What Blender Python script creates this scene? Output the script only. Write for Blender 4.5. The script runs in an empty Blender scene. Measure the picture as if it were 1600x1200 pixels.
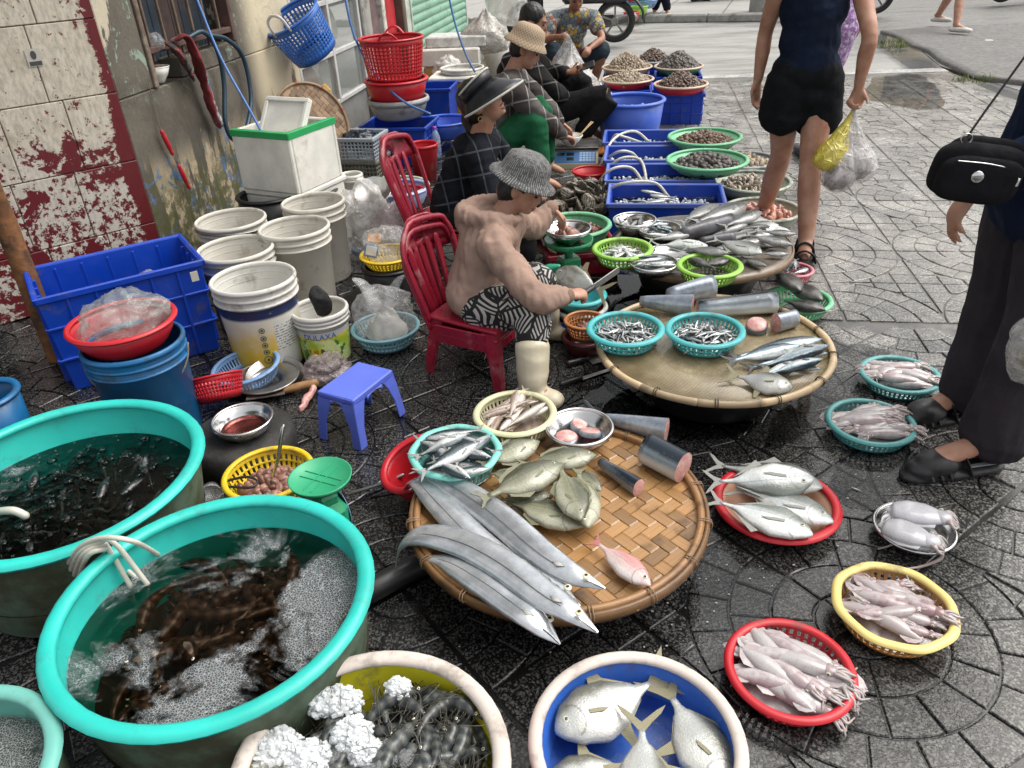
import bpy, bmesh, math, random
from mathutils import Vector, Matrix, Euler, noise
random.seed(7)
SC = bpy.context.scene
C = SC.collection
PI = math.pi
# ------------------------------------------------------------------ camera
FP, TH, RL, CH = 1200.0, math.radians(31), math.radians(-3), 1.5
F_ = Vector((0, math.cos(TH), -math.sin(TH)))
R0 = Vector((1, 0, 0)); U0 = R0.cross(F_)
R_ = math.cos(RL) * R0 + math.sin(RL) * U0
U_ = -math.sin(RL) * R0 + math.cos(RL) * U0
cd = bpy.data.cameras.new('camera'); cam = bpy.data.objects.new('camera', cd); C.objects.link(cam)
cd.sensor_width = 36; cd.lens = 36 * FP / 1600; cd.clip_end = 500; cd.clip_start = .05
m = Matrix((R_, U_, -F_)).transposed().to_4x4(); m.translation = (0, 0, CH); cam.matrix_world = m
SC.camera = cam
# ------------------------------------------------------------------ sky, sun, exposure
w = bpy.data.worlds.new('World'); SC.world = w; w.use_nodes = True
wn = w.node_tree; wn.nodes.clear()
SUN_EL, SUN_AZ = math.radians(58), math.radians(75)      # azimuth from +Y towards +X
sky = wn.nodes.new('ShaderNodeTexSky'); sky.sky_type = 'NISHITA'; sky.sun_disc = False
sky.sun_elevation = SUN_EL; sky.sun_rotation = SUN_AZ; sky.air_density = 1.0; sky.dust_density = 4.0
hs = wn.nodes.new('ShaderNodeHueSaturation'); hs.inputs['Saturation'].default_value = .08
bg = wn.nodes.new('ShaderNodeBackground'); bg.inputs[1].default_value = .14
wo = wn.nodes.new('ShaderNodeOutputWorld')
wn.links.new(sky.outputs[0], hs.inputs['Color']); wn.links.new(hs.outputs[0], bg.inputs[0]); wn.links.new(bg.outputs[0], wo.inputs[0])
sd = bpy.data.lights.new('sun', 'SUN'); sd.energy = 1.2; sd.angle = math.radians(60); sd.color = (1, .91, .79)
so = bpy.data.objects.new('sun', sd); C.objects.link(so)
so.rotation_euler = Vector((-math.sin(SUN_AZ) * math.cos(SUN_EL), -math.cos(SUN_AZ) * math.cos(SUN_EL), -math.sin(SUN_EL))).to_track_quat('-Z', 'Y').to_euler()
vs = SC.view_settings; vs.view_transform = 'Standard'; vs.look = 'None'; vs.exposure = 0.85; vs.gamma = 1; vs.use_curve_mapping = False
SC.cycles.max_bounces = 8; SC.cycles.transparent_max_bounces = 24; SC.cycles.use_denoising = True

# ------------------------------------------------------------------ helpers
SCT = bpy.data.scenes.new('workbench'); VLT = SCT.view_layers[0]     # scratch scene for melting shapes together, removed at the end
def ray(px, py): return F_ + R_ * ((px - 800) / FP) - U_ * ((py - 600) / FP)
def at(px, py, z=0.0):
    d = ray(px, py); t = (z - CH) / d.z; return Vector((0, 0, CH)) + d * t
def atY(px, py, Y):
    d = ray(px, py); return Vector((0, 0, CH)) + d * (Y / d.y)

def mesh(name, vf, m=None, par=None, loc=None, rot=None, smooth=True, sc=None):
    v, f = vf
    me = bpy.data.meshes.new(name); me.from_pydata([tuple(p) for p in v], [], f)
    if smooth: me.shade_smooth()
    if m: me.materials.append(m)
    return link(name, me, par, loc, rot, sc)
def link(name, me, par=None, loc=None, rot=None, sc=None):
    o = bpy.data.objects.new(name, me); C.objects.link(o)
    if par: o.parent = par
    if loc is not None: o.location = loc
    if rot is not None: o.rotation_euler = rot
    if sc is not None: o.scale = sc if hasattr(sc, '__len__') else (sc, sc, sc)
    return o
def tag(o, label=None, cat=None, group=None, kind=None):
    if label: o['label'] = label
    if cat: o['category'] = cat
    if group: o['group'] = group
    if kind: o['kind'] = kind
    return o
def thing(name, label, cat, loc=(0, 0, 0), rot=(0, 0, 0), group=None):
    o = bpy.data.objects.new(name, None); C.objects.link(o); o.location = loc
    o.rotation_euler = rot if hasattr(rot, '__len__') else (0, 0, rot)
    o.empty_display_size = .05
    return tag(o, label, cat, group)
def dup(o, par=None, kids=None):
    c = o.copy(); C.objects.link(c); c.parent = par
    for ch in (KIDS.get(o.name, []) if kids is None else kids): dup(ch, c)
    return c
KIDS = {}
def remember(o, *kids): KIDS[o.name] = list(kids); return o
def autosm(o, a=40):
    me = o.data
    try: me.set_sharp_from_angle(angle=math.radians(a))
    except Exception: pass
    return o
def solid(o, t, off=0):
    md = o.modifiers.new('s', 'SOLIDIFY'); md.thickness = t; md.offset = off; return o
def bevel(o, wd, seg=2):
    md = o.modifiers.new('b', 'BEVEL'); md.width = wd; md.segments = seg; md.limit_method = 'ANGLE'; md.angle_limit = math.radians(40); return o

def lathe(prof, n=32, ell=(1, 1)):
    v, f = [], []; k = len(prof)
    for i in range(n):
        a = 2 * PI * i / n; c, s = math.cos(a), math.sin(a)
        for r, z in prof: v.append((r * c * ell[0], r * s * ell[1], z))
    for i in range(n):
        j = (i + 1) % n
        for q in range(k - 1):
            f.append((i * k + q, j * k + q, j * k + q + 1, i * k + q + 1))
    return v, f
def xf(vf, M): return [M @ Vector(p) for p in vf[0]], vf[1]
def mv(vf, x=0, y=0, z=0): return [(p[0] + x, p[1] + y, p[2] + z) for p in vf[0]], vf[1]
def join(*parts):
    v, f = [], []
    for a, b in parts:
        o = len(v); v += [tuple(p) for p in a]; f += [tuple(i + o for i in q) for q in b]
    return v, f
def rbox(x0, x1, y0, y1, z0, z1, b=.004):
    cx, cy, cz = (x0 + x1) / 2, (y0 + y1) / 2, (z0 + z1) / 2; hx, hy, hz = abs(x1 - x0) / 2, abs(y1 - y0) / 2, abs(z1 - z0) / 2
    b = min(b, hx * .49, hy * .49, hz * .49); v = []; idx = {}
    for sx in (-1, 1):
        for sy in (-1, 1):
            for sz in (-1, 1):
                for ax in range(3):
                    d = [hx - b, hy - b, hz - b]; d[ax] += b
                    idx[(sx, sy, sz, ax)] = len(v); v.append((cx + sx * d[0], cy + sy * d[1], cz + sz * d[2]))
    f = []
    for ax in range(3):
        for s in (-1, 1):
            o = [k for k in range(3) if k != ax]; q = []
            for a_, b_ in ((-1, -1), (1, -1), (1, 1), (-1, 1)):
                t = [0, 0, 0]; t[ax] = s; t[o[0]] = a_; t[o[1]] = b_; q.append(idx[(*t, ax)])
            if (s > 0) == (ax == 1): q.reverse()
            f.append(tuple(q))
    for ax in range(3):
        o = [k for k in range(3) if k != ax]
        for a_ in (-1, 1):
            for b_ in (-1, 1):
                q = []
                for s, w_ in ((-1, o[0]), (1, o[0]), (1, o[1]), (-1, o[1])):
                    t = [0, 0, 0]; t[ax] = s; t[o[0]] = a_; t[o[1]] = b_; q.append(idx[(*t, w_)])
                f.append(tuple(q))
    for sx in (-1, 1):
        for sy in (-1, 1):
            for sz in (-1, 1): f.append((idx[(sx, sy, sz, 0)], idx[(sx, sy, sz, 1)], idx[(sx, sy, sz, 2)]))
    return v, f
def catm(pts, k=4):
    P = [Vector(p) for p in pts]
    if len(P) < 3: return P
    Q = [P[0] * 2 - P[1]] + P + [P[-1] * 2 - P[-2]]; out = []
    for i in range(1, len(Q) - 2):
        for j in range(k):
            t = j / k; a, b, c, d = Q[i - 1], Q[i], Q[i + 1], Q[i + 2]
            out.append(.5 * ((2 * b) + (c - a) * t + (2 * a - 5 * b + 4 * c - d) * t * t + (3 * b - a - 3 * c + d) * t ** 3))
    out.append(P[-1]); return out
def lerpl(rs, t):
    if not hasattr(rs, '__len__'): return rs
    x = t * (len(rs) - 1); i = min(int(x), len(rs) - 2); return rs[i] + (rs[i + 1] - rs[i]) * (x - i)
def tube(pts, r, n=8, k=4, flat=1.0, caps=True, up=None):
    """swept tube along a smooth path; r a radius or list; flat squashes the section along its second axis"""
    P = catm(pts, k) if k > 1 else [Vector(p) for p in pts]
    L = len(P); v, f = [], []; T = []
    for i in range(L): T.append((P[min(i + 1, L - 1)] - P[max(i - 1, 0)]).normalized())
    u = Vector(up) if up else (Vector((0, 0, 1)) if abs(T[0].z) < .9 else Vector((1, 0, 0)))
    u = (u - T[0] * u.dot(T[0])).normalized()
    rings = []
    def ring(c, t, rr):
        nonlocal u
        u = (u - t * u.dot(t)); u = u.normalized() if u.length > 1e-6 else t.orthogonal().normalized(); b = t.cross(u); s = len(v)
        for j in range(n):
            a = 2 * PI * j / n; v.append(c + b * (math.cos(a) * rr) + u * (math.sin(a) * rr * flat))
        rings.append(s)
    r0, r1 = lerpl(r, 0), lerpl(r, 1)
    if caps: ring(P[0] - T[0] * r0 * .8, T[0], r0 * .35); ring(P[0] - T[0] * r0 * .45, T[0], r0 * .8)
    for i in range(L): ring(P[i], T[i], lerpl(r, i / (L - 1)))
    if caps: ring(P[-1] + T[-1] * r1 * .45, T[-1], r1 * .8); ring(P[-1] + T[-1] * r1 * .8, T[-1], r1 * .35)
    for a, b in zip(rings, rings[1:]):
        for j in range(n): f.append((a + j, a + (j + 1) % n, b + (j + 1) % n, b + j))
    f.append(tuple(rings[0] + j for j in reversed(range(n)))); f.append(tuple(rings[-1] + j for j in range(n)))
    return v, f
def ball(c=(0, 0, 0), r=(1, 1, 1), n=12, m=8, R=None):
    if not hasattr(r, '__len__'): r = (r, r, r)
    v, f = [], []
    for i in range(m + 1):
        a = PI * i / m
        for j in range(n):
            b = 2 * PI * j / n; p = Vector((r[0] * math.sin(a) * math.cos(b), r[1] * math.sin(a) * math.sin(b), r[2] * math.cos(a)))
            if R: p = R @ p
            v.append(p + Vector(c))
    for i in range(m):
        for j in range(n): f.append((i * n + j, (i + 1) * n + j, (i + 1) * n + (j + 1) % n, i * n + (j + 1) % n))
    return v, f
def slab(poly, th, y=0.0):
    """flat outline in the xz plane given a thickness in y, thinning to its outer edge"""
    n = len(poly); v = [(x, y - th / 2, z) for x, z in poly] + [(x, y + th / 2, z) for x, z in poly]
    f = [tuple(range(n)), tuple(range(2 * n - 1, n - 1, -1))] + [(i, i + n, (i + 1) % n + n, (i + 1) % n) for i in range(n)]
    return v, f
def wob(vf, amp, fr, seed=0, ax=(1, 1, 1)):
    o = []
    for p in vf[0]:
        p = Vector(p); q = Vector((p.x * fr + seed, p.y * fr, p.z * fr)); d = noise.noise_vector(q)
        o.append(p + Vector((d.x * ax[0], d.y * ax[1], d.z * ax[2])) * amp)
    return o, vf[1]

# ------------------------------------------------------------------ materials
class NT:
    def __init__(s, name):
        s.m = bpy.data.materials.new(name); s.m.use_nodes = True; s.t = s.m.node_tree; s.n = s.t.nodes; s.n.clear()
        s.out = s.n.new('ShaderNodeOutputMaterial'); s.b = s.n.new('ShaderNodeBsdfPrincipled'); s.l(s.b.outputs[0], s.out.inputs[0])
        s._tc = None; s._g = None
    def l(s, a, b): s.t.links.new(a, b)
    def set(s, node, i, v):
        if v is None: return
        if hasattr(v, 'is_output') or isinstance(v, bpy.types.NodeSocket): s.l(v, node.inputs[i])
        else:
            if hasattr(v, '__len__') and len(v) == 3 and len(getattr(node.inputs[i], 'default_value', (0, 0, 0))) == 4: v = (*v, 1)
            node.inputs[i].default_value = v
    def obj(s):
        if not s._tc: s._tc = s.n.new('ShaderNodeTexCoord')
        return s._tc.outputs['Object']
    def pos(s):
        if not s._g: s._g = s.n.new('ShaderNodeNewGeometry')
        return s._g.outputs['Position']
    def noise(s, vec, scale, det=4, rough=.55, dist=0):
        t = s.n.new('ShaderNodeTexNoise'); s.set(t, 'Vector', vec); t.inputs['Scale'].default_value = scale
        t.inputs['Detail'].default_value = det; t.inputs['Roughness'].default_value = rough; t.inputs['Distortion'].default_value = dist
        return t.outputs[0]
    def vor(s, vec, scale, feat='F1', out=0, rnd=1):
        t = s.n.new('ShaderNodeTexVoronoi'); t.feature = feat; s.set(t, 'Vector', vec); t.inputs['Scale'].default_value = scale
        t.inputs['Randomness'].default_value = rnd; return t.outputs[out]
    def wave(s, vec, scale, dist=0, dirn='X', prof='SIN'):
        t = s.n.new('ShaderNodeTexWave'); t.bands_direction = dirn; t.wave_profile = prof; s.set(t, 'Vector', vec)
        t.inputs['Scale'].default_value = scale; t.inputs['Distortion'].default_value = dist; return t.outputs[1]
    def math(s, op, a, b=None, c=None, clamp=False):
        t = s.n.new('ShaderNodeMath'); t.operation = op; t.use_clamp = clamp; s.set(t, 0, a); s.set(t, 1, b); s.set(t, 2, c); return t.outputs[0]
    def ramp(s, fac, lo, hi, a=0.0, b=1.0):
        t = s.n.new('ShaderNodeMapRange'); t.interpolation_type = 'SMOOTHSTEP'; s.set(t, 0, fac)
        for i, x in ((1, lo), (2, hi), (3, a), (4, b)): t.inputs[i].default_value = x
        return t.outputs[0]
    def mix(s, fac, a, b, mode='MIX'):
        t = s.n.new('ShaderNodeMix'); t.data_type = 'RGBA'; t.blend_type = mode; s.set(t, 0, fac); s.set(t, 6, a); s.set(t, 7, b); return t.outputs[2]
    def sep(s, vec):
        t = s.n.new('ShaderNodeSeparateXYZ'); s.set(t, 0, vec); return t.outputs
    def comb(s, x, y, z):
        t = s.n.new('ShaderNodeCombineXYZ'); s.set(t, 0, x); s.set(t, 1, y); s.set(t, 2, z); return t.outputs[0]
    def mapping(s, vec, rot=(0, 0, 0), sc=(1, 1, 1), loc=(0, 0, 0)):
        t = s.n.new('ShaderNodeMapping'); s.set(t, 0, vec); t.inputs[1].default_value = loc; t.inputs[2].default_value = rot; t.inputs[3].default_value = sc; return t.outputs[0]
    def rnd(s):
        t = s.n.new('ShaderNodeObjectInfo'); return t.outputs['Random']
    def bump(s, h, st=.3, dist=.01):
        t = s.n.new('ShaderNodeBump'); s.set(t, 'Height', h); t.inputs['Strength'].default_value = st; t.inputs['Distance'].default_value = dist
        s.l(t.outputs[0], s.b.inputs['Normal']); return t
    def P(s, **k):
        nm = dict(col='Base Color', rough='Roughness', metal='Metallic', spec='Specular IOR Level', coat='Coat Weight', alpha='Alpha', trans='Transmission Weight', sss='Subsurface Weight', ior='IOR', sheen='Sheen Weight')
        for a, v in k.items(): s.set(s.b, nm[a], v)
        return s.m
MC = {}
def pm(name, col, rough=.45, var=.15, vs=6, bump=0.0, bs=80, metal=0, dirt=0.0, dcol=(.06, .05, .04), ds=4, coat=0, rnd=0.0, sss=0, spec=.5, det=5):
    """everyday surface: base colour with soft mottling, optional grime in patches of its own, fine relief"""
    if name in MC: return MC[name]
    s = NT(name); o = s.obj()
    n = s.noise(o, vs, det); v = s.ramp(n, .3, .7, 1 - var, 1 + var * .6)
    if rnd: v = s.math('MULTIPLY', v, s.ramp(s.rnd(), 0, 1, 1 - rnd, 1 + rnd))
    c = s.mix(1, (*col, 1), s.comb(v, v, v), 'MULTIPLY')
    r = s.ramp(s.noise(o, vs * 3, 3), .3, .7, rough * .8, min(1, rough * 1.25))
    if dirt:
        dm = s.ramp(s.noise(o, ds, 7, .68), .62 - dirt * .35, .74 - dirt * .2, 0, min(1, .45 + dirt))
        c = s.mix(dm, c, (*dcol, 1)); r = s.mix(dm, s.comb(r, r, r), (.7, .7, .7)); r = s.sep(r)[0]
    if bump: s.bump(s.noise(o, bs, 4), bump, .004)
    if sss: s.b.inputs['Subsurface Radius'].default_value = (.02, .008, .005); s.b.inputs['Subsurface Scale'].default_value = .4
    MC[name] = s.P(col=c, rough=r, metal=float(metal), coat=float(coat), sss=float(sss), spec=float(spec)); return MC[name]
# ------------------------------------------------------------------ ground
UD = Vector((math.cos(math.radians(80)), math.sin(math.radians(80)), 0)); VD = Vector((UD.y, -UD.x, 0))
def terrazzo(name, chip=True):
    s = NT(name); p = s.pos(); x, y, z = s.sep(p)[0:3]
    big = s.noise(p, 1.1, 5, .6); mid = s.noise(p, 4.5, 5, .6)
    d = s.math('ADD', s.math('MULTIPLY_ADD', y, .10, x), s.math('MULTIPLY_ADD', big, 1.2, -.6))
    dry = s.ramp(d, .60, 2.0); dry = s.math('MULTIPLY', dry, s.ramp(mid, .25, .6, .5, 1), clamp=True)
    pale = s.ramp(s.math('ADD', s.math('MULTIPLY_ADD', x, .8, y), s.math('MULTIPLY_ADD', mid, 1.2, -.6)), 3.3, 5.2)      # farther out and to the right the paving colour turns paler
    base = s.mix(dry, (.010, .010, .011, 1), (.056, .055, .053, 1)); base = s.mix(s.math('MULTIPLY', pale, dry), base, (.19, .18, .165, 1))
    base = s.mix(s.ramp(s.noise(p, 14, 5, .7), .45, .7, 0, .55), base, s.mix(dry, (.008, .008, .008, 1), (.034, .032, .028, 1)))
    if chip:
        cd = s.vor(p, 120, 'F1', 1); cr = s.sep(cd)[0]; ds = s.vor(p, 120, 'F1', 0)
        mk = s.math('MULTIPLY', s.ramp(cr, .52, .54), s.ramp(ds, .40, .46, 1, 0))
        cd2 = s.vor(p, 240, 'F1', 1); mk2 = s.math('MULTIPLY', s.ramp(s.sep(cd2)[1], .66, .68), .6)
        mk = s.math('MAXIMUM', mk, mk2)
        ch = s.mix(dry, (.095, .095, .09, 1), (.36, .35, .32, 1)); ch = s.mix(s.math('MULTIPLY', pale, dry), ch, (.40, .385, .35, 1))
        base = s.mix(s.math('MULTIPLY', mk, .85), base, ch)
    tv = s.ramp(s.sep(s.vor(p, 5.5, 'F1', 1))[0], 0, 1, .72, 1.15); base = s.mix(1, base, s.comb(tv, tv, tv), 'MULTIPLY')
    rg = s.ramp(dry, 0, 1, .11, .21); rg = s.math('ADD', rg, s.ramp(mid, .3, .7, -.07, .12))
    s.bump(s.math('ADD', s.noise(p, 90, 5), s.math('MULTIPLY', s.noise(p, 320, 2), .5)), .22, .004)
    return s.P(col=base, rough=rg, spec=.5)
M_TER = terrazzo('terrazzo'); M_GROUT = terrazzo('grout', False)
nb = M_GROUT.node_tree
grd = mesh('pavement', ([(-6, -3, -.0055), (4.45, -3, -.0055), (4.45, 7, -.0055), (4.6, 8.35, -.0055), (-.2, 8.95, -.0055), (-6, 9.5, -.0055)], [(0, 1, 2, 3, 4, 5)]), M_GROUT, smooth=False)
tag(grd, kind='structure')

SL = .405; GAP = .0048
def brick_polys():
    """outlines of the bricks cast in one slab: rings about one corner, squares in the opposite corner"""
    out = []; b = .012 / SL / 2; g = GAP / SL / 2; nr = (1, 2, 4, 5)
    for k in range(4):
        r0, r1 = k / 4 + g, (k + 1) / 4 - g; n = nr[k]
        for q in range(n):
            a0, a1 = PI / 2 * q / n, PI / 2 * (q + 1) / n; rm = (r0 + r1) / 2
            e0 = (b if q == 0 else g) / max(rm, .1); e1 = (b if q == n - 1 else g) / max(rm, .1); a0 += e0; a1 -= e1
            st = 4 if n < 4 else 3
            P = [(r1 * math.cos(a0 + (a1 - a0) * i / st), r1 * math.sin(a0 + (a1 - a0) * i / st)) for i in range(st + 1)]
            if k == 0: P.append((b * 1.3, b * 1.3))
            else: P += [(r0 * math.cos(a1 - (a1 - a0) * i / st), r0 * math.sin(a1 - (a1 - a0) * i / st)) for i in range(st + 1)]
            out.append([(x * SL, y * SL) for x, y in P])
    for i in range(4):
        for j in range(4):
            x0, x1, y0, y1 = i / 4 + g, (i + 1) / 4 - (b if i == 3 else g), j / 4 + g, (j + 1) / 4 - (b if j == 3 else g)
            if i == 0: x0 += b - g
            if j == 0: y0 += b - g
            if math.hypot(x1, y1) < 1.06: continue
            P = []
            for (ax, ay), (bx, by) in zip(((x0, y0), (x1, y0), (x1, y1), (x0, y1)), ((x1, y0), (x1, y1), (x0, y1), (x0, y0))):
                for q in range(4): P.append((ax + (bx - ax) * q / 4, ay + (by - ay) * q / 4))
            R = 1 + g; Q = []
            for x, y in P:
                r = math.hypot(x, y)
                if r < R: x, y = x * R / r, y * R / r
                x, y = min(max(x, x0), x1), min(max(y, y0), y1)
                if not Q or math.hypot(x - Q[-1][0], y - Q[-1][1]) > .012: Q.append((x, y))
            # drop collinear points to stay cheap
            K = []
            for q in range(len(Q)):
                a, c_, d_ = Q[q - 1], Q[q], Q[(q + 1) % len(Q)]
                if abs((c_[0] - a[0]) * (d_[1] - c_[1]) - (c_[1] - a[1]) * (d_[0] - c_[0])) > 1e-5: K.append(c_)
            if len(K) >= 3: out.append([(x * SL, y * SL) for x, y in K])
    return out
def brick_mesh(P):
    cx = sum(p[0] for p in P) / len(P); cy = sum(p[1] for p in P) / len(P); n = len(P)
    v = [(x, y, -.008) for x, y in P] + [(x, y, -.0022) for x, y in P]
    for x, y in P:
        d = math.hypot(x - cx, y - cy); k = max(.3, 1 - .0038 / max(d, .01)); v.append((cx + (x - cx) * k, cy + (y - cy) * k, 0))
    f = [tuple(range(2 * n, 3 * n))]
    for i in range(n):
        j = (i + 1) % n; f.append((i, j, n + j, n + i)); f.append((n + i, n + j, 2 * n + j, 2 * n + i))
    return (v, f), (cx, cy)
def proj(p):
    v = p - Vector((0, 0, CH)); w_ = v.dot(F_)
    if w_ < .05: return None
    return 800 + FP * v.dot(R_) / w_, 600 - FP * v.dot(U_) / w_
HID = [(0, 620, 330, 940), (60, 765, 585, 1200), (350, 1015, 800, 1200), (826, 1015, 1170, 1200), (1134, 967, 1338, 1133), (1303, 880, 1497, 1020), (1363, 783, 1496, 868),
       (1105, 700, 1318, 850), (1291, 620, 1433, 702), (1344, 551, 1470, 621), (600, 610, 1115, 985), (925, 300, 1306, 638), (0, 300, 560, 600), (640, 220, 880, 640), (1440, 240, 1600, 730),
       (300, 560, 450, 720), (340, 690, 560, 815), (495, 563, 625, 685), (0, 0, 1130, 400), (1170, 0, 1345, 410), (1385, 690, 1535, 760)]
bp = [brick_mesh(P) for P in brick_polys()]
bmesh_data = []
for (vf, c) in bp:
    me = bpy.data.meshes.new('brick'); me.from_pydata(vf[0], [], vf[1]); me.materials.append(M_TER); bmesh_data.append(me)
ULIM = 3.07; cand = []; E1 = Vector((math.cos(math.radians(35)), math.sin(math.radians(35)), 0)); E2 = Vector((-E1.y, E1.x, 0))
def slabs(A, B, o, ok):
    for i in range(-24, 30):
        for j in range(-24, 30):
            ci, cj = i + (i % 2), j + (j % 2)                       # circle centres sit on every other joint crossing
            org = o + A * (ci * SL) + B * (cj * SL); sx = 1 if ci == i else -1; sy = 1 if cj == j else -1
            mid = o + A * ((i + .5) * SL) + B * ((j + .5) * SL)
            if not (-4 < mid.x < 4.5 and -.2 < mid.y < 8.6): continue
            # the slab is turned (never mirrored) so that its ringed corner meets the centre
            if sx > 0 and sy > 0: X, Y = A, B
            elif sx < 0 and sy > 0: X, Y = B, -A
            elif sx < 0: X, Y = -A, -B
            else: X, Y = -B, A
            for k, (vf, c) in enumerate(bp):
                w_ = org + X * c[0] + Y * c[1]
                if w_.x > 4.4 or w_.x < -1.72 + .176 * (w_.y - 3.78) - max(0, 3.78 - w_.y) * 1.15 or not ok(w_): continue
                q = proj(w_)
                if not q or not (-330 < q[0] < 1930 and -20 < q[1] < 1500): continue
                cand.append((k, org, X, Y, w_, q))
slabs(E1, E2, E1 * 1.395 + E2 * .582, lambda w_: w_.dot(UD) < ULIM - .03)
slabs(VD, UD, VD * .896 + UD * (ULIM + .004), lambda w_: ULIM + .01 < w_.dot(UD) < 8.5)
def vis(q): return 0 < q[0] < 1600 and 0 < q[1] < 1200 and not any(a < q[0] < c and b < q[1] < d for a, b, c, d in HID)
order = sorted(range(len(cand)), key=lambda i: -((1e6 if vis(cand[i][5]) else 0) - (cand[i][4] - Vector((0, 0, CH))).length))
SV, SF = [], []
for n_, i in enumerate(order):
    k, org, X, Y, w_, q = cand[i]; dz = random.uniform(-.0016, .0012); tx, ty = random.uniform(-.012, .012), random.uniform(-.012, .012)
    if n_ < 290 and vis(q):
        o = link('brick', bmesh_data[k], grd); o.location = org + Vector((0, 0, dz)); o.rotation_euler = (0, 0, math.atan2(X.y, X.x))
    else:
        vf, c = bp[k]; b0 = len(SV)
        for (x, y, z) in vf[0]: SV.append(org + X * x + Y * y + Vector((0, 0, z + dz + (x - c[0]) * tx + (y - c[1]) * ty)))
        SF += [tuple(a + b0 for a in f_) for f_ in vf[1]]
tag(mesh('paving_bricks', (SV, SF), M_TER, grd, smooth=False), kind='stuff')

# road beyond the pavement, worn concrete turning to asphalt
s = NT('road'); p = s.pos(); x, y, z = s.sep(p)[0:3]; n1 = s.noise(p, .9, 6, .6); n2 = s.noise(p, 60, 4, .7); n3 = s.noise(s.mapping(p, (0, 0, .35), (.5, 2.2, 1)), 1.6, 6, .65)
asp = s.ramp(s.math('ADD', x, s.math('MULTIPLY_ADD', n1, 1.4, -.7)), 4.3, 4.7)
c = s.mix(asp, s.mix(s.ramp(n3, .35, .65), (.20, .195, .185, 1), (.33, .325, .31, 1)), s.mix(s.ramp(n2, .35, .65), (.095, .095, .095, 1), (.24, .235, .225, 1)))
c = s.mix(s.ramp(n3, .62, .74, 0, .6), c, (.07, .068, .065, 1)); s.bump(s.math('ADD', n2, s.math('MULTIPLY', n3, 2)), .4, .01)
M_ROAD = s.P(col=c, rough=s.ramp(n3, .3, .65, .3, .75))
V_, F2 = [], []; nx, ny = 120, 110
for j in range(ny + 1):
    for i in range(nx + 1):
        X_, Y_ = -20 + 50 * i / nx, -6 + 70 * (j / ny) ** 1.6; V_.append((X_, Y_, -.055 + .012 * noise.noise((X_ * .7, Y_ * .7, 3))))
for j in range(ny):
    for i in range(nx):
        a = j * (nx + 1) + i; F2.append((a, a + 1, a + nx + 2, a + nx + 1))
tag(mesh('road', (V_, F2), M_ROAD), kind='structure')
# cracked asphalt lip beside the pavement
M_ASP = pm('broken_asphalt', (.16, .155, .15), .85, .3, 20, .8, 120)
pts = [(1375, 46), (1400, 55), (1425, 68), (1450, 76), (1470, 90), (1500, 102), (1530, 116), (1560, 122), (1620, 128), (1700, 140)]
V_, F2 = [], []
for i, (a, b) in enumerate(pts):
    g = at(a, b); q = g + Vector((3.2, .3 + .1 * i, 0)); jt = noise.noise((i * 3.1, 0, 0)) * .12
    for pt, zz in ((g + Vector((jt, 0, 0)), -.09), (g + Vector((jt + .02, 0, 0)), -.012), (g + Vector((.5, .1, 0)), -.02), (q, -.045)): V_.append((pt.x, pt.y, zz))
for i in range(len(pts) - 1):
    for k in range(3): a = i * 4 + k; F2.append((a, a + 4, a + 5, a + 1))
Vd = mesh('asphalt_edge', (V_, F2), M_ASP); md = Vd.modifiers.new('s', 'SUBSURF'); md.levels = md.render_levels = 2; md.subdivision_type = 'SIMPLE'; tag(Vd, kind='structure')
# far pavement with its kerb
s = NT('far_slabs'); p = s.mapping(s.pos(), (0, 0, .34)); x, y, z = s.sep(p)[0:3]
ln = s.math('MAXIMUM', s.ramp(s.math('FRACT', s.math('DIVIDE', x, 1.05)), .97, .985), s.ramp(s.math('FRACT', s.math('DIVIDE', y, 1.05)), .97, .985))
c = s.mix(s.noise(p, 3, 6), (.26, .255, .24, 1), (.40, .395, .38, 1)); c = s.mix(ln, c, (.1, .1, .1, 1)); M_FAR = s.P(col=c, rough=.55)
M_KERB = pm('kerb_concrete', (.3, .295, .28), .8, .25, 5, .5, 40, dirt=.3)
k0, k1 = Vector((.34, 14.9, 0)), Vector((4.4, 13.45, 0)); kd = (k1 - k0).normalized(); kn = Vector((-kd.y, kd.x, 0)); a0, a1 = k0 - kd * 9, k0 + kd * 4.35
mesh_fp = mesh('far_pavement', ([(*(a0 + kn * .16).xy, .06), (*(a1 + kn * .16).xy, .06), (*(a1 + kn * 14 + kd * 6).xy, .06), (*(a0 + kn * 14).xy, .06)], [(0, 1, 2, 3)]), M_FAR, smooth=False); tag(mesh_fp, kind='structure')
for q in range(13):
    p0, p1 = k0 + kd * (-9 + q * 1.03), k0 + kd * (-9 + q * 1.03 + 1.02)
    vf = rbox(0, 1.02, 0, .16, -.06, .066, .02); o = mesh('kerb_stone', wob(vf, .006, 9, q), M_KERB, mesh_fp, p0, (0, 0, math.atan2(kd.y, kd.x)), smooth=False)
# near lip of the pavement at its far end: low worn concrete ramp
V_, F2 = [], []
for i in range(41):
    t = i / 40; g = Vector((-.2, 8.97, 0)).lerp(Vector((4.62, 8.36, 0)), t); jt = .06 * noise.noise((t * 14, 1, 0))
    for dv, zz in ((-.12, -.004), (-.03, .004 + jt * .1), (.09 + jt, -.005), (.26 + jt * 2, -.07)): V_.append((g.x, g.y + dv, zz))
for i in range(40):
    for k in range(3): a = i * 4 + k; F2.append((a, a + 4, a + 5, a + 1))
tag(mesh('kerb', (V_, F2), pm('wet_kerb', (.42, .42, .41), .3, .35, 7, .4, 30, dirt=.25)), kind='structure')
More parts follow.
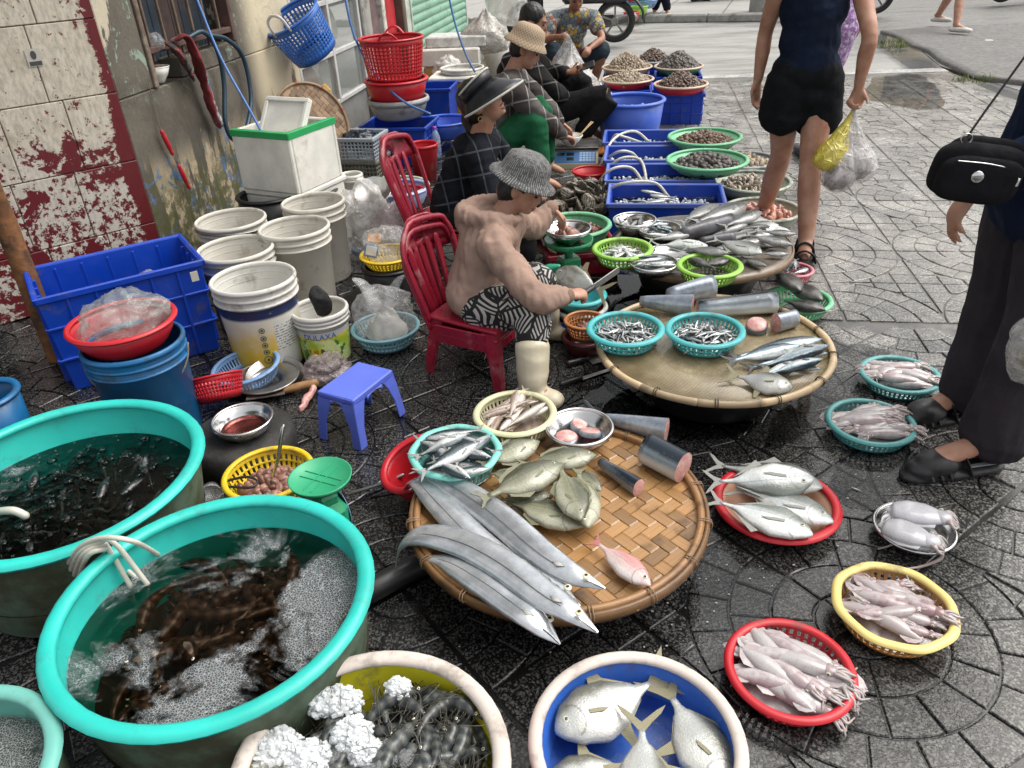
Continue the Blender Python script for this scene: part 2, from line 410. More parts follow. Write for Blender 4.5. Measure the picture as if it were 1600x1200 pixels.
# standing water
s = NT('water_film'); lw = s.n.new('ShaderNodeFresnel'); lw.inputs[0].default_value = 1.33
gl = s.n.new('ShaderNodeBsdfGlossy'); gl.inputs['Roughness'].default_value = .04; tr = s.n.new('ShaderNodeBsdfTransparent'); tr.inputs[0].default_value = (.90, .91, .92, 1)
bp_ = s.n.new('ShaderNodeBump'); bp_.inputs['Strength'].default_value = .05; s.l(s.noise(s.pos(), 9, 2), bp_.inputs['Height']); s.l(bp_.outputs[0], gl.inputs['Normal']); s.l(bp_.outputs[0], lw.inputs['Normal'])
mx = s.n.new('ShaderNodeMixShader'); s.l(lw.outputs[0], mx.inputs[0]); s.l(tr.outputs[0], mx.inputs[1]); s.l(gl.outputs[0], mx.inputs[2]); s.l(mx.outputs[0], s.out.inputs[0]); M_FILM = s.m
def puddle(pts, seed, z=.0022, name='puddle'):
    c_ = sum((at(*q) for q in pts), Vector()) / len(pts); P = [at(*q) for q in pts]; n = len(P); v = [(*c_.xy, z)]
    K = catm(P + [P[0]], 8)
    for i, q in enumerate(K):
        d = q - c_; k = 1 + .10 * noise.noise((q.x * 9, q.y * 9, seed)) + .05 * noise.noise((q.x * 30, q.y * 30, seed)); v.append((c_.x + d.x * k, c_.y + d.y * k, z))
    ar = sum(v[i][0] * v[i % len(K) + 1][1] - v[i % len(K) + 1][0] * v[i][1] for i in range(1, len(K) + 1))
    f = [(0, i, i % len(K) + 1) if ar > 0 else (0, i % len(K) + 1, i) for i in range(1, len(K) + 1)]
    return tag(mesh(name, (v, f), M_FILM, smooth=False), kind='structure')
puddle([(1365, 120), (1440, 118), (1475, 160), (1450, 172), (1400, 165), (1352, 150)], 1)
puddle([(1380, 44), (1420, 60), (1480, 105), (1560, 128), (1640, 150), (1600, 160), (1500, 140), (1420, 100), (1370, 62)], 2, -.03)
puddle([(1300, 535), (1390, 548), (1345, 580), (1340, 630), (1290, 650), (1255, 680), (1200, 700), (1210, 650), (1290, 590)], 3)
puddle([(1120, 850), (1190, 880), (1240, 900), (1200, 960), (1170, 1010), (1105, 985), (1060, 940)], 4)
puddle([(930, 420), (1080, 440), (1030, 460), (960, 470), (940, 530), (905, 560), (880, 470)], 5)
puddle([(930, 560), (960, 620), (1080, 655), (1180, 660), (1110, 690), (960, 660), (900, 610)], 6)
puddle([(1335, 640), (1440, 700), (1400, 770), (1350, 800), (1300, 760)], 7)
puddle([(1130, 1000), (1160, 1060), (1210, 1160), (1150, 1190), (1120, 1080)], 8)

# ------------------------------------------------------------------ walls on the left
TC = Vector((-1.75, 3.78, 0)); WD = Vector((math.cos(math.radians(220)), math.sin(math.radians(220)), 0))   # tiled wall runs from TC along WD
def Wp(s_, off, z): return TC + UD * s_ + VD * off + Vector((0, 0, z))
rotW = math.radians(80)
# tiled wall with flaking cream paint over maroon tiles
s = NT('flaking_paint'); p = s.pos(); x, y, z = s.sep(p)[0:3]
t_ = s.math('MULTIPLY', s.math('SUBTRACT', x, TC.x), -1 / .766)                   # distance from the corner
n1 = s.noise(p, 4.6, 10, .68, .5); n2 = s.noise(p, 30, 8, .75); n3 = s.noise(s.mapping(p, (0, 0, 0), (1, 1, .35)), 60, 4, .7)
low = s.math('MULTIPLY', s.ramp(z, .15, .75, 1, 0), .10); band = s.math('MULTIPLY', s.ramp(s.math('ABSOLUTE', s.math('SUBTRACT', z, .62)), .02, .28, 1, 0), .10)
edge = s.ramp(s.math('ADD', t_, s.math('MULTIPLY_ADD', n1, .30, -.15)), .0, .10, .22, 0)
dens = s.math('ADD', s.math('ADD', low, band), edge)
mk = s.ramp(s.math('ADD', s.math('ADD', n1, s.math('MULTIPLY_ADD', n2, .42, -.21)), dens), .61, .63)
fl = s.ramp(s.math('ADD', n2, s.math('MULTIPLY', s.ramp(z, .2, 1.1, 1, 0), .12)), .615, .63)
mk = s.math('MAXIMUM', mk, fl)
cream = s.mix(s.ramp(n3, .35, .7), (.64, .58, .47, 1), (.40, .36, .29, 1)); cream = s.mix(s.ramp(z, .3, .9, .6, 0), cream, (.52, .50, .47, 1))
cream = s.mix(s.ramp(s.noise(p, 7, 7, .7), .5, .75, 0, .5), cream, (.33, .27, .19, 1))
c = s.mix(mk, cream, s.mix(n3, (.10, .010, .014, 1), (.16, .020, .024, 1)))
s.bump(s.math('ADD', s.math('MULTIPLY', mk, -.6), s.math('MULTIPLY', n2, .3)), .5, .004)
M_TILEP = s.P(col=c, rough=s.ramp(mk, 0, 1, .6, .35))
M_JOINT = pm('wall_joint', (.25, .18, .13), .9, .3, 20)
tw = thing('tiled_wall', 'old tiled wall with cream paint flaking off maroon tiles', 'wall', TC, math.radians(220))
mesh('wall_core', rbox(0, .80, -.30, -.012, 0, 3.4, .004), M_JOINT, tw, smooth=False)
for row in range(11):
    z0 = -.02 + row * .31; sh = .15 if row % 2 else 0
    xs = [0.0] + [v for v in (.235 + sh * .35, .50 + sh * .35) if v < .79] + [.80]
    for a, b in zip(xs, xs[1:]):
        mesh('tile', rbox(a + .002, b - .002, -.011, random.uniform(0, .003), max(z0, 0) + .002, z0 + .308, .003), M_TILEP, tw, smooth=False)
M_PAPER = pm('sticker_paper', (.5, .48, .42), .6, .1); M_INK = pm('sticker_ink', (.06, .06, .06), .6, .1)
st = thing('sticker', 'small pale paper sticker with dark print on tiled wall', 'sticker', TC + WD * .29 + Vector((0, 0, 1.06)), math.radians(220))
mesh('paper', rbox(-.03, .03, .0045, .0055, 0, .07, .0002), M_PAPER, st, smooth=False)
mesh('print', join(xf(lathe([(0, .001), (.014, .001), (.014, 0)], 20), Matrix.Translation((0, .0065, .045)) @ Matrix.Rotation(-PI / 2, 4, 'X') @ Matrix.Diagonal((.8, 1.2, 1, 1))), rbox(-.024, .024, .0056, .0064, .003, .02, .0002)), M_INK, st, smooth=False)

# plaster wall with the barred window
s = NT('stained_plaster'); p = s.pos(); x, y, z = s.sep(p)[0:3]
n1 = s.noise(p, 2.2, 9, .66, .5); n2 = s.noise(p, 9, 9, .74, .6); n3 = s.noise(p, 45, 6, .7); nv = s.noise(s.mapping(p, (0, 0, 0), (1, 1, .22)), 8, 7, .7)
cem = s.mix(n3, (.085, .074, .058, 1), (.165, .145, .115, 1)); cem = s.mix(s.ramp(n1, .4, .65, 0, .7), cem, (.055, .047, .036, 1))
paint = s.ramp(s.math('ADD', s.math('ADD', n1, s.math('MULTIPLY_ADD', nv, .7, -.35)), s.ramp(z, .85, 1.3, -.10, .12)), .60, .62)
c = s.mix(paint, cem, s.mix(nv, (.58, .50, .36, 1), (.44, .40, .32, 1)))
teal = s.math('MULTIPLY', s.ramp(n2, .56, .60), s.ramp(z, .75, 1.0)); c = s.mix(s.math('MULTIPLY', teal, .8), c, (.27, .38, .30, 1))
lowm = s.ramp(z, .42, .62, 1, 0)
c = s.mix(s.math('MULTIPLY', lowm, s.ramp(nv, .48, .54)), c, (.42, .34, .23, 1))
c = s.mix(s.math('MULTIPLY', lowm, s.ramp(n2, .55, .58)), c, (.07, .16, .32, 1))
moss = s.math('MULTIPLY', s.ramp(z, .25, .62, 1, 0), s.ramp(s.noise(p, 12, 8, .75), .42, .54)); c = s.mix(s.math('MULTIPLY', moss, .9), c, (.065, .07, .018, 1))
far_ = s.math('MULTIPLY', s.ramp(y, 5.05, 5.35), s.ramp(s.math('ADD', nv, s.math('MULTIPLY', z, .14)), .50, .56)); c = s.mix(far_, c, (.62, .54, .38, 1))
c = s.mix(s.ramp(n3, .62, .75, 0, .6), c, (.06, .05, .035, 1))
s.bump(s.math('ADD', s.math('MULTIPLY', paint, .6), s.math('ADD', s.math('MULTIPLY', n2, .9), n3)), .55, .008)
M_PLAS = s.P(col=c, rough=.85)
pw = thing('plaster_wall', 'stained grey plaster wall with peeling paint and moss around window', 'wall', TC, rotW)
def wall_box(name, s0, s1, d0, d1, z0, z1, mt=None, par=None, b=.006):   # s along the wall, d towards the street
    return mesh(name, rbox(s0, s1, -d1, -d0, z0, z1, b), mt or M_PLAS, par or pw, smooth=False)
WS0, WS1 = .30, 1.26
wall_box('wall_panel', 0, 2.10, -.22, 0, 0, .87); wall_box('wall_panel', 0, WS0, -.22, -.001, .872, 3.4); wall_box('wall_panel', WS1, 2.10, -.22, -.001, .872, 3.4)
wall_box('lintel', WS0 + .002, WS1 - .002, -.22, -.002, 2.1, 3.4); wall_box('sill', WS0 + .30, WS1 - .001, -.2, -.004, .872, .97)
M_JAMB = pm('weathered_wood', (.14, .10, .075), .8, .35, 14, .5, 60, dirt=.3, dcol=(.3, .28, .22))
wn_ = mesh('window', rbox(WS0, WS0 + .035, -.012, .09, .872, 2.1, .004), M_JAMB, pw, smooth=False)
mesh('window_frame', join(rbox(WS1 - .04, WS1 - .003, -.008, .09, .972, 2.1, .004), rbox(WS0 + .036, WS1 - .041, .0, .05, 1.02, 1.05, .004)), pm('dark_red_frame', (.10, .055, .045), .7, .3, 10, .3), wn_, smooth=False)
M_SHA = pm('blue_board', (.018, .036, .055), .7, .5, 5, .3, 40, dirt=.35, dcol=(.05, .035, .03)); M_SHB = pm('brown_board', (.05, .032, .027), .75, .5, 5, .3, 40)
for i in range(9):
    a = WS0 + .036 + i * .0985; mesh('board', rbox(a + .002, a + .095, .125, .15, .90, 2.1, .003), M_SHB if i in (1, 4, 5) else M_SHA, wn_, smooth=False)
for i in range(6):
    a = WS0 + .10 + i * .145; mesh('bar', rbox(a, a + .016, .02, .036, .98, 2.1, .003), M_JAMB, wn_, smooth=False)
mesh('roof_slab', rbox(-.9, 9, -.9, 4, 3.42, 3.6, .01), pm('roof_concrete', (.3, .29, .27), .9, .2, 3), pw, smooth=False)
# rusty post at the end of the tiled wall and the dark doorway past it
M_RUST = pm('rusty_wood', (.20, .085, .03), .85, .5, 12, .8, 50, dirt=.45, dcol=(.035, .022, .015), ds=9)
pb = at(92, 560); pt = Vector((pb.x - .01, pb.y + .02, 2.4))
tag(mesh('wooden_post', wob(tube([pb, pb.lerp(pt, .3), pb.lerp(pt, .6), pt], [.042, .04, .043, .04], 14, 6), .006, 14), M_RUST), 'rust brown weathered post at left end of tiled wall', 'post')
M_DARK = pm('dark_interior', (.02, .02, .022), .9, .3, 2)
dw = thing('doorway', 'dark open doorway left of the rusty post', 'doorway', TC + WD * .80, math.radians(220))
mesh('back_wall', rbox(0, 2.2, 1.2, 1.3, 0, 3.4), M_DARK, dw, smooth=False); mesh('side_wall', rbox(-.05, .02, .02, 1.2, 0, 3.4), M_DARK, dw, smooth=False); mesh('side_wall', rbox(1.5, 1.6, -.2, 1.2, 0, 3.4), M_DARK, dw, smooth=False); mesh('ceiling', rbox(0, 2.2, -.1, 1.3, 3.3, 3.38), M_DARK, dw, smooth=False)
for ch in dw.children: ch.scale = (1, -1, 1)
# glazed shop front, posts, red door and green shutter further along the wall
sf = thing('shop_front', 'glass shop front with pale aluminium frames beyond the plaster wall', 'shop front', TC, rotW)
M_ALU = pm('aluminium', (.62, .62, .60), .45, .15, 8, metal=.3, dirt=.2); M_GREYP = pm('grey_panel', (.20, .20, .19), .6, .2, 5)
s = NT('shop_glass'); s.P(col=(.30, .33, .31, 1), rough=.08, trans=0.0, alpha=.35, spec=.6); M_GLASS = s.m
def fb(name, a, b, d0, d1, z0, z1, mt, par=sf): return mesh(name, rbox(a, b, -d1, -d0, z0, z1, .004), mt, par, smooth=False)
S0 = 2.105; S1 = 3.55
fb('base_panel', S0, S1, -.10, -.03, 0, .30, M_GREYP)
for a in (S0, (S0 + S1) / 2 - .02, S1 - .04): fb('frame_post', a, a + .04, -.06, 0, .302, 3.2, M_ALU)
for z_ in (.302, .66, 1.02, 1.5): fb('frame_rail', S0 + .0405, S1 - .0405, -.055, -.004, z_, z_ + .035, M_ALU)
for z_, z2 in ((.338, .659), (.696, 1.019), (1.056, 1.499)):
    for a, b in ((S0 + .0405, (S0 + S1) / 2 - .021), ((S0 + S1) / 2 + .021, S1 - .0405)): fb('pane', a, b, -.036, -.030, z_, z2, M_GLASS)
fb('back_board', S0, S1, -.6, -.55, 0, 3.2, pm('shop_back', (.22, .23, .21), .8, .3, 2)); fb('shelf', S0 + .05, S1 - .05, -.5, -.1, .62, .65, M_ALU); fb('shelf', S0 + .05, S1 - .05, -.5, -.1, .98, 1.01, M_ALU)
M_PK = pm('plate_pink', (.45, .22, .22), .4, .1); M_PW = pm('plate_white', (.55, .57, .5), .4, .1)
for i, (a, z_, mt) in enumerate(((2.32, .42, M_PK), (2.62, .44, M_PK), (2.95, .42, M_PW), (2.4, .78, M_PW), (2.75, .80, M_PW), (3.2, .8, M_PW))):
    pl = mesh('display_plate', xf(lathe([(0, 0), (.08, 0), (.13, .02), (.135, .018), (.08, -.006), (0, -.006)], 28), Matrix.Rotation(PI / 2 - .2, 4, 'X')), mt, None, Wp(a, -.16, z_ + .06), (0, 0, rotW))
    tag(pl, ['pink plate propped low behind the shop glass, nearer the plaster wall', 'pink plate propped low in the middle of the shop glass', 'pale plate propped low at the far end of the glass', 'pale plate on middle shelf nearest the plaster wall', 'pale plate in the centre of the middle glass shelf', 'pale plate at the far end of the middle glass shelf'][i], 'plate', 'plates behind the shop glass')
for (nm, a, b, d0, d1, c_, lb, cat) in (('pillar', 3.57, 3.80, -.1, .02, (.30, .295, .27), 'narrow grey pillar right of the shop glass', 'pillar'), ('door_post', 3.81, 4.05, -.1, .0, (.16, .10, .10), 'brown door post between grey pillar and red door', 'post'),
                                   ('white_post', 4.07, 4.15, -.1, .05, (.62, .6, .54), 'thin white post left of red door', 'post'), ('red_door', 4.17, 4.72, -.1, -.03, (.42, .012, .02), 'plain deep red door behind the red laundry basket', 'door'),
                                   ('timber_post', 4.74, 4.84, -.1, .05, (.12, .09, .07), 'dark timber post right of red door', 'post'), ('painted_post', 4.86, 5.10, -.1, .02, (.45, .50, .42), 'pale green peeling post beside the green shutter', 'post')):
    o = tag(mesh(nm, rbox(a, b, -d1, -d0, 0, 3.3, .01), pm(nm + '_paint', c_, .6, .3, 6, .2, 40, dirt=.3), None, TC, (0, 0, rotW), smooth=False), lb, cat)
M_SHUT = pm('green_shutter_paint', (.21, .40, .29), .5, .2, 4, .2, 60, dirt=.2); sh_ = thing('roller_shutter', 'green corrugated roller shutter behind the bagged boxes', 'shutter', TC, rotW)
for k in range(26):
    z_ = .02 + k * .085; pr = [(0, 0), (.018, .018), (.022, .042), (.018, .066), (0, .083)]
    v = [(5.14, -d, z_ + h) for d, h in pr] + [(7.9, -d, z_ + h) for d, h in pr]; mesh('slat', (v, [(i, i + 1, i + 6, i + 5) for i in range(4)]), M_SHUT, sh_)
mesh('shutter_frame', join(rbox(5.11, 5.139, -.03, .1, 0, 2.4), rbox(7.9, 7.95, -.03, .1, 0, 2.4), rbox(5.14, 7.9, .01, .05, 2.24, 2.5)), M_ALU, sh_, smooth=False)
wall3 = tag(mesh('upper_wall', rbox(2.11, 9.5, .0, .3, 2.55, 3.41), pm('upper_render', (.5, .47, .4), .85, .2, 3), None, TC, (0, 0, rotW), smooth=False), 'pale rendered wall above the shop front and shutter', 'wall')
wall3.location = TC + VD * -.62
# building across the road, seen in the wet ground
ab = thing('corner_building', 'beige building with dark windows across the road', 'building', (13, 27, 0), math.radians(-15))
M_BEI = pm('beige_render', (.72, .58, .36), .8, .15, 1.5); M_WIN = pm('dark_window', (.03, .035, .045), .2, .2, 2)
mesh('facade', rbox(-16, 12, 0, 6, 0, 4.6, .05), M_BEI, ab, smooth=False); mesh('roof', rbox(-16.2, 12.2, -.3, 6.2, 4.61, 4.85, .05), pm('roof_tiles', (.35, .2, .14), .8, .3, 3), ab, smooth=False)
for i in range(9):
    for z_ in (.9, 2.9): o = mesh('window', rbox(-15 + i * 3, -13.6 + i * 3, -.06, -.01, z_, z_ + 1.3, .02), M_WIN, ab, smooth=False)
# ------------------------------------------------------------------ containers
def plastic(name, col, **k): return pm(name, col, **{**dict(rough=.35, var=.10, vs=5, dirt=.12, dcol=(.10, .09, .07), ds=7), **k})
M_AQUA = plastic('aqua_plastic', (.025, .48, .42), dirt=.22, dcol=(.035, .30, .27), ds=16, var=.16); M_AQUAO = plastic('aqua_grimy', (.10, .16, .11), dirt=.7, dcol=(.05, .055, .03), ds=5, rough=.6)
M_TEAL = plastic('teal_plastic', (.07, .42, .44)); M_TEALD = plastic('sea_green_plastic', (.09, .33, .33)); M_MINT = plastic('mint_plastic', (.20, .58, .52)); M_CREAM = plastic('cream_plastic', (.62, .60, .38))
M_RED = plastic('red_plastic', (.50, .015, .025)); M_BLUE = plastic('blue_plastic', (.004, .05, .42), rough=.4, dirt=.18); M_BLUEL = plastic('periwinkle_plastic', (.06, .14, .60)); M_LIME = plastic('lime_plastic', (.28, .55, .08))
M_GREEN = plastic('green_plastic', (.16, .48, .26)); M_YEL = plastic('yellow_plastic', (.72, .50, .02)); M_LEM = plastic('lemon_plastic', (.72, .66, .03)); M_YCRM = plastic('pale_yellow_plastic', (.78, .62, .22)); M_ORA = plastic('orange_plastic', (.50, .20, .07), dirt=.35)
M_WHITE = plastic('white_plastic', (.62, .61, .57), dirt=.3, dcol=(.22, .19, .14)); M_WDIRT = plastic('grimy_white_plastic', (.58, .56, .50), dirt=.22, dcol=(.26, .22, .17), ds=11, rough=.5); M_GREY = plastic('grey_plastic', (.33, .35, .37), dirt=.3); M_GREYG = plastic('grey_green_plastic', (.36, .40, .33), dirt=.3)
M_LILAC = plastic('lilac_plastic', (.36, .42, .68)); M_BLK = plastic('black_plastic', (.012, .012, .013), dirt=.3, dcol=(.05, .05, .045)); M_BASB = plastic('basin_blue_plastic', (.04, .14, .55), rough=.3); M_RIMW = plastic('worn_rim', (.60, .53, .48), dirt=.4, dcol=(.3, .26, .22), ds=14, rough=.6)
M_PINK = plastic('pink_plastic', (.62, .22, .27)); M_LBLUE = plastic('light_blue_plastic', (.20, .36, .62), dirt=.3); M_MAROON = plastic('maroon_plastic', (.26, .010, .028), rough=.3, dirt=.2, dcol=(.4, .2, .2)); M_DBLUE = plastic('drum_blue_plastic', (.008, .12, .30), dirt=.35, dcol=(.02, .05, .08))
M_STEEL = pm('steel', (.62, .62, .62), .22, .12, 10, metal=1, dirt=.15, dcol=(.2, .19, .18)); M_STEELD = pm('dull_steel', (.35, .34, .33), .35, .2, 10, metal=.9, dirt=.3)
def ring(R, z, lw, lh, n=48, ell=(1, 1)):
    return lathe([(R + lw * math.cos(2 * PI * k / 10), z + lh * math.sin(2 * PI * k / 10)) for k in range(10)] + [(R + lw, z)], n, ell)
def basin(name, label, cat, X, Y, z, R, h, rb, m_in, m_out=None, m_rim=None, lip=.012, liph=.009, group=None, rot=(0, 0, 0), ell=(1, 1), n=48, floor=.006, par=None):
    root = thing(name, label, cat, (X, Y, z - h), rot, group); t = .004; q = .03 if rb > .08 else .012
    inner = [(0, floor), (rb - q, floor), (rb - q * .3, floor + .006), (rb, floor + .02)] + [(rb + (R - rb) * k, floor + .02 + (h - floor - .02) * k) for k in (.35, .7, 1)]
    outer = [(R + t * .6, h), (rb + (R - rb) * .5 + t, h * .5), (rb + t, .015), (rb - q * .3, 0), (0, 0)]
    if m_out is None: mesh('bowl', lathe(inner + outer, n, ell), m_in, root)
    else: mesh('bowl', lathe(inner, n, ell), m_in, root); mesh('outer_wall', lathe(outer, n, ell), m_out, root)
    mesh('rim', ring(R, h, lip, liph, n, ell), m_rim or m_in, root)
    return root
def basket(name, label, cat, X, Y, z, R, h, rb, m, slots=40, rows=2, m_rim=None, lip=.011, group=None, rot=(0, 0, 0), ell=(1, 1), base=True, scal=0, solid_lo=.25, top=.16):
    root = thing(name, label, cat, (X, Y, z - h), rot, group); n = slots * 2; v, f = [], []
    zs = [0, solid_lo]; 
    for k in range(rows): a = solid_lo + (1 - top - solid_lo) * (k + .78) / rows; b = solid_lo + (1 - top - solid_lo) * (k + 1) / rows; zs += [a, b]
    zs.append(1.0); K = len(zs)
    for i in range(n):
        a = 2 * PI * i / n; sc_ = 1 + scal * math.cos(8 * a)
        for zz in zs: r = rb + (R - rb) * zz ** .8; v.append((r * math.cos(a) * ell[0] * (1 + (sc_ - 1) * zz), r * math.sin(a) * ell[1] * (1 + (sc_ - 1) * zz), h * zz))
    for i in range(n):
        j = (i + 1) % n
        for q in range(K - 1):
            if i % 2 and q % 2 == 1 and 1 <= q < K - 2: continue
            f.append((i * K + q, j * K + q, j * K + q + 1, i * K + q + 1))
    solid(mesh('basket_wall', (v, f), m, root), .0035)
    v, f = [], []; rr = [rb * k / 9 for k in range(10)]
    for i in range(n):
        a = 2 * PI * i / n
        for r in rr: v.append((r * math.cos(a) * ell[0], r * math.sin(a) * ell[1], .002 if r < rb * .99 else 0))
    for i in range(n):
        j = (i + 1) % n
        for q in range(9):
            if i % 2 and q % 2 and q > 1: continue
            f.append((i * 10 + q, j * 10 + q, j * 10 + q + 1, i * 10 + q + 1))
    solid(mesh('base', (v, f), m, root), .003)
    rg = lathe([(R + lip * math.cos(2 * PI * k / 10), h + lip * .7 * math.sin(2 * PI * k / 10)) for k in range(10)] + [(R + lip, h)], n, ell)
    if scal: rg = ([(x * (1 + scal * math.cos(8 * math.atan2(y / ell[1], x / ell[0]))), y * (1 + scal * math.cos(8 * math.atan2(y / ell[1], x / ell[0]))), zz) for x, y, zz in rg[0]], rg[1])
    mesh('rim', rg, m_rim or m, root); return root

# ------------------------------------------------------------------ fish
def interp(tab, t):
    for (a, x), (b, y) in zip(tab, tab[1:]):
        if t <= b: k = (t - a) / (b - a); k = k * k * (3 - 2 * k) * .5 + k * .5; return x + (y - x) * k
    return tab[-1][1]
def fish_body(L, top, bot, wid, n=14, m_=22, ex=.85):
    v, f = [], []
    for i in range(m_ + 1):
        t = (i / m_) ** 1.15; x = L * (.5 - t); a, b, c_ = interp(top, t) * L, interp(bot, t) * L, interp(wid, t) * L
        for j in range(n):
            q = 2 * PI * j / n; cs, sn = math.cos(q), math.sin(q); y = c_ * math.copysign(abs(cs) ** ex, cs); z = (a if sn > 0 else b) * math.copysign(abs(sn) ** ex, sn); v.append((x, y, z))
    for i in range(m_):
        for j in range(n): f.append((i * n + j, i * n + (j + 1) % n, (i + 1) * n + (j + 1) % n, (i + 1) * n + j))
    f.append(tuple(range(n - 1, -1, -1))); f.append(tuple(m_ * n + j for j in range(n))); return v, f
def fishmat(name, back, side, belly, hz, L, speck=.0, metal=.25, rough=.28, gill=.26, scale=220, yel=None, line=True, bl=.12):
    s = NT(name); o = s.obj(); x, y, z = s.sep(o)[0:3]; r = s.rnd()
    off = s.math('MULTIPLY_ADD', s.noise(o, 9 / L * .3, 5), hz * .9, -hz * .45); zz = s.math('DIVIDE', s.math('ADD', z, off), hz)
    c = s.mix(s.ramp(zz, -.75, .05), (*belly, 1), (*side, 1)); c = s.mix(s.ramp(zz, bl, bl + .5), c, (*back, 1))
    n2 = s.noise(o, 26 / L * .3, 6, .7); c = s.mix(s.ramp(n2, .5, .72, 0, .28), c, (*[k * .45 for k in back], 1)); c = s.mix(s.ramp(n2, .28, .42, .2, 0), c, (.85, .87, .88, 1))
    if speck: c = s.mix(s.ramp(s.vor(o, 75 * .2 / L), .1, .3, speck, 0), c, (*[k * .3 for k in back], 1))
    if yel: c = s.mix(s.math('MULTIPLY', s.ramp(s.noise(o, 14, 4), .5, .62), s.ramp(zz, -.2, -.7)), c, (*yel, 1))
    gx, gr = L * (.5 - gill) + L * .10, L * .10                                    # gill cover edge
    d = s.math('SQRT', s.math('ADD', s.math('POWER', s.math('SUBTRACT', x, gx), 2), s.math('MULTIPLY', s.math('POWER', z, 2), .55)))
    gm = s.math('MULTIPLY', s.ramp(s.math('ABSOLUTE', s.math('SUBTRACT', d, gr)), .0, .014 * L, 1, 0), s.math('LESS_THAN', x, gx)); c = s.mix(s.math('MULTIPLY', gm, .55), c, (.09, .07, .07, 1))
    if line:
        lm = s.ramp(s.math('ABSOLUTE', s.math('SUBTRACT', z, hz * .22)), .0, .012 * L, .45, 0); lm = s.math('MULTIPLY', lm, s.math('LESS_THAN', x, L * .2)); c = s.mix(lm, c, (*[k * .5 for k in back], 1))
    k = s.ramp(r, 0, 1, .78, 1.12); c = s.mix(1, c, s.comb(k, k, k), 'MULTIPLY')
    sc_ = s.vor(s.mapping(o, (0, 0, 0), (1, 1, 1.4)), scale); s.bump(s.math('ADD', sc_, s.math('MULTIPLY', n2, 2)), .22, .002)
    return s.P(col=c, rough=s.ramp(s.noise(o, 40 / L * .2, 3), .3, .7, rough * .7, rough * 1.5), metal=metal, spec=.6, coat=.25)
s = NT('fish_eye'); o = s.obj(); x, y, z = s.sep(o)[0:3]; d = s.math('SQRT', s.math('ADD', s.math('POWER', x, 2), s.math('POWER', z, 2)))
c = s.mix(s.ramp(d, .46, .52), (.004, .004, .005, 1), (.62, .60, .48, 1)); M_EYE = s.P(col=c, rough=.08, coat=.5)
s = NT('fish_eye_yellow'); o = s.obj(); x, y, z = s.sep(o)[0:3]; d = s.math('SQRT', s.math('ADD', s.math('POWER', x, 2), s.math('POWER', z, 2)))
c = s.mix(s.ramp(d, .40, .47), (.004, .004, .005, 1), s.mix(s.ramp(d, .6, .75), (.75, .66, .25, 1), (.7, .72, .68, 1))); M_EYEY = s.P(col=c, rough=.08, coat=.5)
eye_me = bpy.data.meshes.new('eye'); _v, _f = ball((0, 0, 0), (1, .45, 1), 14, 8); eye_me.from_pydata([tuple(p) for p in _v], [], _f); eye_me.shade_smooth(); eye_me.materials.append(M_EYE)
eyey_me = eye_me.copy(); eyey_me.materials.clear(); eyey_me.materials.append(M_EYEY)
def species(name, L, top, bot, wid, mt, mf, tail, eye, fins=(), eyeme=None, n=14, seg=22):
    """prototype fish; later ones are copies that share its meshes. tail: (fork length, spread, notch) in body lengths"""
    me = bpy.data.meshes.new(name); v, f = fish_body(L, top, bot, wid, n, seg); me.from_pydata(v, [], f); me.shade_smooth(); me.materials.append(mt)
    tl, sp, nt_ = tail; x0 = -L * .5; b = L * .03
    P = [(x0 + .02 * L, b), (x0 - tl * L * .3, sp * L * .42), (x0 - tl * L * .66, sp * L * .80), (x0 - tl * L, sp * L), (x0 - tl * L * .78, sp * L * .62), (x0 - tl * L * .5, sp * L * .26), (x0 - nt_ * L, .0), (x0 - tl * L * .5, -sp * L * .26), (x0 - tl * L * .78, -sp * L * .62), (x0 - tl * L, -sp * L), (x0 - tl * L * .66, -sp * L * .80), (x0 - tl * L * .3, -sp * L * .42), (x0 + .02 * L, -b)]
    parts = [('tail_fin', slab([(x, z) for x, z in P], .006 * L + .0008))]
    for nm, pts, yy in fins: parts.append((nm, slab([(x * L, z * L) for x, z in pts], .004 * L + .0006, yy * L)))
    pm_ = []
    for nm, vf in parts:
        q = bpy.data.meshes.new(nm); q.from_pydata([tuple(p) for p in vf[0]], [], vf[1]); q.materials.append(mf); pm_.append((nm, q))
    ex, ey, ez, er = eye
    return dict(L=L, me=me, parts=pm_, eyes=[((ex * L, s_ * ey * L, ez * L), er * L) for s_ in (-1, 1)], eyeme=eyeme or eye_me, name=name)
def put_fish(sp, loc, rot, sc_, label, cat='fish', group=None, parts=True, name=None):
    o = link(name or sp['name'], sp['me'], None, loc, rot, sc_); tag(o, label, cat, group)
    if parts:
        for nm, q in sp['parts']: link(nm, q, o)
        for (p, r) in sp['eyes']: link('eye', sp['eyeme'], o, p, None, r)
    return o
def lay(sp, head, tail, z, label, dors=1, roll=0.0, z2=None, group=None, cat='fish', parts=True, name=None, tl=.0, tilt=.3):
    """lay a fish on its side between two ground points (head and tail base)"""
    a = at(*head, z); b = at(*tail, z if z2 is None else z2); d = a - b; sc_ = d.length / (sp['L'] * (1 + tl)); roll += tilt * max(-1, min(1, d.x / d.length * 1.5))
    Rm = d.to_track_quat('X', 'Z').to_matrix() @ Matrix.Rotation(-dors * PI / 2 + roll, 3, 'X')
    return put_fish(sp, (a + b) / 2 + (a - b) * (tl / 2), Rm.to_euler(), sc_, label, cat, group, parts, name)
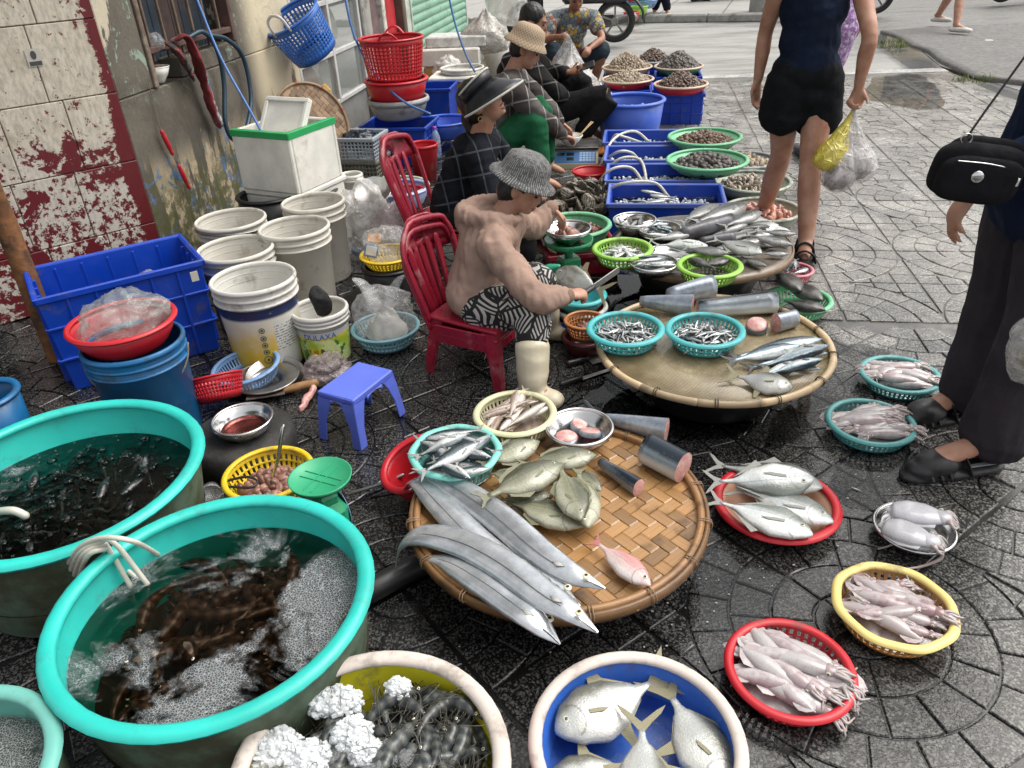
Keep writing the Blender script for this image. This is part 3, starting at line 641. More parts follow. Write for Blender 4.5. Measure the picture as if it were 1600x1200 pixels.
def pile(sp, n, X, Y, z, R, L, label, group, seed, mean=None, spread=PI, layer=.012, parts=True, cat='fish', pitch=.12, dome=.02, ell=1.0, name=None):
    rn = random.Random(seed); out = []
    for i in range(n):
        r = R * math.sqrt(rn.random()) * .9; a = rn.random() * 2 * PI; h = (mean if mean is not None else 0) + rn.uniform(-spread, spread) + (PI if rn.random() < .5 else 0)
        zz = z + layer * (i / max(n - 1, 1)) * 3 + dome * (1 - (r / R) ** 2); Rm = Matrix.Rotation(h, 3, 'Z') @ Matrix.Rotation(rn.uniform(-pitch, pitch), 3, 'Y') @ Matrix.Rotation(rn.choice((-1, 1)) * PI / 2 + rn.uniform(-.5, .5), 3, 'X')
        out.append(put_fish(sp, (X + r * math.cos(a), Y + r * math.sin(a) * ell, zz), Rm.to_euler(), L / sp['L'] * rn.uniform(.88, 1.1), label, cat, group, parts, name))
    return out
def finmat(name, col, tip=None):
    s = NT(name); o = s.obj(); w_ = s.wave(s.mapping(o, (0, .3, 0)), 90, 1.5, 'Z'); c = s.mix(w_, (*col, 1), (*[k * .55 for k in col], 1)); s.bump(w_, .3, .002); return s.P(col=c, rough=.4, alpha=.97)
F_GREY = finmat('fin_grey', (.30, .31, .30)); F_YEL = finmat('fin_yellow', (.52, .44, .14)); F_YGR = finmat('fin_yellow_grey', (.34, .31, .19)); F_MID = finmat('fin_mid', (.40, .41, .38)); F_DARK = finmat('fin_dark', (.06, .065, .07)); F_OLV = finmat('fin_olive', (.22, .22, .13)); F_PINK = finmat('fin_pink', (.60, .22, .22)); F_SILV = finmat('fin_silver', (.50, .50, .46))
SLIM_T = [(0, .010), (.08, .055), (.22, .105), (.42, .130), (.65, .10), (.85, .035), (1, .022)]; SLIM_B = [(0, .010), (.08, .055), (.22, .11), (.42, .138), (.65, .10), (.85, .034), (1, .022)]; SLIM_W = [(0, .010), (.10, .040), (.28, .062), (.5, .06), (.75, .032), (.92, .012), (1, .008)]
def sl(k, tab): return [(a, b * k) for a, b in tab]
pect = lambda x, z, l=.14: [(x, z + .012), (x - l * .5, z - .01), (x - l, z - .05), (x - l * .7, z - .06), (x, z - .022)]
SCAD = species('scad', .2, sl(1.0, SLIM_T), sl(1.0, SLIM_B), sl(1.05, SLIM_W), fishmat('scad_skin', (.030, .050, .060), (.34, .38, .40), (.60, .61, .61), .022, .2, .0, .35, bl=-.25), F_GREY, (.17, .13, .06), (.40, .030, .018, .024),
               [('dorsal_fin', [(.12, .095), (.02, .155), (-.05, .10)], 0), ('pectoral_fin', pect(.22, -.02), .062), ('pectoral_fin', pect(.22, -.02), -.062)])
MACK = species('mackerel', .2, sl(.82, SLIM_T), sl(.82, SLIM_B), sl(.95, SLIM_W), fishmat('mackerel_skin', (.035, .065, .085), (.30, .42, .47), (.66, .68, .68), .018, .2, .0, .4, .22, bl=-.15), F_DARK, (.15, .12, .05), (.41, .026, .014, .02),
               [('pectoral_fin', pect(.23, -.01, .1), .058)])
LIZ = species('lizardfish', .16, sl(.72, SLIM_T), sl(.70, SLIM_B), sl(1.1, SLIM_W), fishmat('lizardfish_skin', (.30, .22, .17), (.50, .42, .37), (.68, .63, .58), .011, .16, .2, .05, .3), finmat('fin_tan', (.42, .34, .27)), (.13, .09, .05), (.40, .028, .03, .018), [('dorsal_fin', [(.1, .065), (.0, .14), (-.06, .06)], 0)])
RAB_T = [(0, .015), (.07, .085), (.2, .17), (.42, .22), (.66, .165), (.86, .04), (1, .03)]; RAB_B = [(0, .015), (.07, .07), (.2, .16), (.42, .205), (.66, .155), (.86, .04), (1, .03)]; RAB_W = [(0, .012), (.1, .045), (.28, .072), (.5, .07), (.75, .035), (.92, .014), (1, .01)]
RAB = species('rabbitfish', .17, RAB_T, RAB_B, sl(1.15, RAB_W), fishmat('rabbitfish_skin', (.085, .09, .055), (.22, .225, .15), (.42, .42, .32), .028, .17, .25, .12, .33), F_OLV, (.16, .13, .09), (.385, .042, .035, .027),
              [('dorsal_fin', [(.2, .155), (.1, .245), (-.1, .24), (-.28, .15), (-.3, .09)], 0), ('anal_fin', [(0, -.19), (-.1, -.235), (-.28, -.13), (-.28, -.09)], 0), ('pectoral_fin', pect(.2, -.02), .078), ('pectoral_fin', pect(.2, -.02), -.078)])
TRE_T = [(0, .015), (.06, .095), (.18, .19), (.36, .235), (.6, .165), (.85, .03), (1, .016)]; TRE_B = [(0, .015), (.06, .075), (.2, .155), (.4, .205), (.62, .15), (.85, .028), (1, .016)]
TRE = species('trevally', .3, TRE_T, TRE_B, sl(1.0, RAB_W), fishmat('trevally_skin', (.20, .22, .20), (.56, .60, .60), (.78, .79, .76), .05, .3, .0, .25, .26, .27, 160), F_MID, (.17, .15, .05), (.375, .044, .045, .03),
              [('dorsal_fin', [(.08, .22), (-.02, .28), (-.1, .20), (-.34, .06)], 0), ('anal_fin', [(-.02, -.195), (-.08, -.25), (-.34, -.05)], 0), ('pectoral_fin', pect(.2, .0, .24), .076), ('pectoral_fin', pect(.2, .0, .24), -.076)])
TRED = dict(TRE); _m = TRE['me'].copy(); _m.materials.clear(); _m.materials.append(fishmat('grey_trevally_skin', (.15, .16, .15), (.36, .39, .38), (.60, .61, .58), .05, .3, .0, .25, .3)); TRED['me'] = _m
POM_T = [(0, .02), (.05, .11), (.15, .20), (.36, .275), (.58, .235), (.76, .13), (.88, .045), (1, .032)]; POM_B = [(0, .02), (.05, .10), (.18, .20), (.40, .28), (.6, .235), (.76, .13), (.88, .045), (1, .032)]; POM_W = [(0, .02), (.07, .065), (.25, .095), (.5, .09), (.75, .04), (.92, .018), (1, .012)]
M_POM = fishmat('pompano_skin', (.17, .17, .14), (.42, .435, .42), (.56, .56, .52), .075, .27, .12, .32, .24, .27, 190, line=False)
POM = species('pompano', .27, POM_T, POM_B, POM_W, M_POM, F_YGR, (.30, .27, .09), (.375, .062, .035, .034),
              [('dorsal_fin', [(.02, .255), (-.02, .40), (-.08, .42), (-.12, .25), (-.34, .08)], 0), ('anal_fin', [(0, -.25), (-.03, -.41), (-.09, -.42), (-.12, -.23), (-.34, -.08)], 0), ('pectoral_fin', pect(.17, .0, .17), .1), ('pectoral_fin', pect(.17, .0, .17), -.1)])
BREAM = species('bream', .16, sl(.86, RAB_T), sl(.86, RAB_B), RAB_W, fishmat('pink_bream_skin', (.55, .26, .25), (.66, .48, .46), (.76, .70, .68), .022, .16, .0, .15, .28), F_PINK, (.15, .13, .08), (.385, .042, .035, .035), [('dorsal_fin', [(.2, .10), (.1, .15), (-.1, .14), (-.3, .06)], 0)])
GREYF = species('grey_mullet', .3, sl(1.05, SLIM_T), sl(1.05, SLIM_B), sl(1.3, SLIM_W), fishmat('grey_mullet_skin', (.05, .053, .055), (.17, .178, .18), (.40, .40, .39), .032, .3, .15, .2, .3), F_GREY, (.15, .13, .06), (.40, .036, .02, .02), [('dorsal_fin', [(.12, .10), (.04, .17), (-.03, .10)], 0), ('pectoral_fin', pect(.22, -.01), .08), ('pectoral_fin', pect(.22, -.01), -.08)])
BLKF = species('black_fish', .22, sl(1.0, RAB_T), sl(.9, RAB_B), sl(1.4, RAB_W), fishmat('black_fish_skin', (.012, .012, .012), (.035, .034, .032), (.10, .095, .09), .03, .22, .2, .1, .3), F_DARK, (.16, .12, .1), (.38, .05, .04, .026), [('dorsal_fin', [(.2, .12), (.1, .19), (-.1, .18), (-.3, .06)], 0)])
ANCH = species('anchovy', .07, sl(.72, SLIM_T), sl(.72, SLIM_B), sl(.9, SLIM_W), fishmat('anchovy_skin', (.03, .038, .045), (.50, .52, .53), (.62, .63, .62), .0055, .07, .0, .35, .3, line=False), F_GREY, (.12, .09, .05), (.40, .03, .01, .03), n=6, seg=8)

# ------------------------------------------------------------------ squid, cuttlefish, prawns, shells
def squidmat(name, base, spot, am):
    s = NT(name); o = s.obj(); r = s.rnd(); n1 = s.noise(o, 18, 6, .65)
    c = s.mix(s.ramp(s.math('ADD', n1, s.math('MULTIPLY_ADD', r, .3, -.15)), .42, .68, 0, am), (*base, 1), (*spot, 1))
    sp = s.ramp(s.vor(o, 330), .12, .3, .55, 0); c = s.mix(sp, c, (.16, .08, .08, 1)); k = s.ramp(r, 0, 1, .82, 1.08); c = s.mix(1, c, s.comb(k, k, k), 'MULTIPLY')
    s.bump(s.noise(o, 60, 4), .15, .003); s.b.inputs['Subsurface Radius'].default_value = (.015, .008, .006); s.b.inputs['Subsurface Scale'].default_value = .3
    return s.P(col=c, rough=.22, sss=.12, coat=.35)
M_SQ = squidmat('squid_skin', (.47, .42, .42), (.24, .135, .15), .9); M_SQW = squidmat('pale_squid_skin', (.50, .475, .475), (.30, .22, .23), .85); M_CUT = squidmat('cuttlefish_skin', (.56, .56, .59), (.42, .42, .46), .6); M_TENT = squidmat('tentacle_skin', (.44, .39, .38), (.30, .2, .2), .6)
def squid(name, mt):
    L = .15; me = bpy.data.meshes.new(name); ps = []; rs = []
    for k in range(13): t = k / 12; ps.append((-L * .5 + L * t, 0, .002 * math.sin(t * 3))); rs.append(L * interp([(0, .014), (.15, .085), (.42, .155), (.72, .175), (.92, .155), (1, .12)], t))
    v, f = tube(ps, rs, 14, 1, .72); me.from_pydata([tuple(p) for p in v], [], f); me.shade_smooth(); me.materials.append(mt)
    fn = []
    for s_ in (1, -1): fn.append(([(x, s_ * y, .003 + zz) for zz in (-.0016, .0016) for x, y in ((-.074, .002), (-.062, .020), (-.045, .030), (-.025, .026), (-.005, .012), (-.02, .004))], [(0, 1, 2, 3, 4, 5), (11, 10, 9, 8, 7, 6)] + [(i, i + 6, (i + 1) % 6 + 6, (i + 1) % 6) for i in range(6)]))
    fm = bpy.data.meshes.new('fin'); vf = join(*fn); fm.from_pydata([tuple(p) for p in vf[0]], [], vf[1]); fm.materials.append(mt)
    hm = bpy.data.meshes.new('head'); vf = join(ball((.088, 0, 0), (.019, .0165, .012), 12, 8), tube([(.07, 0, 0), (.085, 0, 0), (.1, 0, 0)], [.009, .011, .010], 10, 2, .8)); hm.from_pydata([tuple(p) for p in vf[0]], [], vf[1]); hm.shade_smooth(); hm.materials.append(mt)
    tms = []
    for q in range(3):
        rn = random.Random(q + 5); ts = []
        for k in range(8):
            a = (k - 3.5) / 3.5; l = .030 + .014 * rn.random(); y0 = a * .010; z0 = .004 * math.cos(k * 2.1); w1, w2 = rn.uniform(-.012, .012), rn.uniform(-.02, .02)
            ts.append(tube([(.10, y0, z0), (.10 + l * .4, y0 * 1.6 + w1 * .5, z0 * .6), (.10 + l * .75, y0 * 1.7 + w1, -.006), (.10 + l, y0 * 1.6 + w2, -.016 + .005 * rn.random())], [.0046, .0042, .0034, .0018], 6, 3))
        vf = join(*ts); tm = bpy.data.meshes.new('tentacles'); tm.from_pydata([tuple(p) for p in vf[0]], [], vf[1]); tm.shade_smooth(); tm.materials.append(M_TENT); tms.append(tm)
    return dict(me=me, fin=fm, head=hm, tent=tms, L=L, name=name)
SQ1, SQ2 = squid('squid', M_SQ), squid('squid', M_SQW)
def put_squid(sp, loc, rot, sc_, label, group, q=0, cat='squid'):
    o = link(sp['name'], sp['me'], None, loc, rot, sc_); tag(o, label, cat, group); link('fin', sp['fin'], o); h = link('head', sp['head'], o)
    for s_ in (-1, 1): link('eye', eye_me, h, (.088, s_ * .0155, .003), None, .0055)
    link('tentacles', sp['tent'][q % 3], o); return o
def squid_pile(sp, n, X, Y, z, R, L, label, group, seed, mean, spread, dome=.025, ell=1.0, two=True):
    rn = random.Random(seed)
    for i in range(n):
        a = i * 2.4 + rn.uniform(-.3, .3); r = R * math.sqrt((n - i) / n) * .72; h = mean + rn.gauss(0, spread) + (PI if two and rn.random() < .3 else 0)
        zz = z + .010 + dome * (1 - (r / R) ** 2) + .010 * (i / n)
        put_squid(sp, (X + r * math.cos(a) * .9 - .02 * math.cos(h), Y + r * math.sin(a) * ell * .9 - .02 * math.sin(h), zz), (rn.uniform(-.3, .3), rn.uniform(-.14, .10), h), L / .15 * rn.uniform(.85, 1.12) * Vector((1, 1, .95)), label, group, i)
def shrimp(name, mt, mlegs):
    ps, rs = [], []; n = 28
    for k in range(n):
        t = k / (n - 1); a = -.62 + 1.24 * t + .35 * max(0, t - .6); R = .085; ps.append((R * math.cos(a + PI / 2) * 1.05, 0, R * math.sin(a + PI / 2) - .04))
        seg = 1 - .13 * ((t * 9) % 1 > .82) if t > .36 else 1; rs.append(interp([(0, .0035), (.1, .0095), (.3, .0135), (.5, .0125), (.8, .0078), (1, .0035)], t) * seg)
    v, f = tube(ps, rs, 10, 1, .95, True, (0, 1, 0)); me = bpy.data.meshes.new(name); me.from_pydata([tuple(p) for p in v], [], f); me.shade_smooth(); me.materials.append(mt)
    e = Vector(ps[-1]); td = (e - Vector(ps[-2])).normalized(); tf = []
    for a in (-.6, -.25, .25, .6): d = Vector((td.x, math.sin(a) * .8, td.z)).normalized(); tf.append(tube([e, e + d * .012, e + d * .022], [.002, .0042, .002], 6, 1, .35))
    hd = Vector(ps[0]); dr = (hd - Vector(ps[1])).normalized(); an = []
    for s_ in (-1, 1):
        an.append(tube([hd, hd + dr * .03 + Vector((0, s_ * .01, .01)), hd + dr * .05 + Vector((-.01, s_ * .03, .012)), hd + dr * .05 + Vector((-.05, s_ * .045, .005))], [.0011, .0009, .0006, .0004], 4, 3))
    an.append(tube([hd, hd + dr * .018 + Vector((0, 0, .004))], [.003, .0006], 6, 1))
    for k in range(5):
        t = .12 + k * .06; b = Vector(ps[int(t * n)])
        for s_ in (-1, 1): an.append(tube([b, b + Vector((.004, s_ * .009, -.012)), b + Vector((-.006, s_ * .008, -.024))], [.0013, .001, .0006], 4, 2))
    for k in range(4):
        t = .42 + k * .12; b = Vector(ps[int(t * n)]); nrm = Vector((b.x, 0, b.z)).normalized()
        for s_ in (-1, 1): an.append(tube([b, b - nrm * .016 + Vector((0, s_ * .004, 0))], [.003, .0014], 5, 1, .5))
    q1 = bpy.data.meshes.new('tail_fan'); vf = join(*tf); q1.from_pydata([tuple(p) for p in vf[0]], [], vf[1]); q1.shade_smooth(); q1.materials.append(mt)
    q2 = bpy.data.meshes.new('legs_and_feelers'); vf = join(*an); q2.from_pydata([tuple(p) for p in vf[0]], [], vf[1]); q2.materials.append(mlegs)
    return dict(me=me, parts=[('tail_fan', q1), ('legs_and_feelers', q2)], eyes=[((ps[0][0] + .004, s_ * .006, ps[0][2] + .002), .0028) for s_ in (-1, 1)], eyeme=eye_me, L=.1, name=name)
def prawnmat(name, a, b, seg=True):
    s = NT(name); o = s.obj(); x, y, z = s.sep(o)[0:3]; st = s.math('SINE', s.math('MULTIPLY', x, 330)); r = s.rnd()
    c = s.mix(s.ramp(s.math('ADD', st, s.math('MULTIPLY_ADD', s.noise(o, 60, 4), 1.6, -.8)), -.6, .8), (*a, 1), (*b, 1)); k = s.ramp(r, 0, 1, .6, 1.25); c = s.mix(1, c, s.comb(k, k, k), 'MULTIPLY'); s.bump(st, .3, .002)
    return s.P(col=c, rough=.30, coat=.2)
M_PRW = prawnmat('prawn_shell', (.034, .040, .043), (.082, .086, .078)); M_PRWL = pm('prawn_legs', (.085, .08, .065), .4, .2, 40); M_SHR = prawnmat('tiger_shrimp_shell', (.028, .018, .011), (.085, .056, .036)); M_SHRL = pm('shrimp_legs', (.05, .026, .014), .4, .2, 40)
PRAWN = shrimp('prawn', M_PRW, M_PRWL); SHRIMP = shrimp('tiger_shrimp', M_SHR, M_SHRL); SHRIMP['parts'] = SHRIMP['parts'][:1]
def shellmat(name, a, b, sc_=60):
    s = NT(name); o = s.obj(); w_ = s.wave(o, 55, 3, 'Z'); r = s.rnd(); c = s.mix(s.ramp(s.math('ADD', s.math('MULTIPLY', w_, .4), s.noise(o, sc_, 5)), .4, .95), (*a, 1), (*b, 1)); k = s.ramp(r, 0, 1, .6, 1.3); c = s.mix(1, c, s.comb(k, k, k), 'MULTIPLY'); s.bump(w_, .4, .003); return s.P(col=c, rough=.4, coat=.15)
def snail_mesh(name, mt, R=.02):
    ps, rs = [], []
    for k in range(22): t = k / 21; a = t * 4.2 * PI; r = R * .62 * (1 - t * .92); ps.append((r * math.cos(a), r * math.sin(a), R * (-.35 + 1.45 * t))); rs.append(R * .55 * (1 - t * .86))
    v, f = tube(ps, rs, 8, 1); me = bpy.data.meshes.new(name); me.from_pydata([tuple(p) for p in v], [], f); me.shade_smooth(); me.materials.append(mt); return me
def clam_mesh(name, mt, a=.02, b=.015, c_=.008):
    v, f = ball((0, 0, 0), (a, b, c_), 12, 8); v = [(p[0] + .25 * b * (1 - (p[1] / b) ** 2) * (p[1] > 0), p[1] * (1 - .15 * abs(p[0] / a)), p[2] * (1.15 - .5 * abs(p[1] / b) ** 2)) for p in v]; me = bpy.data.meshes.new(name); me.from_pydata(v, [], f); me.shade_smooth(); me.materials.append(mt); return me
def heap(me, n, X, Y, z, R, dome, sc_, label, cat, group, seed, ell=1.0, name=None):
    rn = random.Random(seed); nm = name or me.name.split('.')[0]
    for i in range(n):
        r = R * math.sqrt((i + .5) / n); a = i * 2.39996; r += rn.uniform(-.5, .5) * R / math.sqrt(n); zz = z + dome * max(0, 1 - (r / R) ** 1.6) + rn.uniform(-.003, .004)
        tag(link(nm, me, None, (X + r * math.cos(a), Y + r * math.sin(a) * ell, zz), (rn.uniform(0, 6.3), rn.uniform(0, 6.3), rn.uniform(0, 6.3)), sc_ * rn.uniform(.8, 1.2)), label, cat, group)
def mound(name, label, cat, X, Y, z, R, dome, m, amp=.02, seed=0, kind=None, par=None):
    v, f = [(0, 0, dome)], []; nr, na = 10, 36
    for i in range(1, nr + 1):
        for j in range(na):
            a = 2 * PI * j / na; r = R * i / nr; h = dome * (1 - (i / nr) ** 2); d = noise.noise((r * math.cos(a) * 40 + seed, r * math.sin(a) * 40, seed)) * amp * (1 if i < nr else .2); v.append((r * math.cos(a), r * math.sin(a), h + d))
    for j in range(na): f.append((0, 1 + j, 1 + (j + 1) % na))
    for i in range(nr - 1):
        for j in range(na): a = 1 + i * na + j; b = 1 + i * na + (j + 1) % na; f.append((a, a + na, b + na, b))
    o = mesh(name, (v, f), m, par, (X, Y, z)); return tag(o, label, cat, None, kind)
# ------------------------------------------------------------------ water, foam, ice
def foam_mat(name, lo, cell, thr, tint=(.52, .54, .55)):
    s = NT(name); p = s.pos(); n1 = s.noise(p, lo, 6, .62, .8); n2 = s.noise(p, 40, 3); p = s.mix(.012, p, s.n.new('ShaderNodeTexNoise').outputs[1]); e = s.vor(p, cell, 'DISTANCE_TO_EDGE'); e2 = s.vor(p, cell * 2.1, 'DISTANCE_TO_EDGE')
    m1 = s.ramp(s.math('ADD', n1, s.math('MULTIPLY_ADD', n2, .10, -.05)), thr, thr + .11); web = s.math('MAXIMUM', s.ramp(e, .02, .16, 1, .10), s.math('MULTIPLY', s.ramp(e2, .02, .14, 1, 0), .7))
    s.bump(s.math('MULTIPLY', web, 1.0), .7, .004); return s.P(col=(*tint, 1), rough=.25, alpha=s.math('MULTIPLY', m1, s.math('MULTIPLY', web, .68)))
M_FOAM = foam_mat('shrimp_foam', 4.6, 170, .47, (.50, .53, .55)); M_FOAM2 = foam_mat('tub_foam', 6.5, 150, .60, (.42, .44, .47)); M_FOAM3 = foam_mat('small_tub_foam', 4, 190, .42, (.40, .42, .42))
def watermat(name, tint, rough=.03, bs=7, bst=.08):
    s = NT(name); fr = s.n.new('ShaderNodeFresnel'); fr.inputs[0].default_value = 1.33; gl = s.n.new('ShaderNodeBsdfGlossy'); gl.inputs['Roughness'].default_value = rough; tr = s.n.new('ShaderNodeBsdfTransparent'); tr.inputs[0].default_value = (*tint, 1)
    b = s.n.new('ShaderNodeBump'); b.inputs['Strength'].default_value = bst; b.inputs['Distance'].default_value = .02; s.l(s.noise(s.pos(), bs, 4), b.inputs['Height']); s.l(b.outputs[0], gl.inputs['Normal']); s.l(b.outputs[0], fr.inputs['Normal'])
    mx = s.n.new('ShaderNodeMixShader'); s.l(fr.outputs[0], mx.inputs[0]); s.l(tr.outputs[0], mx.inputs[1]); s.l(gl.outputs[0], mx.inputs[2]); s.l(mx.outputs[0], s.out.inputs[0]); return s.m
M_WAT = watermat('tub_water', (.52, .45, .38)); M_WAT2 = watermat('murky_water', (.35, .37, .34), .04, 22, .5); M_WATC = watermat('clear_water', (.93, .95, .97), .03, 14, .15)
def disc(R, n=64, rings=1):
    v = [(0, 0, 0)]; f = []
    for k in range(rings): v += [(R * (k + 1) / rings * math.cos(2 * PI * i / n), R * (k + 1) / rings * math.sin(2 * PI * i / n), 0) for i in range(n)]
    f = [(0, 1 + i, 1 + (i + 1) % n) for i in range(n)]
    for k in range(rings - 1):
        for i in range(n): a = 1 + k * n + i; b = 1 + k * n + (i + 1) % n; f.append((a, a + n, b + n, b))
    return v, f
def pool(X, Y, z, R, m, label): return tag(mesh('water', disc(R, 56), m, None, (X, Y, z), smooth=False), label, 'water', None, 'stuff')
M_TUBBED = pm('dark_tub_water_bed', (.022, .014, .010), .4, .4, 12)
# three aqua tubs
basin('tub', 'large aqua tub of foaming water and dark shrimp, nearest the camera', 'tub', -.655, 1.180, .30, .320, .30, .275, M_AQUA, M_AQUAO, None, .019, .013)
basin('tub', 'large aqua tub of dark bubbling water behind the shrimp tub', 'tub', -1.206, 1.655, .30, .346, .30, .295, M_AQUA, M_AQUAO, None, .019, .013)
basin('tub', 'faded aqua tub cut by the lower left corner', 'tub', -1.03, .79, .28, .195, .28, .17, plastic('faded_aqua', (.16, .46, .40), dirt=.3), M_AQUAO, None, .016, .012)
pool(-.655, 1.18, .225, .306, M_WAT, 'brown water in the shrimp tub'); pool(-1.206, 1.655, .205, .33, M_WAT2, 'dark bubbling water in the left tub'); pool(-1.03, .79, .22, .185, M_WAT2, 'murky water in corner tub')
tag(mesh('foam', mv(disc(.307, 64, 4)), M_FOAM, None, (-.655, 1.18, .229), smooth=False), 'white foam on the shrimp tub', 'foam', None, 'stuff'); tag(mesh('foam', disc(.331, 64, 4), M_FOAM2, None, (-1.206, 1.655, .209), smooth=False), 'grey foam on the left tub', 'foam', None, 'stuff'); tag(mesh('foam', disc(.186, 48, 3), M_FOAM3, None, (-1.03, .79, .224), smooth=False), 'foam on the corner tub', 'foam', None, 'stuff')
for X, Y, R, nm in ((-.655, 1.18, .30, 'dark bed under the shrimp'), (-1.206, 1.655, .32, 'dark bed of the left tub')): tag(mesh('silt', mv(disc(R, 48)), M_TUBBED, None, (X, Y, .11), smooth=False), nm, 'silt', None, 'stuff')
rn = random.Random(3)
for i in range(70):
    r = .205 * math.sqrt((i + .5) / 70); a = i * 2.4; put_fish(SHRIMP, (-.655 + r * math.cos(a), 1.18 + r * math.sin(a), .155 + rn.uniform(0, .03)), (PI / 2 * rn.choice((-1, 1)) + rn.uniform(-.5, .5), rn.uniform(-.3, .3), rn.uniform(0, 6.3)), rn.uniform(1.1, 1.5), 'brown tiger shrimp under water in the foaming aqua tub', 'shrimp', 'tiger shrimp in the aqua tub', parts=True)
for i in range(34):
    r = .27 * math.sqrt((i + .5) / 34); a = i * 2.4; put_fish(BLKF, (-1.206 + r * math.cos(a), 1.655 + r * math.sin(a), .165 + rn.uniform(0, .02)), (rn.uniform(-.5, .5), 0, rn.uniform(0, 6.3)), rn.uniform(.5, .8), 'dark live fish under water in the bubbling aqua tub', 'fish', 'live fish in the left aqua tub', parts=False, name='live_fish')
M_BUB = watermat('bubble', (.95, .96, .97), .02, 1, 0); bv = []
for i in range(260):
    r = .32 * math.sqrt(rn.random()); a = rn.uniform(0, 6.3); q = rn.choice((.004, .005, .007, .010, .014)) * rn.uniform(.7, 1.1); x, y = r * math.cos(a), r * math.sin(a)
    if x - y * .6 > .1 and rn.random() < .6: continue
    v, f = ball((x, y, 0), (q, q, q * .6), 10, 6); bv.append((v, f))
tag(mesh('bubbles', join(*bv), M_BUB, None, (-1.206, 1.655, .207)), 'bubbles on the water of the left tub', 'bubbles', None, 'stuff')
# air hoses from tub to tub
M_HOSE = pm('clear_hose', (.55, .53, .46), .25, .15, 10, spec=.7)
h0 = [at(100, 905, .12), at(120, 860, .30)]
for i, (e1, e2, lb) in enumerate((((205, 845), (250, 868), 'highest pale air hose arching into the shrimp tub'), ((180, 850), (232, 915), 'pale air hose second from the top arching into shrimp tub'), ((170, 858), (205, 918), 'pale air hose bending steeply into the shrimp tub foam'), ((150, 848), (215, 905), 'innermost pale air hose over the two tub rims'))):
    tag(mesh('air_hose', tube([at(88 + i * 9, 930, .10), at(112 + i * 8, 870, .29 + .01 * i), at(150 + i * 5, 842 + i * 5, .36 - .012 * i), at(*e1, .36 - .02 * i), at(*e2, .22)], .0062, 8, 6), M_HOSE), lb, 'hose')
tag(mesh('air_hose', tube([at(-10, 800, .22), at(20, 798, .235), at(40, 806, .215)], .011, 8, 5), M_HOSE), 'short pale hose end in the dark left tub', 'hose')
tag(mesh('tub_hose', tube([at(-30, 905, .12), at(20, 925, .11), at(75, 925, .10), at(120, 880, .14)], .007, 8, 6), pm('grey_hose', (.25, .23, .2), .5, .2)), 'grimy hose strapped round the left tub', 'hose')
# prawn tub
X, Y = -.289, .831
basin('tub', 'yellow lined tub with pinkish rim full of prawns and ice', 'tub', X, Y, .22, .236, .22, .195, M_LEM, M_PINK, M_RIMW, .017, .012)
rn = random.Random(11)
for i in range(185):
    a = rn.uniform(0, 6.3); r = .185 * math.sqrt(rn.random()); x, y = r * math.cos(a), r * math.sin(a)
    if y > .08 - x * .4 and x < .02: continue
    put_fish(PRAWN, (X + x, Y + y, .125 + .04 * (1 - (r / .2) ** 2) + rn.uniform(-.012, .028)), (PI / 2 * rn.choice((-1, 1)) + rn.uniform(-.7, .7), rn.uniform(-.4, .4), rn.gauss(1.2, 1.0)), rn.uniform(.95, 1.3), 'raw dark grey prawn lying on ice in the yellow tub', 'prawn', 'prawns in the yellow tub', parts=True)
s = NT('ice'); o = s.obj(); s.bump(s.noise(o, 3, 4), .4, .3); M_ICE = s.P(col=(.90, .93, .95, 1), rough=.10, trans=.85, ior=1.3)
s = NT('crushed_ice'); M_ICEW = s.P(col=(.93, .96, .98, 1), rough=.14, trans=.45, ior=1.25)
def crushed(sc_, seed, n=230, r=.0055):
    """a lump of crushed ice: angular splinters packed over a core"""
    rn = random.Random(seed); P = []
    v0, f0 = ball((0, 0, 0), 1, 5, 3)
    for k in range(n):
        u_, t_ = rn.uniform(-.4, 1), rn.uniform(0, 6.283); q = math.sqrt(max(0, 1 - u_ * u_)); d = Vector((q * math.cos(t_), q * math.sin(t_), u_)) * rn.uniform(.78, 1.08)
        Rm = Euler((rn.random() * 6, rn.random() * 6, 0)).to_matrix(); e = r * rn.uniform(.5, 1.7); P.append(([Vector((d.x * sc_[0], d.y * sc_[1], d.z * sc_[2])) + Rm @ Vector((a.x * e * 1.3, a.y * e, a.z * e * .7)) for a in v0], f0))
    P.append(([Vector((a.x * sc_[0] * .92, a.y * sc_[1] * .92, a.z * sc_[2] * .92)) for a in ball((0, 0, 0), 1, 16, 10)[0]], ball((0, 0, 0), 1, 16, 10)[1])); return join(*P)
def chip(name, seed, amp=.35):
    v, f = ball((0, 0, 0), 1, 10, 7); v, f = wob((v, f), amp, 1.7, seed); me = bpy.data.meshes.new(name); me.from_pydata([tuple(p) for p in v], [], f); me.materials.append(M_ICE); return me
ICE = [chip('ice_chunk', q) for q in range(4)]
for q in range(70):
    a = rn.uniform(0, 6.3); r = .205 * math.sqrt(rn.random()); x, y = r * math.cos(a), r * math.sin(a)
    if x > .06 and y < .1: continue
    zz = .10 + .075 * (1 - (r / .2) ** 2) + (.03 if y < .06 else 0)
    tag(link('ice_chunk', ICE[q % 4], None, (X + x, Y + y, zz), (rn.random() * 6, rn.random() * 6, 0), rn.uniform(.010, .024)), 'small clear ice lump among the prawns in the yellow tub', 'ice', 'ice in the yellow tub')
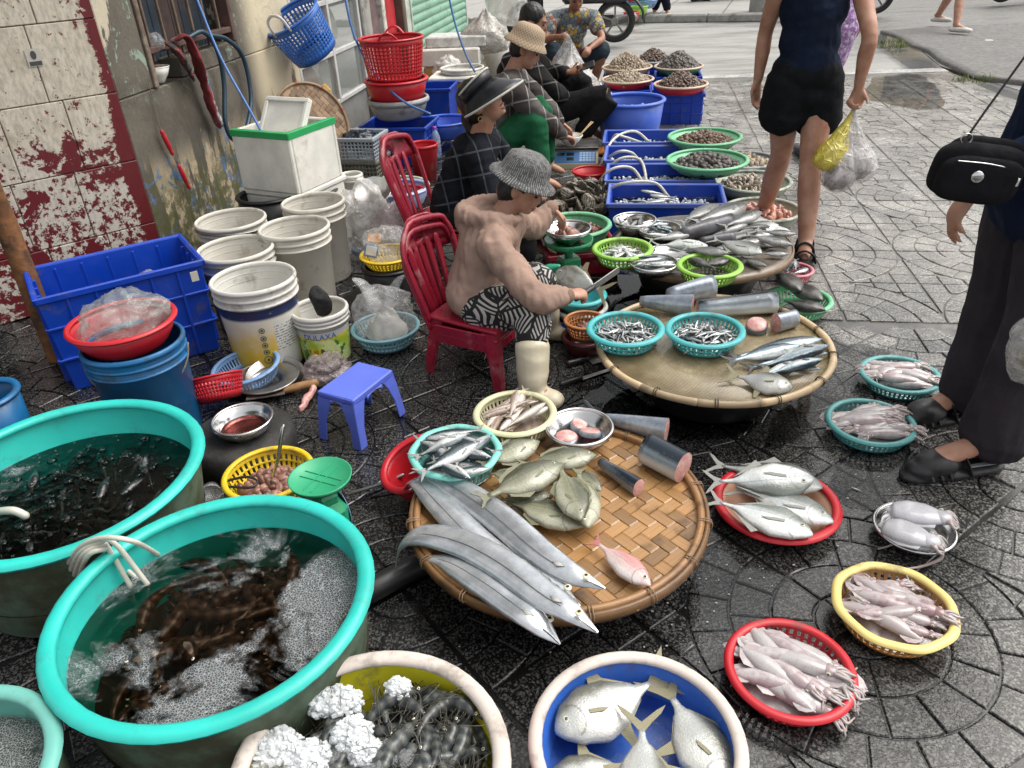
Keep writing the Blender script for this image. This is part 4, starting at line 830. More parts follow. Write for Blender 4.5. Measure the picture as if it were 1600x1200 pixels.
for (px, py, sc_, lb) in ((520, 1098, (.055, .03, .022), 'long white block of crushed ice at the yellow wall of the prawn tub'), (550, 1150, (.036, .034, .026), 'round white lump of crushed ice in the middle of the prawns'), (622, 1078, (.021, .021, .020), 'small clear ice cube lying on the prawns'), (575, 1180, (.03, .025, .02), 'white ice lump low in the middle of the prawn tub'), (430, 1170, (.045, .04, .024), 'crushed ice lump at the left of the prawn tub'), (480, 1190, (.04, .04, .022), 'crushed ice lump at the lower edge of the picture among prawns')):
    vf = crushed(sc_, px); o = mesh('ice_lump', vf, M_ICEW, None, at(px, py, .20), smooth=False); tag(o, lb, 'ice')
# blue basin of pompano
X, Y = .205, .915
basin('basin', 'blue basin with worn white rim holding four silver pompano', 'basin', X, Y, .13, .197, .13, .165, M_BASB, M_WHITE, M_RIMW, .014, .010); pool(X, Y, .045, .178, M_WATC, 'shallow water in the blue basin')
lay(POM, (868, 1145), (1018, 1068), .085, 'whole pompano nearest the rim of the blue basin, head left', -1, .12, .09, 'pompano in the blue basin'); lay(POM, (1142, 1240), (1050, 1090), .075, 'pompano at the right side of blue basin, tail up', 1, -.1, .09, 'pompano in the blue basin'); lay(POM, (1010, 1290), (1003, 1140), .10, 'pompano at the bottom centre of blue basin with yellow tail upright', 1, .1, .11, 'pompano in the blue basin'); lay(POM, (852, 1230), (980, 1195), .06, 'pompano half hidden at the lower left of blue basin', -1, .15, .06, 'pompano in the blue basin')
# squid and cuttlefish dishes
RS, YS, TS1, TS2 = (.582, 1.119), (.885, 1.278), (1.163, 2.054), (1.389, 2.339)
basket('basket', 'bright red round basket of pale squid', 'basket', RS[0], RS[1], .055, .131, .05, .108, M_RED, 46, 2, None, .011); mound('squid_bed', 'pale squid bodies deep in red basket', 'squid', *RS, .018, .110, .02, M_SQW, .012, 2, 'stuff')
squid_pile(SQ2, 17, *RS, .026, .108, .135, 'pale grey squid in the red basket', 'squid in the red basket', 4, -.75, .28, .02)
basket('basket', 'pale yellow wavy rimmed basket of pinkish squid', 'basket', *YS, .060, .130, .055, .108, plastic('orange_inside', (.60, .30, .10)), 46, 1, M_YCRM, .012, scal=.012); mound('squid_bed', 'pinkish squid bodies deep in yellow basket', 'squid', *YS, .02, .110, .02, M_SQ, .012, 3, 'stuff')
squid_pile(SQ1, 18, *YS, .028, .106, .125, 'pinkish squid in the pale yellow basket', 'squid in the yellow basket', 5, -.55, .5, .02)
basket('basket', 'sea green basket of squid just in front of the black shoes', 'basket', *TS1, .050, .130, .045, .11, M_TEALD, 50, 2, None, .011); mound('squid_bed', 'squid bodies deep in the sea green basket', 'squid', *TS1, .016, .112, .02, M_SQW, .010, 4, 'stuff')
squid_pile(SQ2, 15, *TS1, .024, .107, .14, 'pale pink squid in the sea green basket by the shoes', 'squid in the sea green basket', 6, .08, .25, .018)
basket('basket', 'sea green basket of pale squid beside the dark trouser leg', 'basket', *TS2, .050, .127, .045, .107, M_TEALD, 50, 2, None, .011); mound('squid_bed', 'squid bodies deep in farther sea green basket', 'squid', *TS2, .016, .11, .02, M_SQW, .010, 5, 'stuff')
squid_pile(SQ2, 13, *TS2, .024, .10, .14, 'pale squid in the farther sea green basket', 'squid in the farther sea green basket', 7, -.5, .3, .018)
basin('plate', 'round steel plate with two white cuttlefish', 'plate', 1.077, 1.568, .036, .101, .033, .08, M_STEEL, None, None, .005, .004)
def cuttle(head, tail, z, label, seed):
    a, b = at(*head, z), at(*tail, z); d = a - b; L = d.length; o = mesh('cuttlefish', tube([(-L / 2, 0, 0), (-L * .42, 0, 0), (-L * .2, 0, .003), (L * .1, 0, .002), (L * .3, 0, 0)], [.012, .032, .043, .041, .030], 18, 5, .52), M_CUT, None, (a + b) / 2, (0, -.05, math.atan2(d.y, d.x))); tag(o, label, 'cuttlefish')
    mesh('head', join(ball((L * .38, 0, 0), (.028, .026, .017), 14, 8)), M_CUT, o); rn = random.Random(seed); ts = []
    for k in range(8): q = (k - 3.5) / 3.5; ts.append(tube([(L * .42, q * .016, 0), (L * .5, q * .024, .004), (L * .58, q * .03 + rn.uniform(-.006, .006), -.004), (L * .6 + .01, q * .02 + rn.uniform(-.01, .01), -.012)], [.007, .006, .0045, .002], 8, 3))
    mesh('arms', join(*ts), M_TENT, o); mesh('mantle_fin', slab([(x * L, y_) for x, y_ in ((-.48, .0), (-.40, .036), (-.1, .052), (.25, .044), (.3, .02), (.25, -.044), (-.1, -.052), (-.40, -.036))], .004), M_CUT, o, (0, 0, -.004), (PI / 2, 0, 0)); link('eye', eye_me, o, (L * .38, .026, .006), None, .006)
cuttle((1482, 812), (1390, 795), .062, 'upper white cuttlefish on the steel plate', 1); cuttle((1462, 850), (1378, 820), .062, 'lower white cuttlefish with a trailing arm on steel plate', 2)
tag(mesh('loose_arm', tube([at(1470, 855, .06), at(1470, 872, .03), at(1440, 885, .006), at(1405, 890, .006)], [.006, .005, .004, .0025], 8, 6), M_TENT), 'long pale cuttlefish arm hanging off steel plate', 'cuttlefish arm'); tag(mesh('loose_arm', tube([at(1400, 846, .05), at(1392, 852, .02), at(1372, 858, .006)], [.004, .003, .002], 8, 4), M_TENT), 'short pale arm trailing left of the steel plate', 'cuttlefish arm')
tag(put_fish(ANCH, at(1338, 764, .006), (PI / 2, 0, 2.4), .45, 'tiny dead fish lying alone on wet paving', 'fish'), 'tiny pale fish scrap lying alone on wet paving', 'fish'); tag(mesh('scrap', wob(ball((0, 0, 0), (.012, .008, .006), 10, 6), .006, 60), pm('orange_scrap', (.5, .2, .08), .5), None, at(1434, 676, .005)), 'small orange brown scrap beside the sea green basket', 'scrap')
# red rimmed tray of trevally
basin('tray', 'red rimmed round tray of silver trevally', 'tray', .738, 1.689, .045, .163, .042, .135, pm('tray_inside', (.52, .30, .20), .35, .3, 8), plastic('pale_tray_outside', (.6, .5, .38)), M_RED, .014, .009)
lay(TRED, (1285, 762), (1128, 728), .065, 'grey trevally at the back of red tray, tail over the rim', 1, -.1, .06, 'trevally on the red tray', tl=0); lay(TRE, (1272, 748), (1124, 752), .10, 'white bellied trevally lying on top in the red tray', -1, .1, .09, 'trevally on the red tray'); lay(TRE, (1302, 816), (1160, 768), .062, 'trevally second from the front in the red tray', 1, -.15, .065, 'trevally on the red tray'); lay(TRE, (1270, 836), (1125, 785), .07, 'front trevally along the near rim of red tray', 1, -.15, .085, 'trevally on the red tray')

# ------------------------------------------------------------------ woven tray
def bamboo(name, a, b, rough=.45):
    s = NT(name); o = s.obj(); r = s.rnd(); f1 = s.noise(s.mapping(o, (0, 0, 0), (2.5, 130, 60)), 1.0, 5, .7); f2 = s.noise(o, 9, 4)
    c = s.mix(f1, (*a, 1), (*b, 1)); c = s.mix(s.ramp(f2, .55, .72, 0, .7), c, (*[k * .35 for k in a], 1)); k = s.ramp(r, 0, 1, .62, 1.25); c = s.mix(1, c, s.comb(k, k, k), 'MULTIPLY'); s.bump(f1, .35, .002); return s.P(col=c, rough=s.ramp(f2, .3, .7, rough * .55, rough), coat=.12)
M_BAM = bamboo('wet_bamboo', (.19, .09, .03), (.43, .245, .095)); M_BAMR = bamboo('bamboo_rim', (.16, .075, .028), (.34, .19, .08)); M_BAMP = bamboo('pale_bamboo', (.42, .30, .17), (.62, .48, .30), .5); M_BAMD = bamboo('dry_bamboo', (.17, .10, .055), (.33, .22, .13), .8); M_TIE = pm('tie', (.06, .045, .03), .7, .2)
def woven(root, R, w_, mt, ang, amp=.0022, pat=4):
    n = int(R / w_)
    for dr in (0, 1):
        for i in range(-n, n + 1):
            y0 = (i + (.0)) * w_; half = math.sqrt(max(0, R * R - y0 * y0)) - .004
            if half < w_: continue
            xs = [-half]; js = range(-n - 1, n + 2); zs = []
            pts = []
            for j in js:
                up = ((i + j) % pat < pat / 2) if dr == 0 else not ((j - i) % pat < pat / 2)
                for e in (-.36, .36):
                    x = (j + e) * w_
                    if -half < x < half: pts.append((x, amp if up else -amp))
            if len(pts) < 2: continue
            pts = [(-half, pts[0][1])] + pts + [(half, pts[-1][1])]; hw = w_ * .485; v, f = [], []
            for x, z in pts: v += [(x, y0 - hw, z - .0009), (x, y0 + hw, z - .0009), (x, y0 + hw * .96, z + .0009), (x, y0 - hw * .96, z + .0009)]
            for k in range(len(pts) - 1):
                a = k * 4
                for q in range(4): f.append((a + q, a + (q + 1) % 4, a + 4 + (q + 1) % 4, a + 4 + q))
            # each strip keeps its own origin so its grain runs along it
            o = mesh('strip', ([(x, y - y0, z) for x, y, z in v], f), mt, root, smooth=False); c_, s_ = math.cos(ang + dr * PI / 2), math.sin(ang + dr * PI / 2); o.location = (-s_ * y0, c_ * y0, 0); o.rotation_euler = (0, 0, ang + dr * PI / 2)
def ties(root, R, n, mt, h=.026, w_=.020, z=.012):
    me = None
    for k in range(n):
        a = 2 * PI * (k + .3) / n
        vf = join(*[tube([(x, d, -h), (x + w_, d, -h * .3), (x + w_ * .8, d, h), (x - w_ * .8, d, h), (x - w_, d, -h * .3), (x, d, -h)], .0016, 5, 2) for x, d in ((0, -.004), (0, .004))])
        if me is None: o = mesh('tie', vf, mt, root); me = o.data
        else: o = link('tie', me, root)
        o.location = (R * math.cos(a), R * math.sin(a), z); o.rotation_euler = (0, 0, a)
def stand(name, label, X, Y, R, h, m): basin(name, label, 'tub', X, Y, h, R, h, R * .85, m)
T1 = thing('woven_tray', 'round woven bamboo tray with hairtail and olive fish', 'tray', (.104, 1.587, .155), 0); woven(T1, .385, .0335, M_BAM, math.radians(38))
mesh('inner_hoop', lathe([(.366, .002), (.381, .000), (.383, .018), (.374, .022), (.365, .018), (.366, .002)], 72), M_BAMR, T1); mesh('outer_hoop', lathe([(.384, -.014), (.394, -.014), (.398, .0), (.395, .016), (.385, .018), (.384, -.014)], 72), M_BAMR, T1); ties(T1, .383, 16, M_BAMD, .017, .018, .004)
basin('tub', 'black tub under the woven tray', 'tub', .10, 1.60, .145, .24, .145, .20, M_BLK, n=32)
M_BLKP = pm('black_pipe', (.02, .02, .022), .4, .3, 10); tag(mesh('pipe', tube([at(575, 925, .03), at(640, 890, .035), at(720, 850, .04)], .033, 14, 4), M_BLKP), 'thick black pipe lying under left side of woven tray', 'pipe')
# hairtails
s = NT('hairtail_skin'); p = s.obj(); f1 = s.noise(s.mapping(p, (0, 0, 0), (1, 1, 1)), 22, 6, .7); f2 = s.noise(p, 160, 3); c = s.mix(s.ramp(f1, .3, .75), (.40, .43, .46, 1), (.66, .68, .70, 1)); c = s.mix(s.ramp(f1, .64, .8, 0, .3), c, (.26, .28, .29, 1)); s.bump(s.math('ADD', f1, s.math('MULTIPLY', f2, .4)), .2, .003); M_HAIR = s.P(col=c, rough=.2, metal=.6, coat=.4)
def hairtail(pts, rads, label, eye, up=1):
    P = [at(x, y, z) for x, y, z in pts]; o = mesh('hairtail', tube(P, rads, 14, 7, .34), M_HAIR); tag(o, label, 'fish', 'hairtails on the woven tray'); K = catm(P, 7); n = len(K); v, f = [], []; k0 = 0
    for i in range(int(n * .12), int(n * .86)):                                            # low dorsal fin along the upper edge
        t = i / (n - 1); d = (K[min(i + 1, n - 1)] - K[max(i - 1, 0)]).normalized(); sd = Vector((-d.y, d.x, 0)) * up; r = lerpl(rads, t); b = K[i] + sd * r * .93; e = b + sd * (.008 + .003 * (i % 2)) - Vector((0, 0, .002))
        v += [b + Vector((0, 0, .002)), e, b - Vector((0, 0, .002))]
    for i in range(len(v) // 3 - 1): a = i * 3; f += [(a, a + 1, a + 4, a + 3), (a + 1, a + 2, a + 5, a + 4)]
    mesh('dorsal_fin', (v, f), F_GREY, o); LL = []
    for i in range(int(n * .15), int(n * .82), 3): d = (K[i + 1] - K[i - 1]).normalized(); r = lerpl(rads, i / (n - 1)); LL.append(K[i] - Vector((-d.y, d.x, 0)) * up * r * .25 + Vector((0, 0, r * .325)))
    mesh('lateral_line', tube(LL, .0011, 5, 2), pm('lateral', (.16, .17, .18), .4), o)
    for e_, r in ((eye, .0095),): q = at(*e_); link('eye', eyey_me, o, q, (PI / 2, 0, 0), r)
    h = K[-1]; g = (K[-1] - K[-6]).normalized(); sd = Vector((-g.y, g.x, 0)) * up
    mesh('mouth', tube([h + Vector((0, 0, .002)) - sd * .003, h - g * .022 + Vector((0, 0, .007)) - sd * .006, h - g * .04 + Vector((0, 0, .011)) - sd * .010], .0011, 5, 3), pm('mouth_dark', (.05, .04, .04), .5), o)
    q = K[int(n * .80)]; mesh('pectoral_fin', slab([(0, 0), (.018, .006), (.034, .002), (.02, -.008)], .002), F_SILV, o, q + Vector((0, 0, .012)), (PI / 2, 0, math.atan2(-g.y, -g.x)))
RH = [.003, .017, .033, .040, .041, .040, .035, .025, .004]
hairtail([(628, 768, .10), (650, 752, .185), (690, 790, .19), (750, 850, .19), (810, 895, .192), (860, 915, .194), (905, 946, .196)], RH, 'hairtail in the middle of the bundle, head above the tray rim', (887, 918, .215))
hairtail([(640, 765, .17), (668, 745, .20), (720, 768, .20), (780, 810, .205), (840, 862, .21), (890, 895, .212), (944, 919, .205)], RH, 'uppermost hairtail with its snout on the tray weave', (916, 900, .232))
hairtail([(655, 870, .165), (700, 878, .18), (750, 905, .19), (800, 940, .195), (835, 968, .20), (874, 1005, .165)], RH, 'lowest hairtail with its head hanging off the tray', (859, 967, .195))
hairtail([(617, 890, .08), (628, 852, .15), (660, 836, .19), (725, 850, .205), (790, 885, .215), (850, 930, .22), (890, 955, .222), (933, 987, .205)], RH, 'front hairtail with curled tail hanging over tray edge', (905, 957, .242))
def grow(h, t, k): c_ = ((h[0] + t[0]) / 2, (h[1] + t[1]) / 2); return tuple((c_[0] + (q[0] - c_[0]) * k, c_[1] + (q[1] - c_[1]) * k) for q in (h, t))
for i, (h, t, d, lb) in enumerate((((925, 712), (830, 724), 1, 'olive fish lying across the top of the heap on woven tray'), ((872, 728), (770, 772), 1, 'large olive fish at the left of the heap'), ((838, 692), (765, 722), 1, 'olive fish at the back left of the heap'), ((860, 775), (790, 780), -1, 'olive fish poking out under the large one'),
        ((936, 765), (898, 735), 1, 'round olive fish at the right of the heap'), ((905, 808), (878, 738), 1, 'dark olive fish pointing at the camera in the heap'), ((918, 820), (905, 745), -1, 'thin olive fish leaning on the dark one'), ((905, 820), (808, 788), 1, 'olive fish along the near edge of the heap'), ((815, 745), (768, 740), 1, 'small olive fish by the mint basket'))):
    zz = [.225, .235, .20, .195, .20, .23, .215, .19, .195][i]; lay(RAB, *grow(h, t, 1.14), zz, lb, d, random.uniform(-.2, .2), None, 'olive fish heaped on the woven tray')
lay(BREAM, (1016, 915), (935, 850), .185, 'single pink bream near the front of the woven tray', 1, 0, None)
# cut fish
s = NT('tuna_skin'); o = s.obj(); x, y, z = s.sep(o)[0:3]; n1 = s.noise(o, 20, 6, .65); zz = s.math('ADD', z, s.math('MULTIPLY_ADD', n1, .03, -.015)); c = s.mix(s.ramp(zz, -.02, .005), (.55, .57, .58, 1), (.18, .22, .25, 1)); c = s.mix(s.ramp(zz, .006, .022), c, (.022, .032, .045, 1)); c = s.mix(s.ramp(n1, .6, .75, 0, .4), c, (.5, .52, .55, 1)); s.bump(n1, .2, .003); M_TUNA = s.P(col=c, rough=.25, metal=.3, coat=.3)
s = NT('silver_tuna_skin'); o = s.obj(); x, y, z = s.sep(o)[0:3]; n1 = s.noise(o, 24, 6, .7); c = s.mix(s.ramp(n1, .3, .7), (.20, .235, .29, 1), (.46, .50, .54, 1)); c = s.mix(s.ramp(z, .01, .035, 0, .6), c, (.08, .10, .14, 1)); s.bump(s.noise(o, 120, 3), .2, .002); M_TUNAS = s.P(col=c, rough=.28, metal=.35, coat=.3)
s = NT('raw_flesh'); o = s.obj(); n1 = s.noise(o, 45, 6, .7); w_ = s.vor(o, 70, 'DISTANCE_TO_EDGE'); c = s.mix(s.ramp(n1, .35, .7), (.50, .20, .19, 1), (.66, .40, .36, 1)); c = s.mix(s.ramp(w_, 0, .08, .35, 0), c, (.72, .55, .50, 1)); s.bump(n1, .3, .003); M_FLESH = s.P(col=c, rough=.3, sss=.08, coat=.3)
def chunk(a, b, z, ra, rb, label, mt=None, cut=(False, True), sq=.82, roll=0.0, zb=None, cat='fish piece', fin=False):
    A, B = at(*a, z), at(*b, zb or z); d = B - A; L = d.length; root = thing('fish_piece', label, cat, (A + B) / 2, (0, 0, 0)); root.rotation_euler = (d.to_track_quat('X', 'Z').to_matrix() @ Matrix.Rotation(roll, 3, 'X')).to_euler(); rt = []
    N = 8; v, f = [], []; n = 22
    for i in range(N + 1):
        t = i / N; r = ra + (rb - ra) * (t ** .8); x = -L / 2 + L * t
        for j in range(n): q = 2 * PI * j / n; v.append((x, r * sq * math.cos(q), r * math.sin(q) * (1.05 if math.sin(q) < 0 else 1)))
    for i in range(N):
        for j in range(n): f.append((i * n + j, i * n + (j + 1) % n, (i + 1) * n + (j + 1) % n, (i + 1) * n + j))
    if not cut[0]: f.append(tuple(range(n - 1, -1, -1)))
    if not cut[1]: f.append(tuple(N * n + j for j in range(n)))
    mesh('skin', (v, f), mt or M_TUNA, root)
    for e, on in enumerate(cut):
        if on:
            r = rb if e else ra; x = (L / 2 if e else -L / 2); cv = [(x + (.003 if e else -.003), 0, 0)]; cf = []
            for k in (1, 2, 3):
                for j in range(n): q = 2 * PI * j / n; rr = r * k / 3 * .995; cv.append((x + (.003 if e else -.003) * (1 - (k / 3) ** 3) + .0012 * noise.noise((j, k * 3, r * 99)), rr * sq * math.cos(q), rr * math.sin(q) * (1.05 if math.sin(q) < 0 else 1)))
            for j in range(n): cf.append((0, 1 + j, 1 + (j + 1) % n) if e else (0, 1 + (j + 1) % n, 1 + j))
            for k in range(2):
                for j in range(n): p0, p1 = 1 + k * n + j, 1 + k * n + (j + 1) % n; cf.append((p0, p0 + n, p1 + n, p1) if e else (p0, p1, p1 + n, p0 + n))
            mesh('cut_face', (cv, cf), M_FLESH, root)
    if fin: mesh('tail_fin', slab([(-L / 2, .004), (-L / 2 - .05, .05), (-L / 2 - .065, .05), (-L / 2 - .03, 0), (-L / 2 - .065, -.05), (-L / 2 - .05, -.05), (-L / 2, -.004)], .004), F_DARK, root)
    return root
chunk((940, 652), (1042, 672), .195, .012, .038, 'tapering mackerel tail piece at the back of the woven tray', M_TUNAS, fin=True); chunk((1010, 700), (1068, 730), .205, .045, .044, 'thick dark tuna chunk at right of the woven tray', None, roll=-.4); chunk((938, 722), (998, 762), .182, .014, .027, 'small dark tail piece cut pink at its end on woven tray', None)
# baskets on the woven tray
basket('basket', 'mint basket of blue backed scad at left of the woven tray', 'basket', -.170, 1.765, .228, .121, .06, .098, M_MINT, 52, 1, None, .011, scal=.015)
for i, (h, t, zz, d) in enumerate((((765, 690), (660, 690), .235, 1), ((735, 678), (655, 712), .245, -1), ((752, 735), (690, 715), .235, 1), ((735, 745), (655, 735), .23, 1), ((768, 715), (700, 705), .25, -1), ((655, 690), (715, 725), .235, 1), ((750, 690), (665, 735), .262, 1), ((768, 680), (715, 720), .255, -1), ((700, 680), (770, 705), .24, 1), ((665, 685), (745, 672), .245, -1), ((765, 732), (700, 738), .25, 1), ((735, 748), (680, 722), .258, -1))):
    lay(SCAD, h, t, zz - .004, 'blue backed scad in the mint basket', d, random.uniform(-.25, .25), zz - .006, 'scad in the mint basket')
mound('fish_bed', 'scad deep in the mint basket', 'fish', -.17, 1.765, .17, .105, .03, SCAD['me'].materials[0], .012, 8, 'stuff')
basket('basket', 'cream basket of pale brown lizardfish', 'basket', .004, 1.95, .225, .117, .058, .092, M_CREAM, 46, 1, None, .011); mound('fish_bed', 'lizardfish deep in cream basket', 'fish', 0.004, 1.95, .17, .10, .03, LIZ['me'].materials[0], .012, 9, 'stuff')
pile(LIZ, 15, .004, 1.95, .203, .075, .15, 'pale brown lizardfish in the cream basket', 'lizardfish in the cream basket', 21, .9, .55, .006)
basin('bowl', 'small steel bowl of pink fish steaks on the woven tray', 'bowl', .191, 1.861, .225, .096, .06, .06, M_STEEL, None, None, .005, .004)
for i, (px, py, lb) in enumerate(((885, 683, 'pink fish steak at left of the steel bowl'), (905, 664, 'pink fish steak at the back of steel bowl'), (922, 676, 'pink fish steak at right of the steel bowl'))):
    st = thing('fish_steak', lb, 'fish steak', at(px, py, .195), (.25, .1, i * 1.3)); mesh('flesh', lathe([(0, .010), (.028, .009), (.034, .004), (.034, -.006), (0, -.008)], 20, (1, .75)), M_FLESH, st); mesh('skin', lathe([(.0335, .008), (.0350, .004), (.0350, -.008), (.033, -.009)], 20, (1, .75)), M_TUNAS, st)
basin('basin', 'red plastic basin leaning behind the mint basket', 'basin', -.262, 1.86, .15, .10, .12, .075, M_RED, rot=(0, -.4, .5))
tag(mesh('metal_rod', tube([at(545, 772, .02), at(600, 755, .05), at(630, 742, .07)], .006, 8, 1), M_STEELD), 'thin metal rod between green scale and red basin', 'rod')

# ------------------------------------------------------------------ pale tray with sardine baskets
X, Y = .715, 2.378; T2 = thing('bamboo_tray', 'pale rimmed round bamboo tray with two turquoise baskets', 'tray', (X, Y, .185)); s = NT('wet_mat'); p = s.obj(); n1 = s.noise(p, 5, 6, .65); wv = s.math('MULTIPLY', s.wave(s.mapping(p, (0, 0, .7)), 40, 2, 'X'), s.wave(s.mapping(p, (0, 0, .7)), 40, 2, 'Y')); c = s.mix(s.ramp(n1, .35, .68), (.17, .125, .06, 1), (.36, .29, .17, 1)); c = s.mix(s.math('MULTIPLY', wv, .45), c, (.42, .36, .24, 1)); s.bump(s.math('ADD', wv, s.math('MULTIPLY', n1, 2)), .35, .004); M_MAT = s.P(col=c, rough=s.ramp(n1, .35, .6, .06, .3), coat=.6)
mesh('mat', lathe([(0, 0), (.2, 0), (.39, .002), (.39, -.008), (0, -.008)], 64), M_MAT, T2)
PR = .398
for k in range(13):
    a0, a1 = 2 * PI * k / 13 + .012, 2 * PI * (k + 1) / 13 - .012; mesh('rim_pole', tube([(PR * math.cos(a0 + (a1 - a0) * q / 6), PR * math.sin(a0 + (a1 - a0) * q / 6), .008) for q in range(7)], [.0135, .0125, .012, .012, .012, .0125, .0135], 10, 2), M_BAMP, T2)
ties(T2, PR, 13, M_TIE, .015, .014, .008); stand('tub', 'black tub under the pale bamboo tray', X, Y, .27, .17, M_BLK)
def zz_basket(nm, lb, X, Y, seed, lbf, gr):
    basket('basket', lb, 'basket', X, Y, .247, .127, .055, .1, M_TEAL, 44, 2, None, .012); mound('fish_bed', lbf + ' packed below', 'fish', X, Y, .2, .105, .02, ANCH['me'].materials[0], .010, seed, 'stuff')
    rn = random.Random(seed)
    for i in range(115):
        r = .105 * math.sqrt((i + .5) / 115); a = i * 2.39996; put_fish(ANCH, (X + r * math.cos(a), Y + r * math.sin(a), .214 + .026 * (1 - (r / .105) ** 2) + rn.uniform(-.003, .006)), (rn.uniform(0, 6), rn.uniform(-.25, .25), rn.uniform(0, 6.3)), rn.uniform(.75, 1.05), lbf, 'fish', gr, parts=False)
zz_basket('b', 'left turquoise basket of small anchovies on pale tray', .412, 2.425, 31, 'small silver anchovy in the left turquoise basket', 'anchovies in the left turquoise basket'); zz_basket('b', 'right turquoise basket of small anchovies on pale tray', .684, 2.382, 32, 'small silver anchovy in the right turquoise basket', 'anchovies in the right turquoise basket')
for i, (h, t, zz, d, lb) in enumerate((((1278, 531), (1158, 556), .215, 1, 'mackerel at the back of the row near tray rim'), ((1291, 541), (1200, 570), .225, -1, 'mackerel on top with its head at tray rim'), ((1245, 541), (1150, 562), .228, 1, 'mackerel with its tail furthest left in the row'), ((1290, 552), (1228, 558), .205, 1, 'mackerel half covered at the right of the row'), ((1282, 562), (1205, 583), .225, -1, 'dark backed mackerel across middle of the row'), ((1280, 576), (1222, 570), .20, 1, 'front mackerel lying flat at the right rim'), ((1246, 566), (1186, 592), .215, -1, 'dark mackerel at the near end of the row'), ((1262, 549), (1180, 572), .205, 1, 'mackerel buried in the middle of the row'))):
    lay(MACK, *grow(h, t, 1.1), zz, lb, d, random.uniform(-.2, .2), zz - .008, 'mackerel on the pale bamboo tray')
lay(POM, (1238, 607), (1152, 588), .212, 'pale pompano at the front of pale bamboo tray', 1, 0, None)
chunk((1000, 470), (1082, 478), .232, .018, .045, 'silver tuna piece cut red behind the turquoise baskets', M_TUNAS); chunk((1045, 462), (1112, 448), .24, .030, .050, 'silver tuna piece behind the others at back of pale tray', M_TUNAS, (False, False)); chunk((1090, 482), (1211, 471), .232, .030, .042, 'long dark tuna body at the back of pale tray', None, (False, False), roll=-.6); chunk((1212, 505), (1242, 497), .22, .036, .034, 'short tuna chunk with dark flesh near the tray rim', M_TUNAS, (True, False))
st = thing('fish_steak', 'round tuna steak standing on the pale tray', 'fish steak', at(1182, 510, .205), (.35, -.15, 0)); mesh('flesh', lathe([(0, .018), (.030, .016), (.037, .012), (.037, -.014), (0, -.016)], 24), M_FLESH, st); mesh('skin', lathe([(.0365, .0125), (.039, .008), (.039, -.016), (.034, -.018)], 24), M_TUNA, st)
# ------------------------------------------------------------------ third tray with larger fish
M_BOARD = pm('wet_board', (.20, .165, .13), .3, .35, 6, .3, 30, dirt=.3, dcol=(.07, .055, .045)); M_SHEET = pm('white_sheet', (.62, .62, .6), .3, .2, 9, .2, 40)
X, Y = .885, 3.30; T3 = thing('board_tray', 'grey wooden round board crowded with grey fish and steel bowls', 'tray', (X, Y, .20)); mesh('board', lathe([(0, .012), (.385, .012), (.403, .006), (.405, -.012), (.395, -.022), (0, -.022)], 64), M_BOARD, T3); mesh('wet_film', mv(disc(.38, 48), 0, 0, .0145), M_FILM, T3, smooth=False)
mesh('rim_band', lathe([(.404, .010), (.411, .006), (.411, -.016), (.404, -.02)], 64), pm('board_edge', (.22, .15, .09), .5, .3, 9), T3)
basin('tub', 'dark tub under the grey wooden board', 'tub', X, Y, .18, .30, .18, .25, M_BLK); pile(GREYF, 16, 1.06, 3.33, .215, .15, .22, 'grey fish deep in the heap on the wooden board', 'fish heaped on the wooden board', 44, .2, .7, .008, dome=.015)
vs_, fs_ = [], []
for i in range(13):
    for j in range(9): u_, t_ = i / 12, j / 8; vs_.append((-.17 + .34 * u_, -.12 + .24 * t_, .0145 + .006 + .012 * noise.noise((u_ * 4, t_ * 4, 2)) - .02 * max(0, abs(u_ - .5) - .42)))
for i in range(12):
    for j in range(8): a = i * 9 + j; fs_.append((a, a + 9, a + 10, a + 1))
tag(solid(mesh('plastic_sheet', (vs_, fs_), M_SHEET, None, (1.12, 3.42, .205), (0, 0, .3)), .001), 'crumpled white plastic sheet under the large fish', 'sheet')
basin('bowl', 'steel bowl of dark fish at the back left of board', 'bowl', .612, 3.455, .285, .098, .065, .065, M_STEEL, None, None, .005, .004); basin('bowl', 'steel bowl of small silver fish behind the lime basket', 'bowl', .71, 3.365, .27, .098, .055, .07, M_STEEL, None, None, .005, .004); basin('bowl', 'shallow steel bowl of slim fish at the front of board', 'bowl', .617, 2.99, .258, .098, .045, .07, M_STEEL, None, None, .005, .004); basin('dish', 'oval steel dish of silver fish in the middle of board', 'dish', .735, 3.14, .24, .125, .028, .10, M_STEEL, None, None, .006, .004, ell=(1, .7))
lay(BLKF, (1012, 338), (975, 342), .265, 'dark fish in the back steel bowl', 1); pile(GREYF, 4, .612, 3.455, .245, .05, .10, 'grey fish in the back steel bowl', 'fish in the back steel bowl', 41)
pile(MACK, 12, .71, 3.365, .235, .065, .09, 'small silver fish in the steel bowl', 'small fish in the steel bowl', 42, dome=.012); pile(SCAD, 9, .617, 2.99, .228, .06, .12, 'slim grey fish in the shallow steel bowl', 'slim fish in the shallow steel bowl', 43, .15, .2, dome=.012)
basket('basket', 'lime green basket of pale translucent squid', 'basket', .508, 3.135, .268, .121, .055, .095, M_LIME, 40, 2, None, .012); s = NT('jelly'); o = s.obj(); c = s.mix(s.noise(o, 40, 4), (.34, .36, .36, 1), (.62, .64, .63, 1)); M_JEL = s.P(col=c, rough=.12, coat=.5, trans=.2); mound('squid_bed', 'pale squid deep in lime basket', 'squid', .508, 3.135, .222, .10, .02, M_JEL, .02, 12, 'stuff')
JSQ = squid('baby_squid', M_JEL); squid_pile(JSQ, 22, .508, 3.135, .225, .095, .06, 'small translucent squid in the lime basket', 'small squid in the lime basket', 9, .3, 1.5, .018)
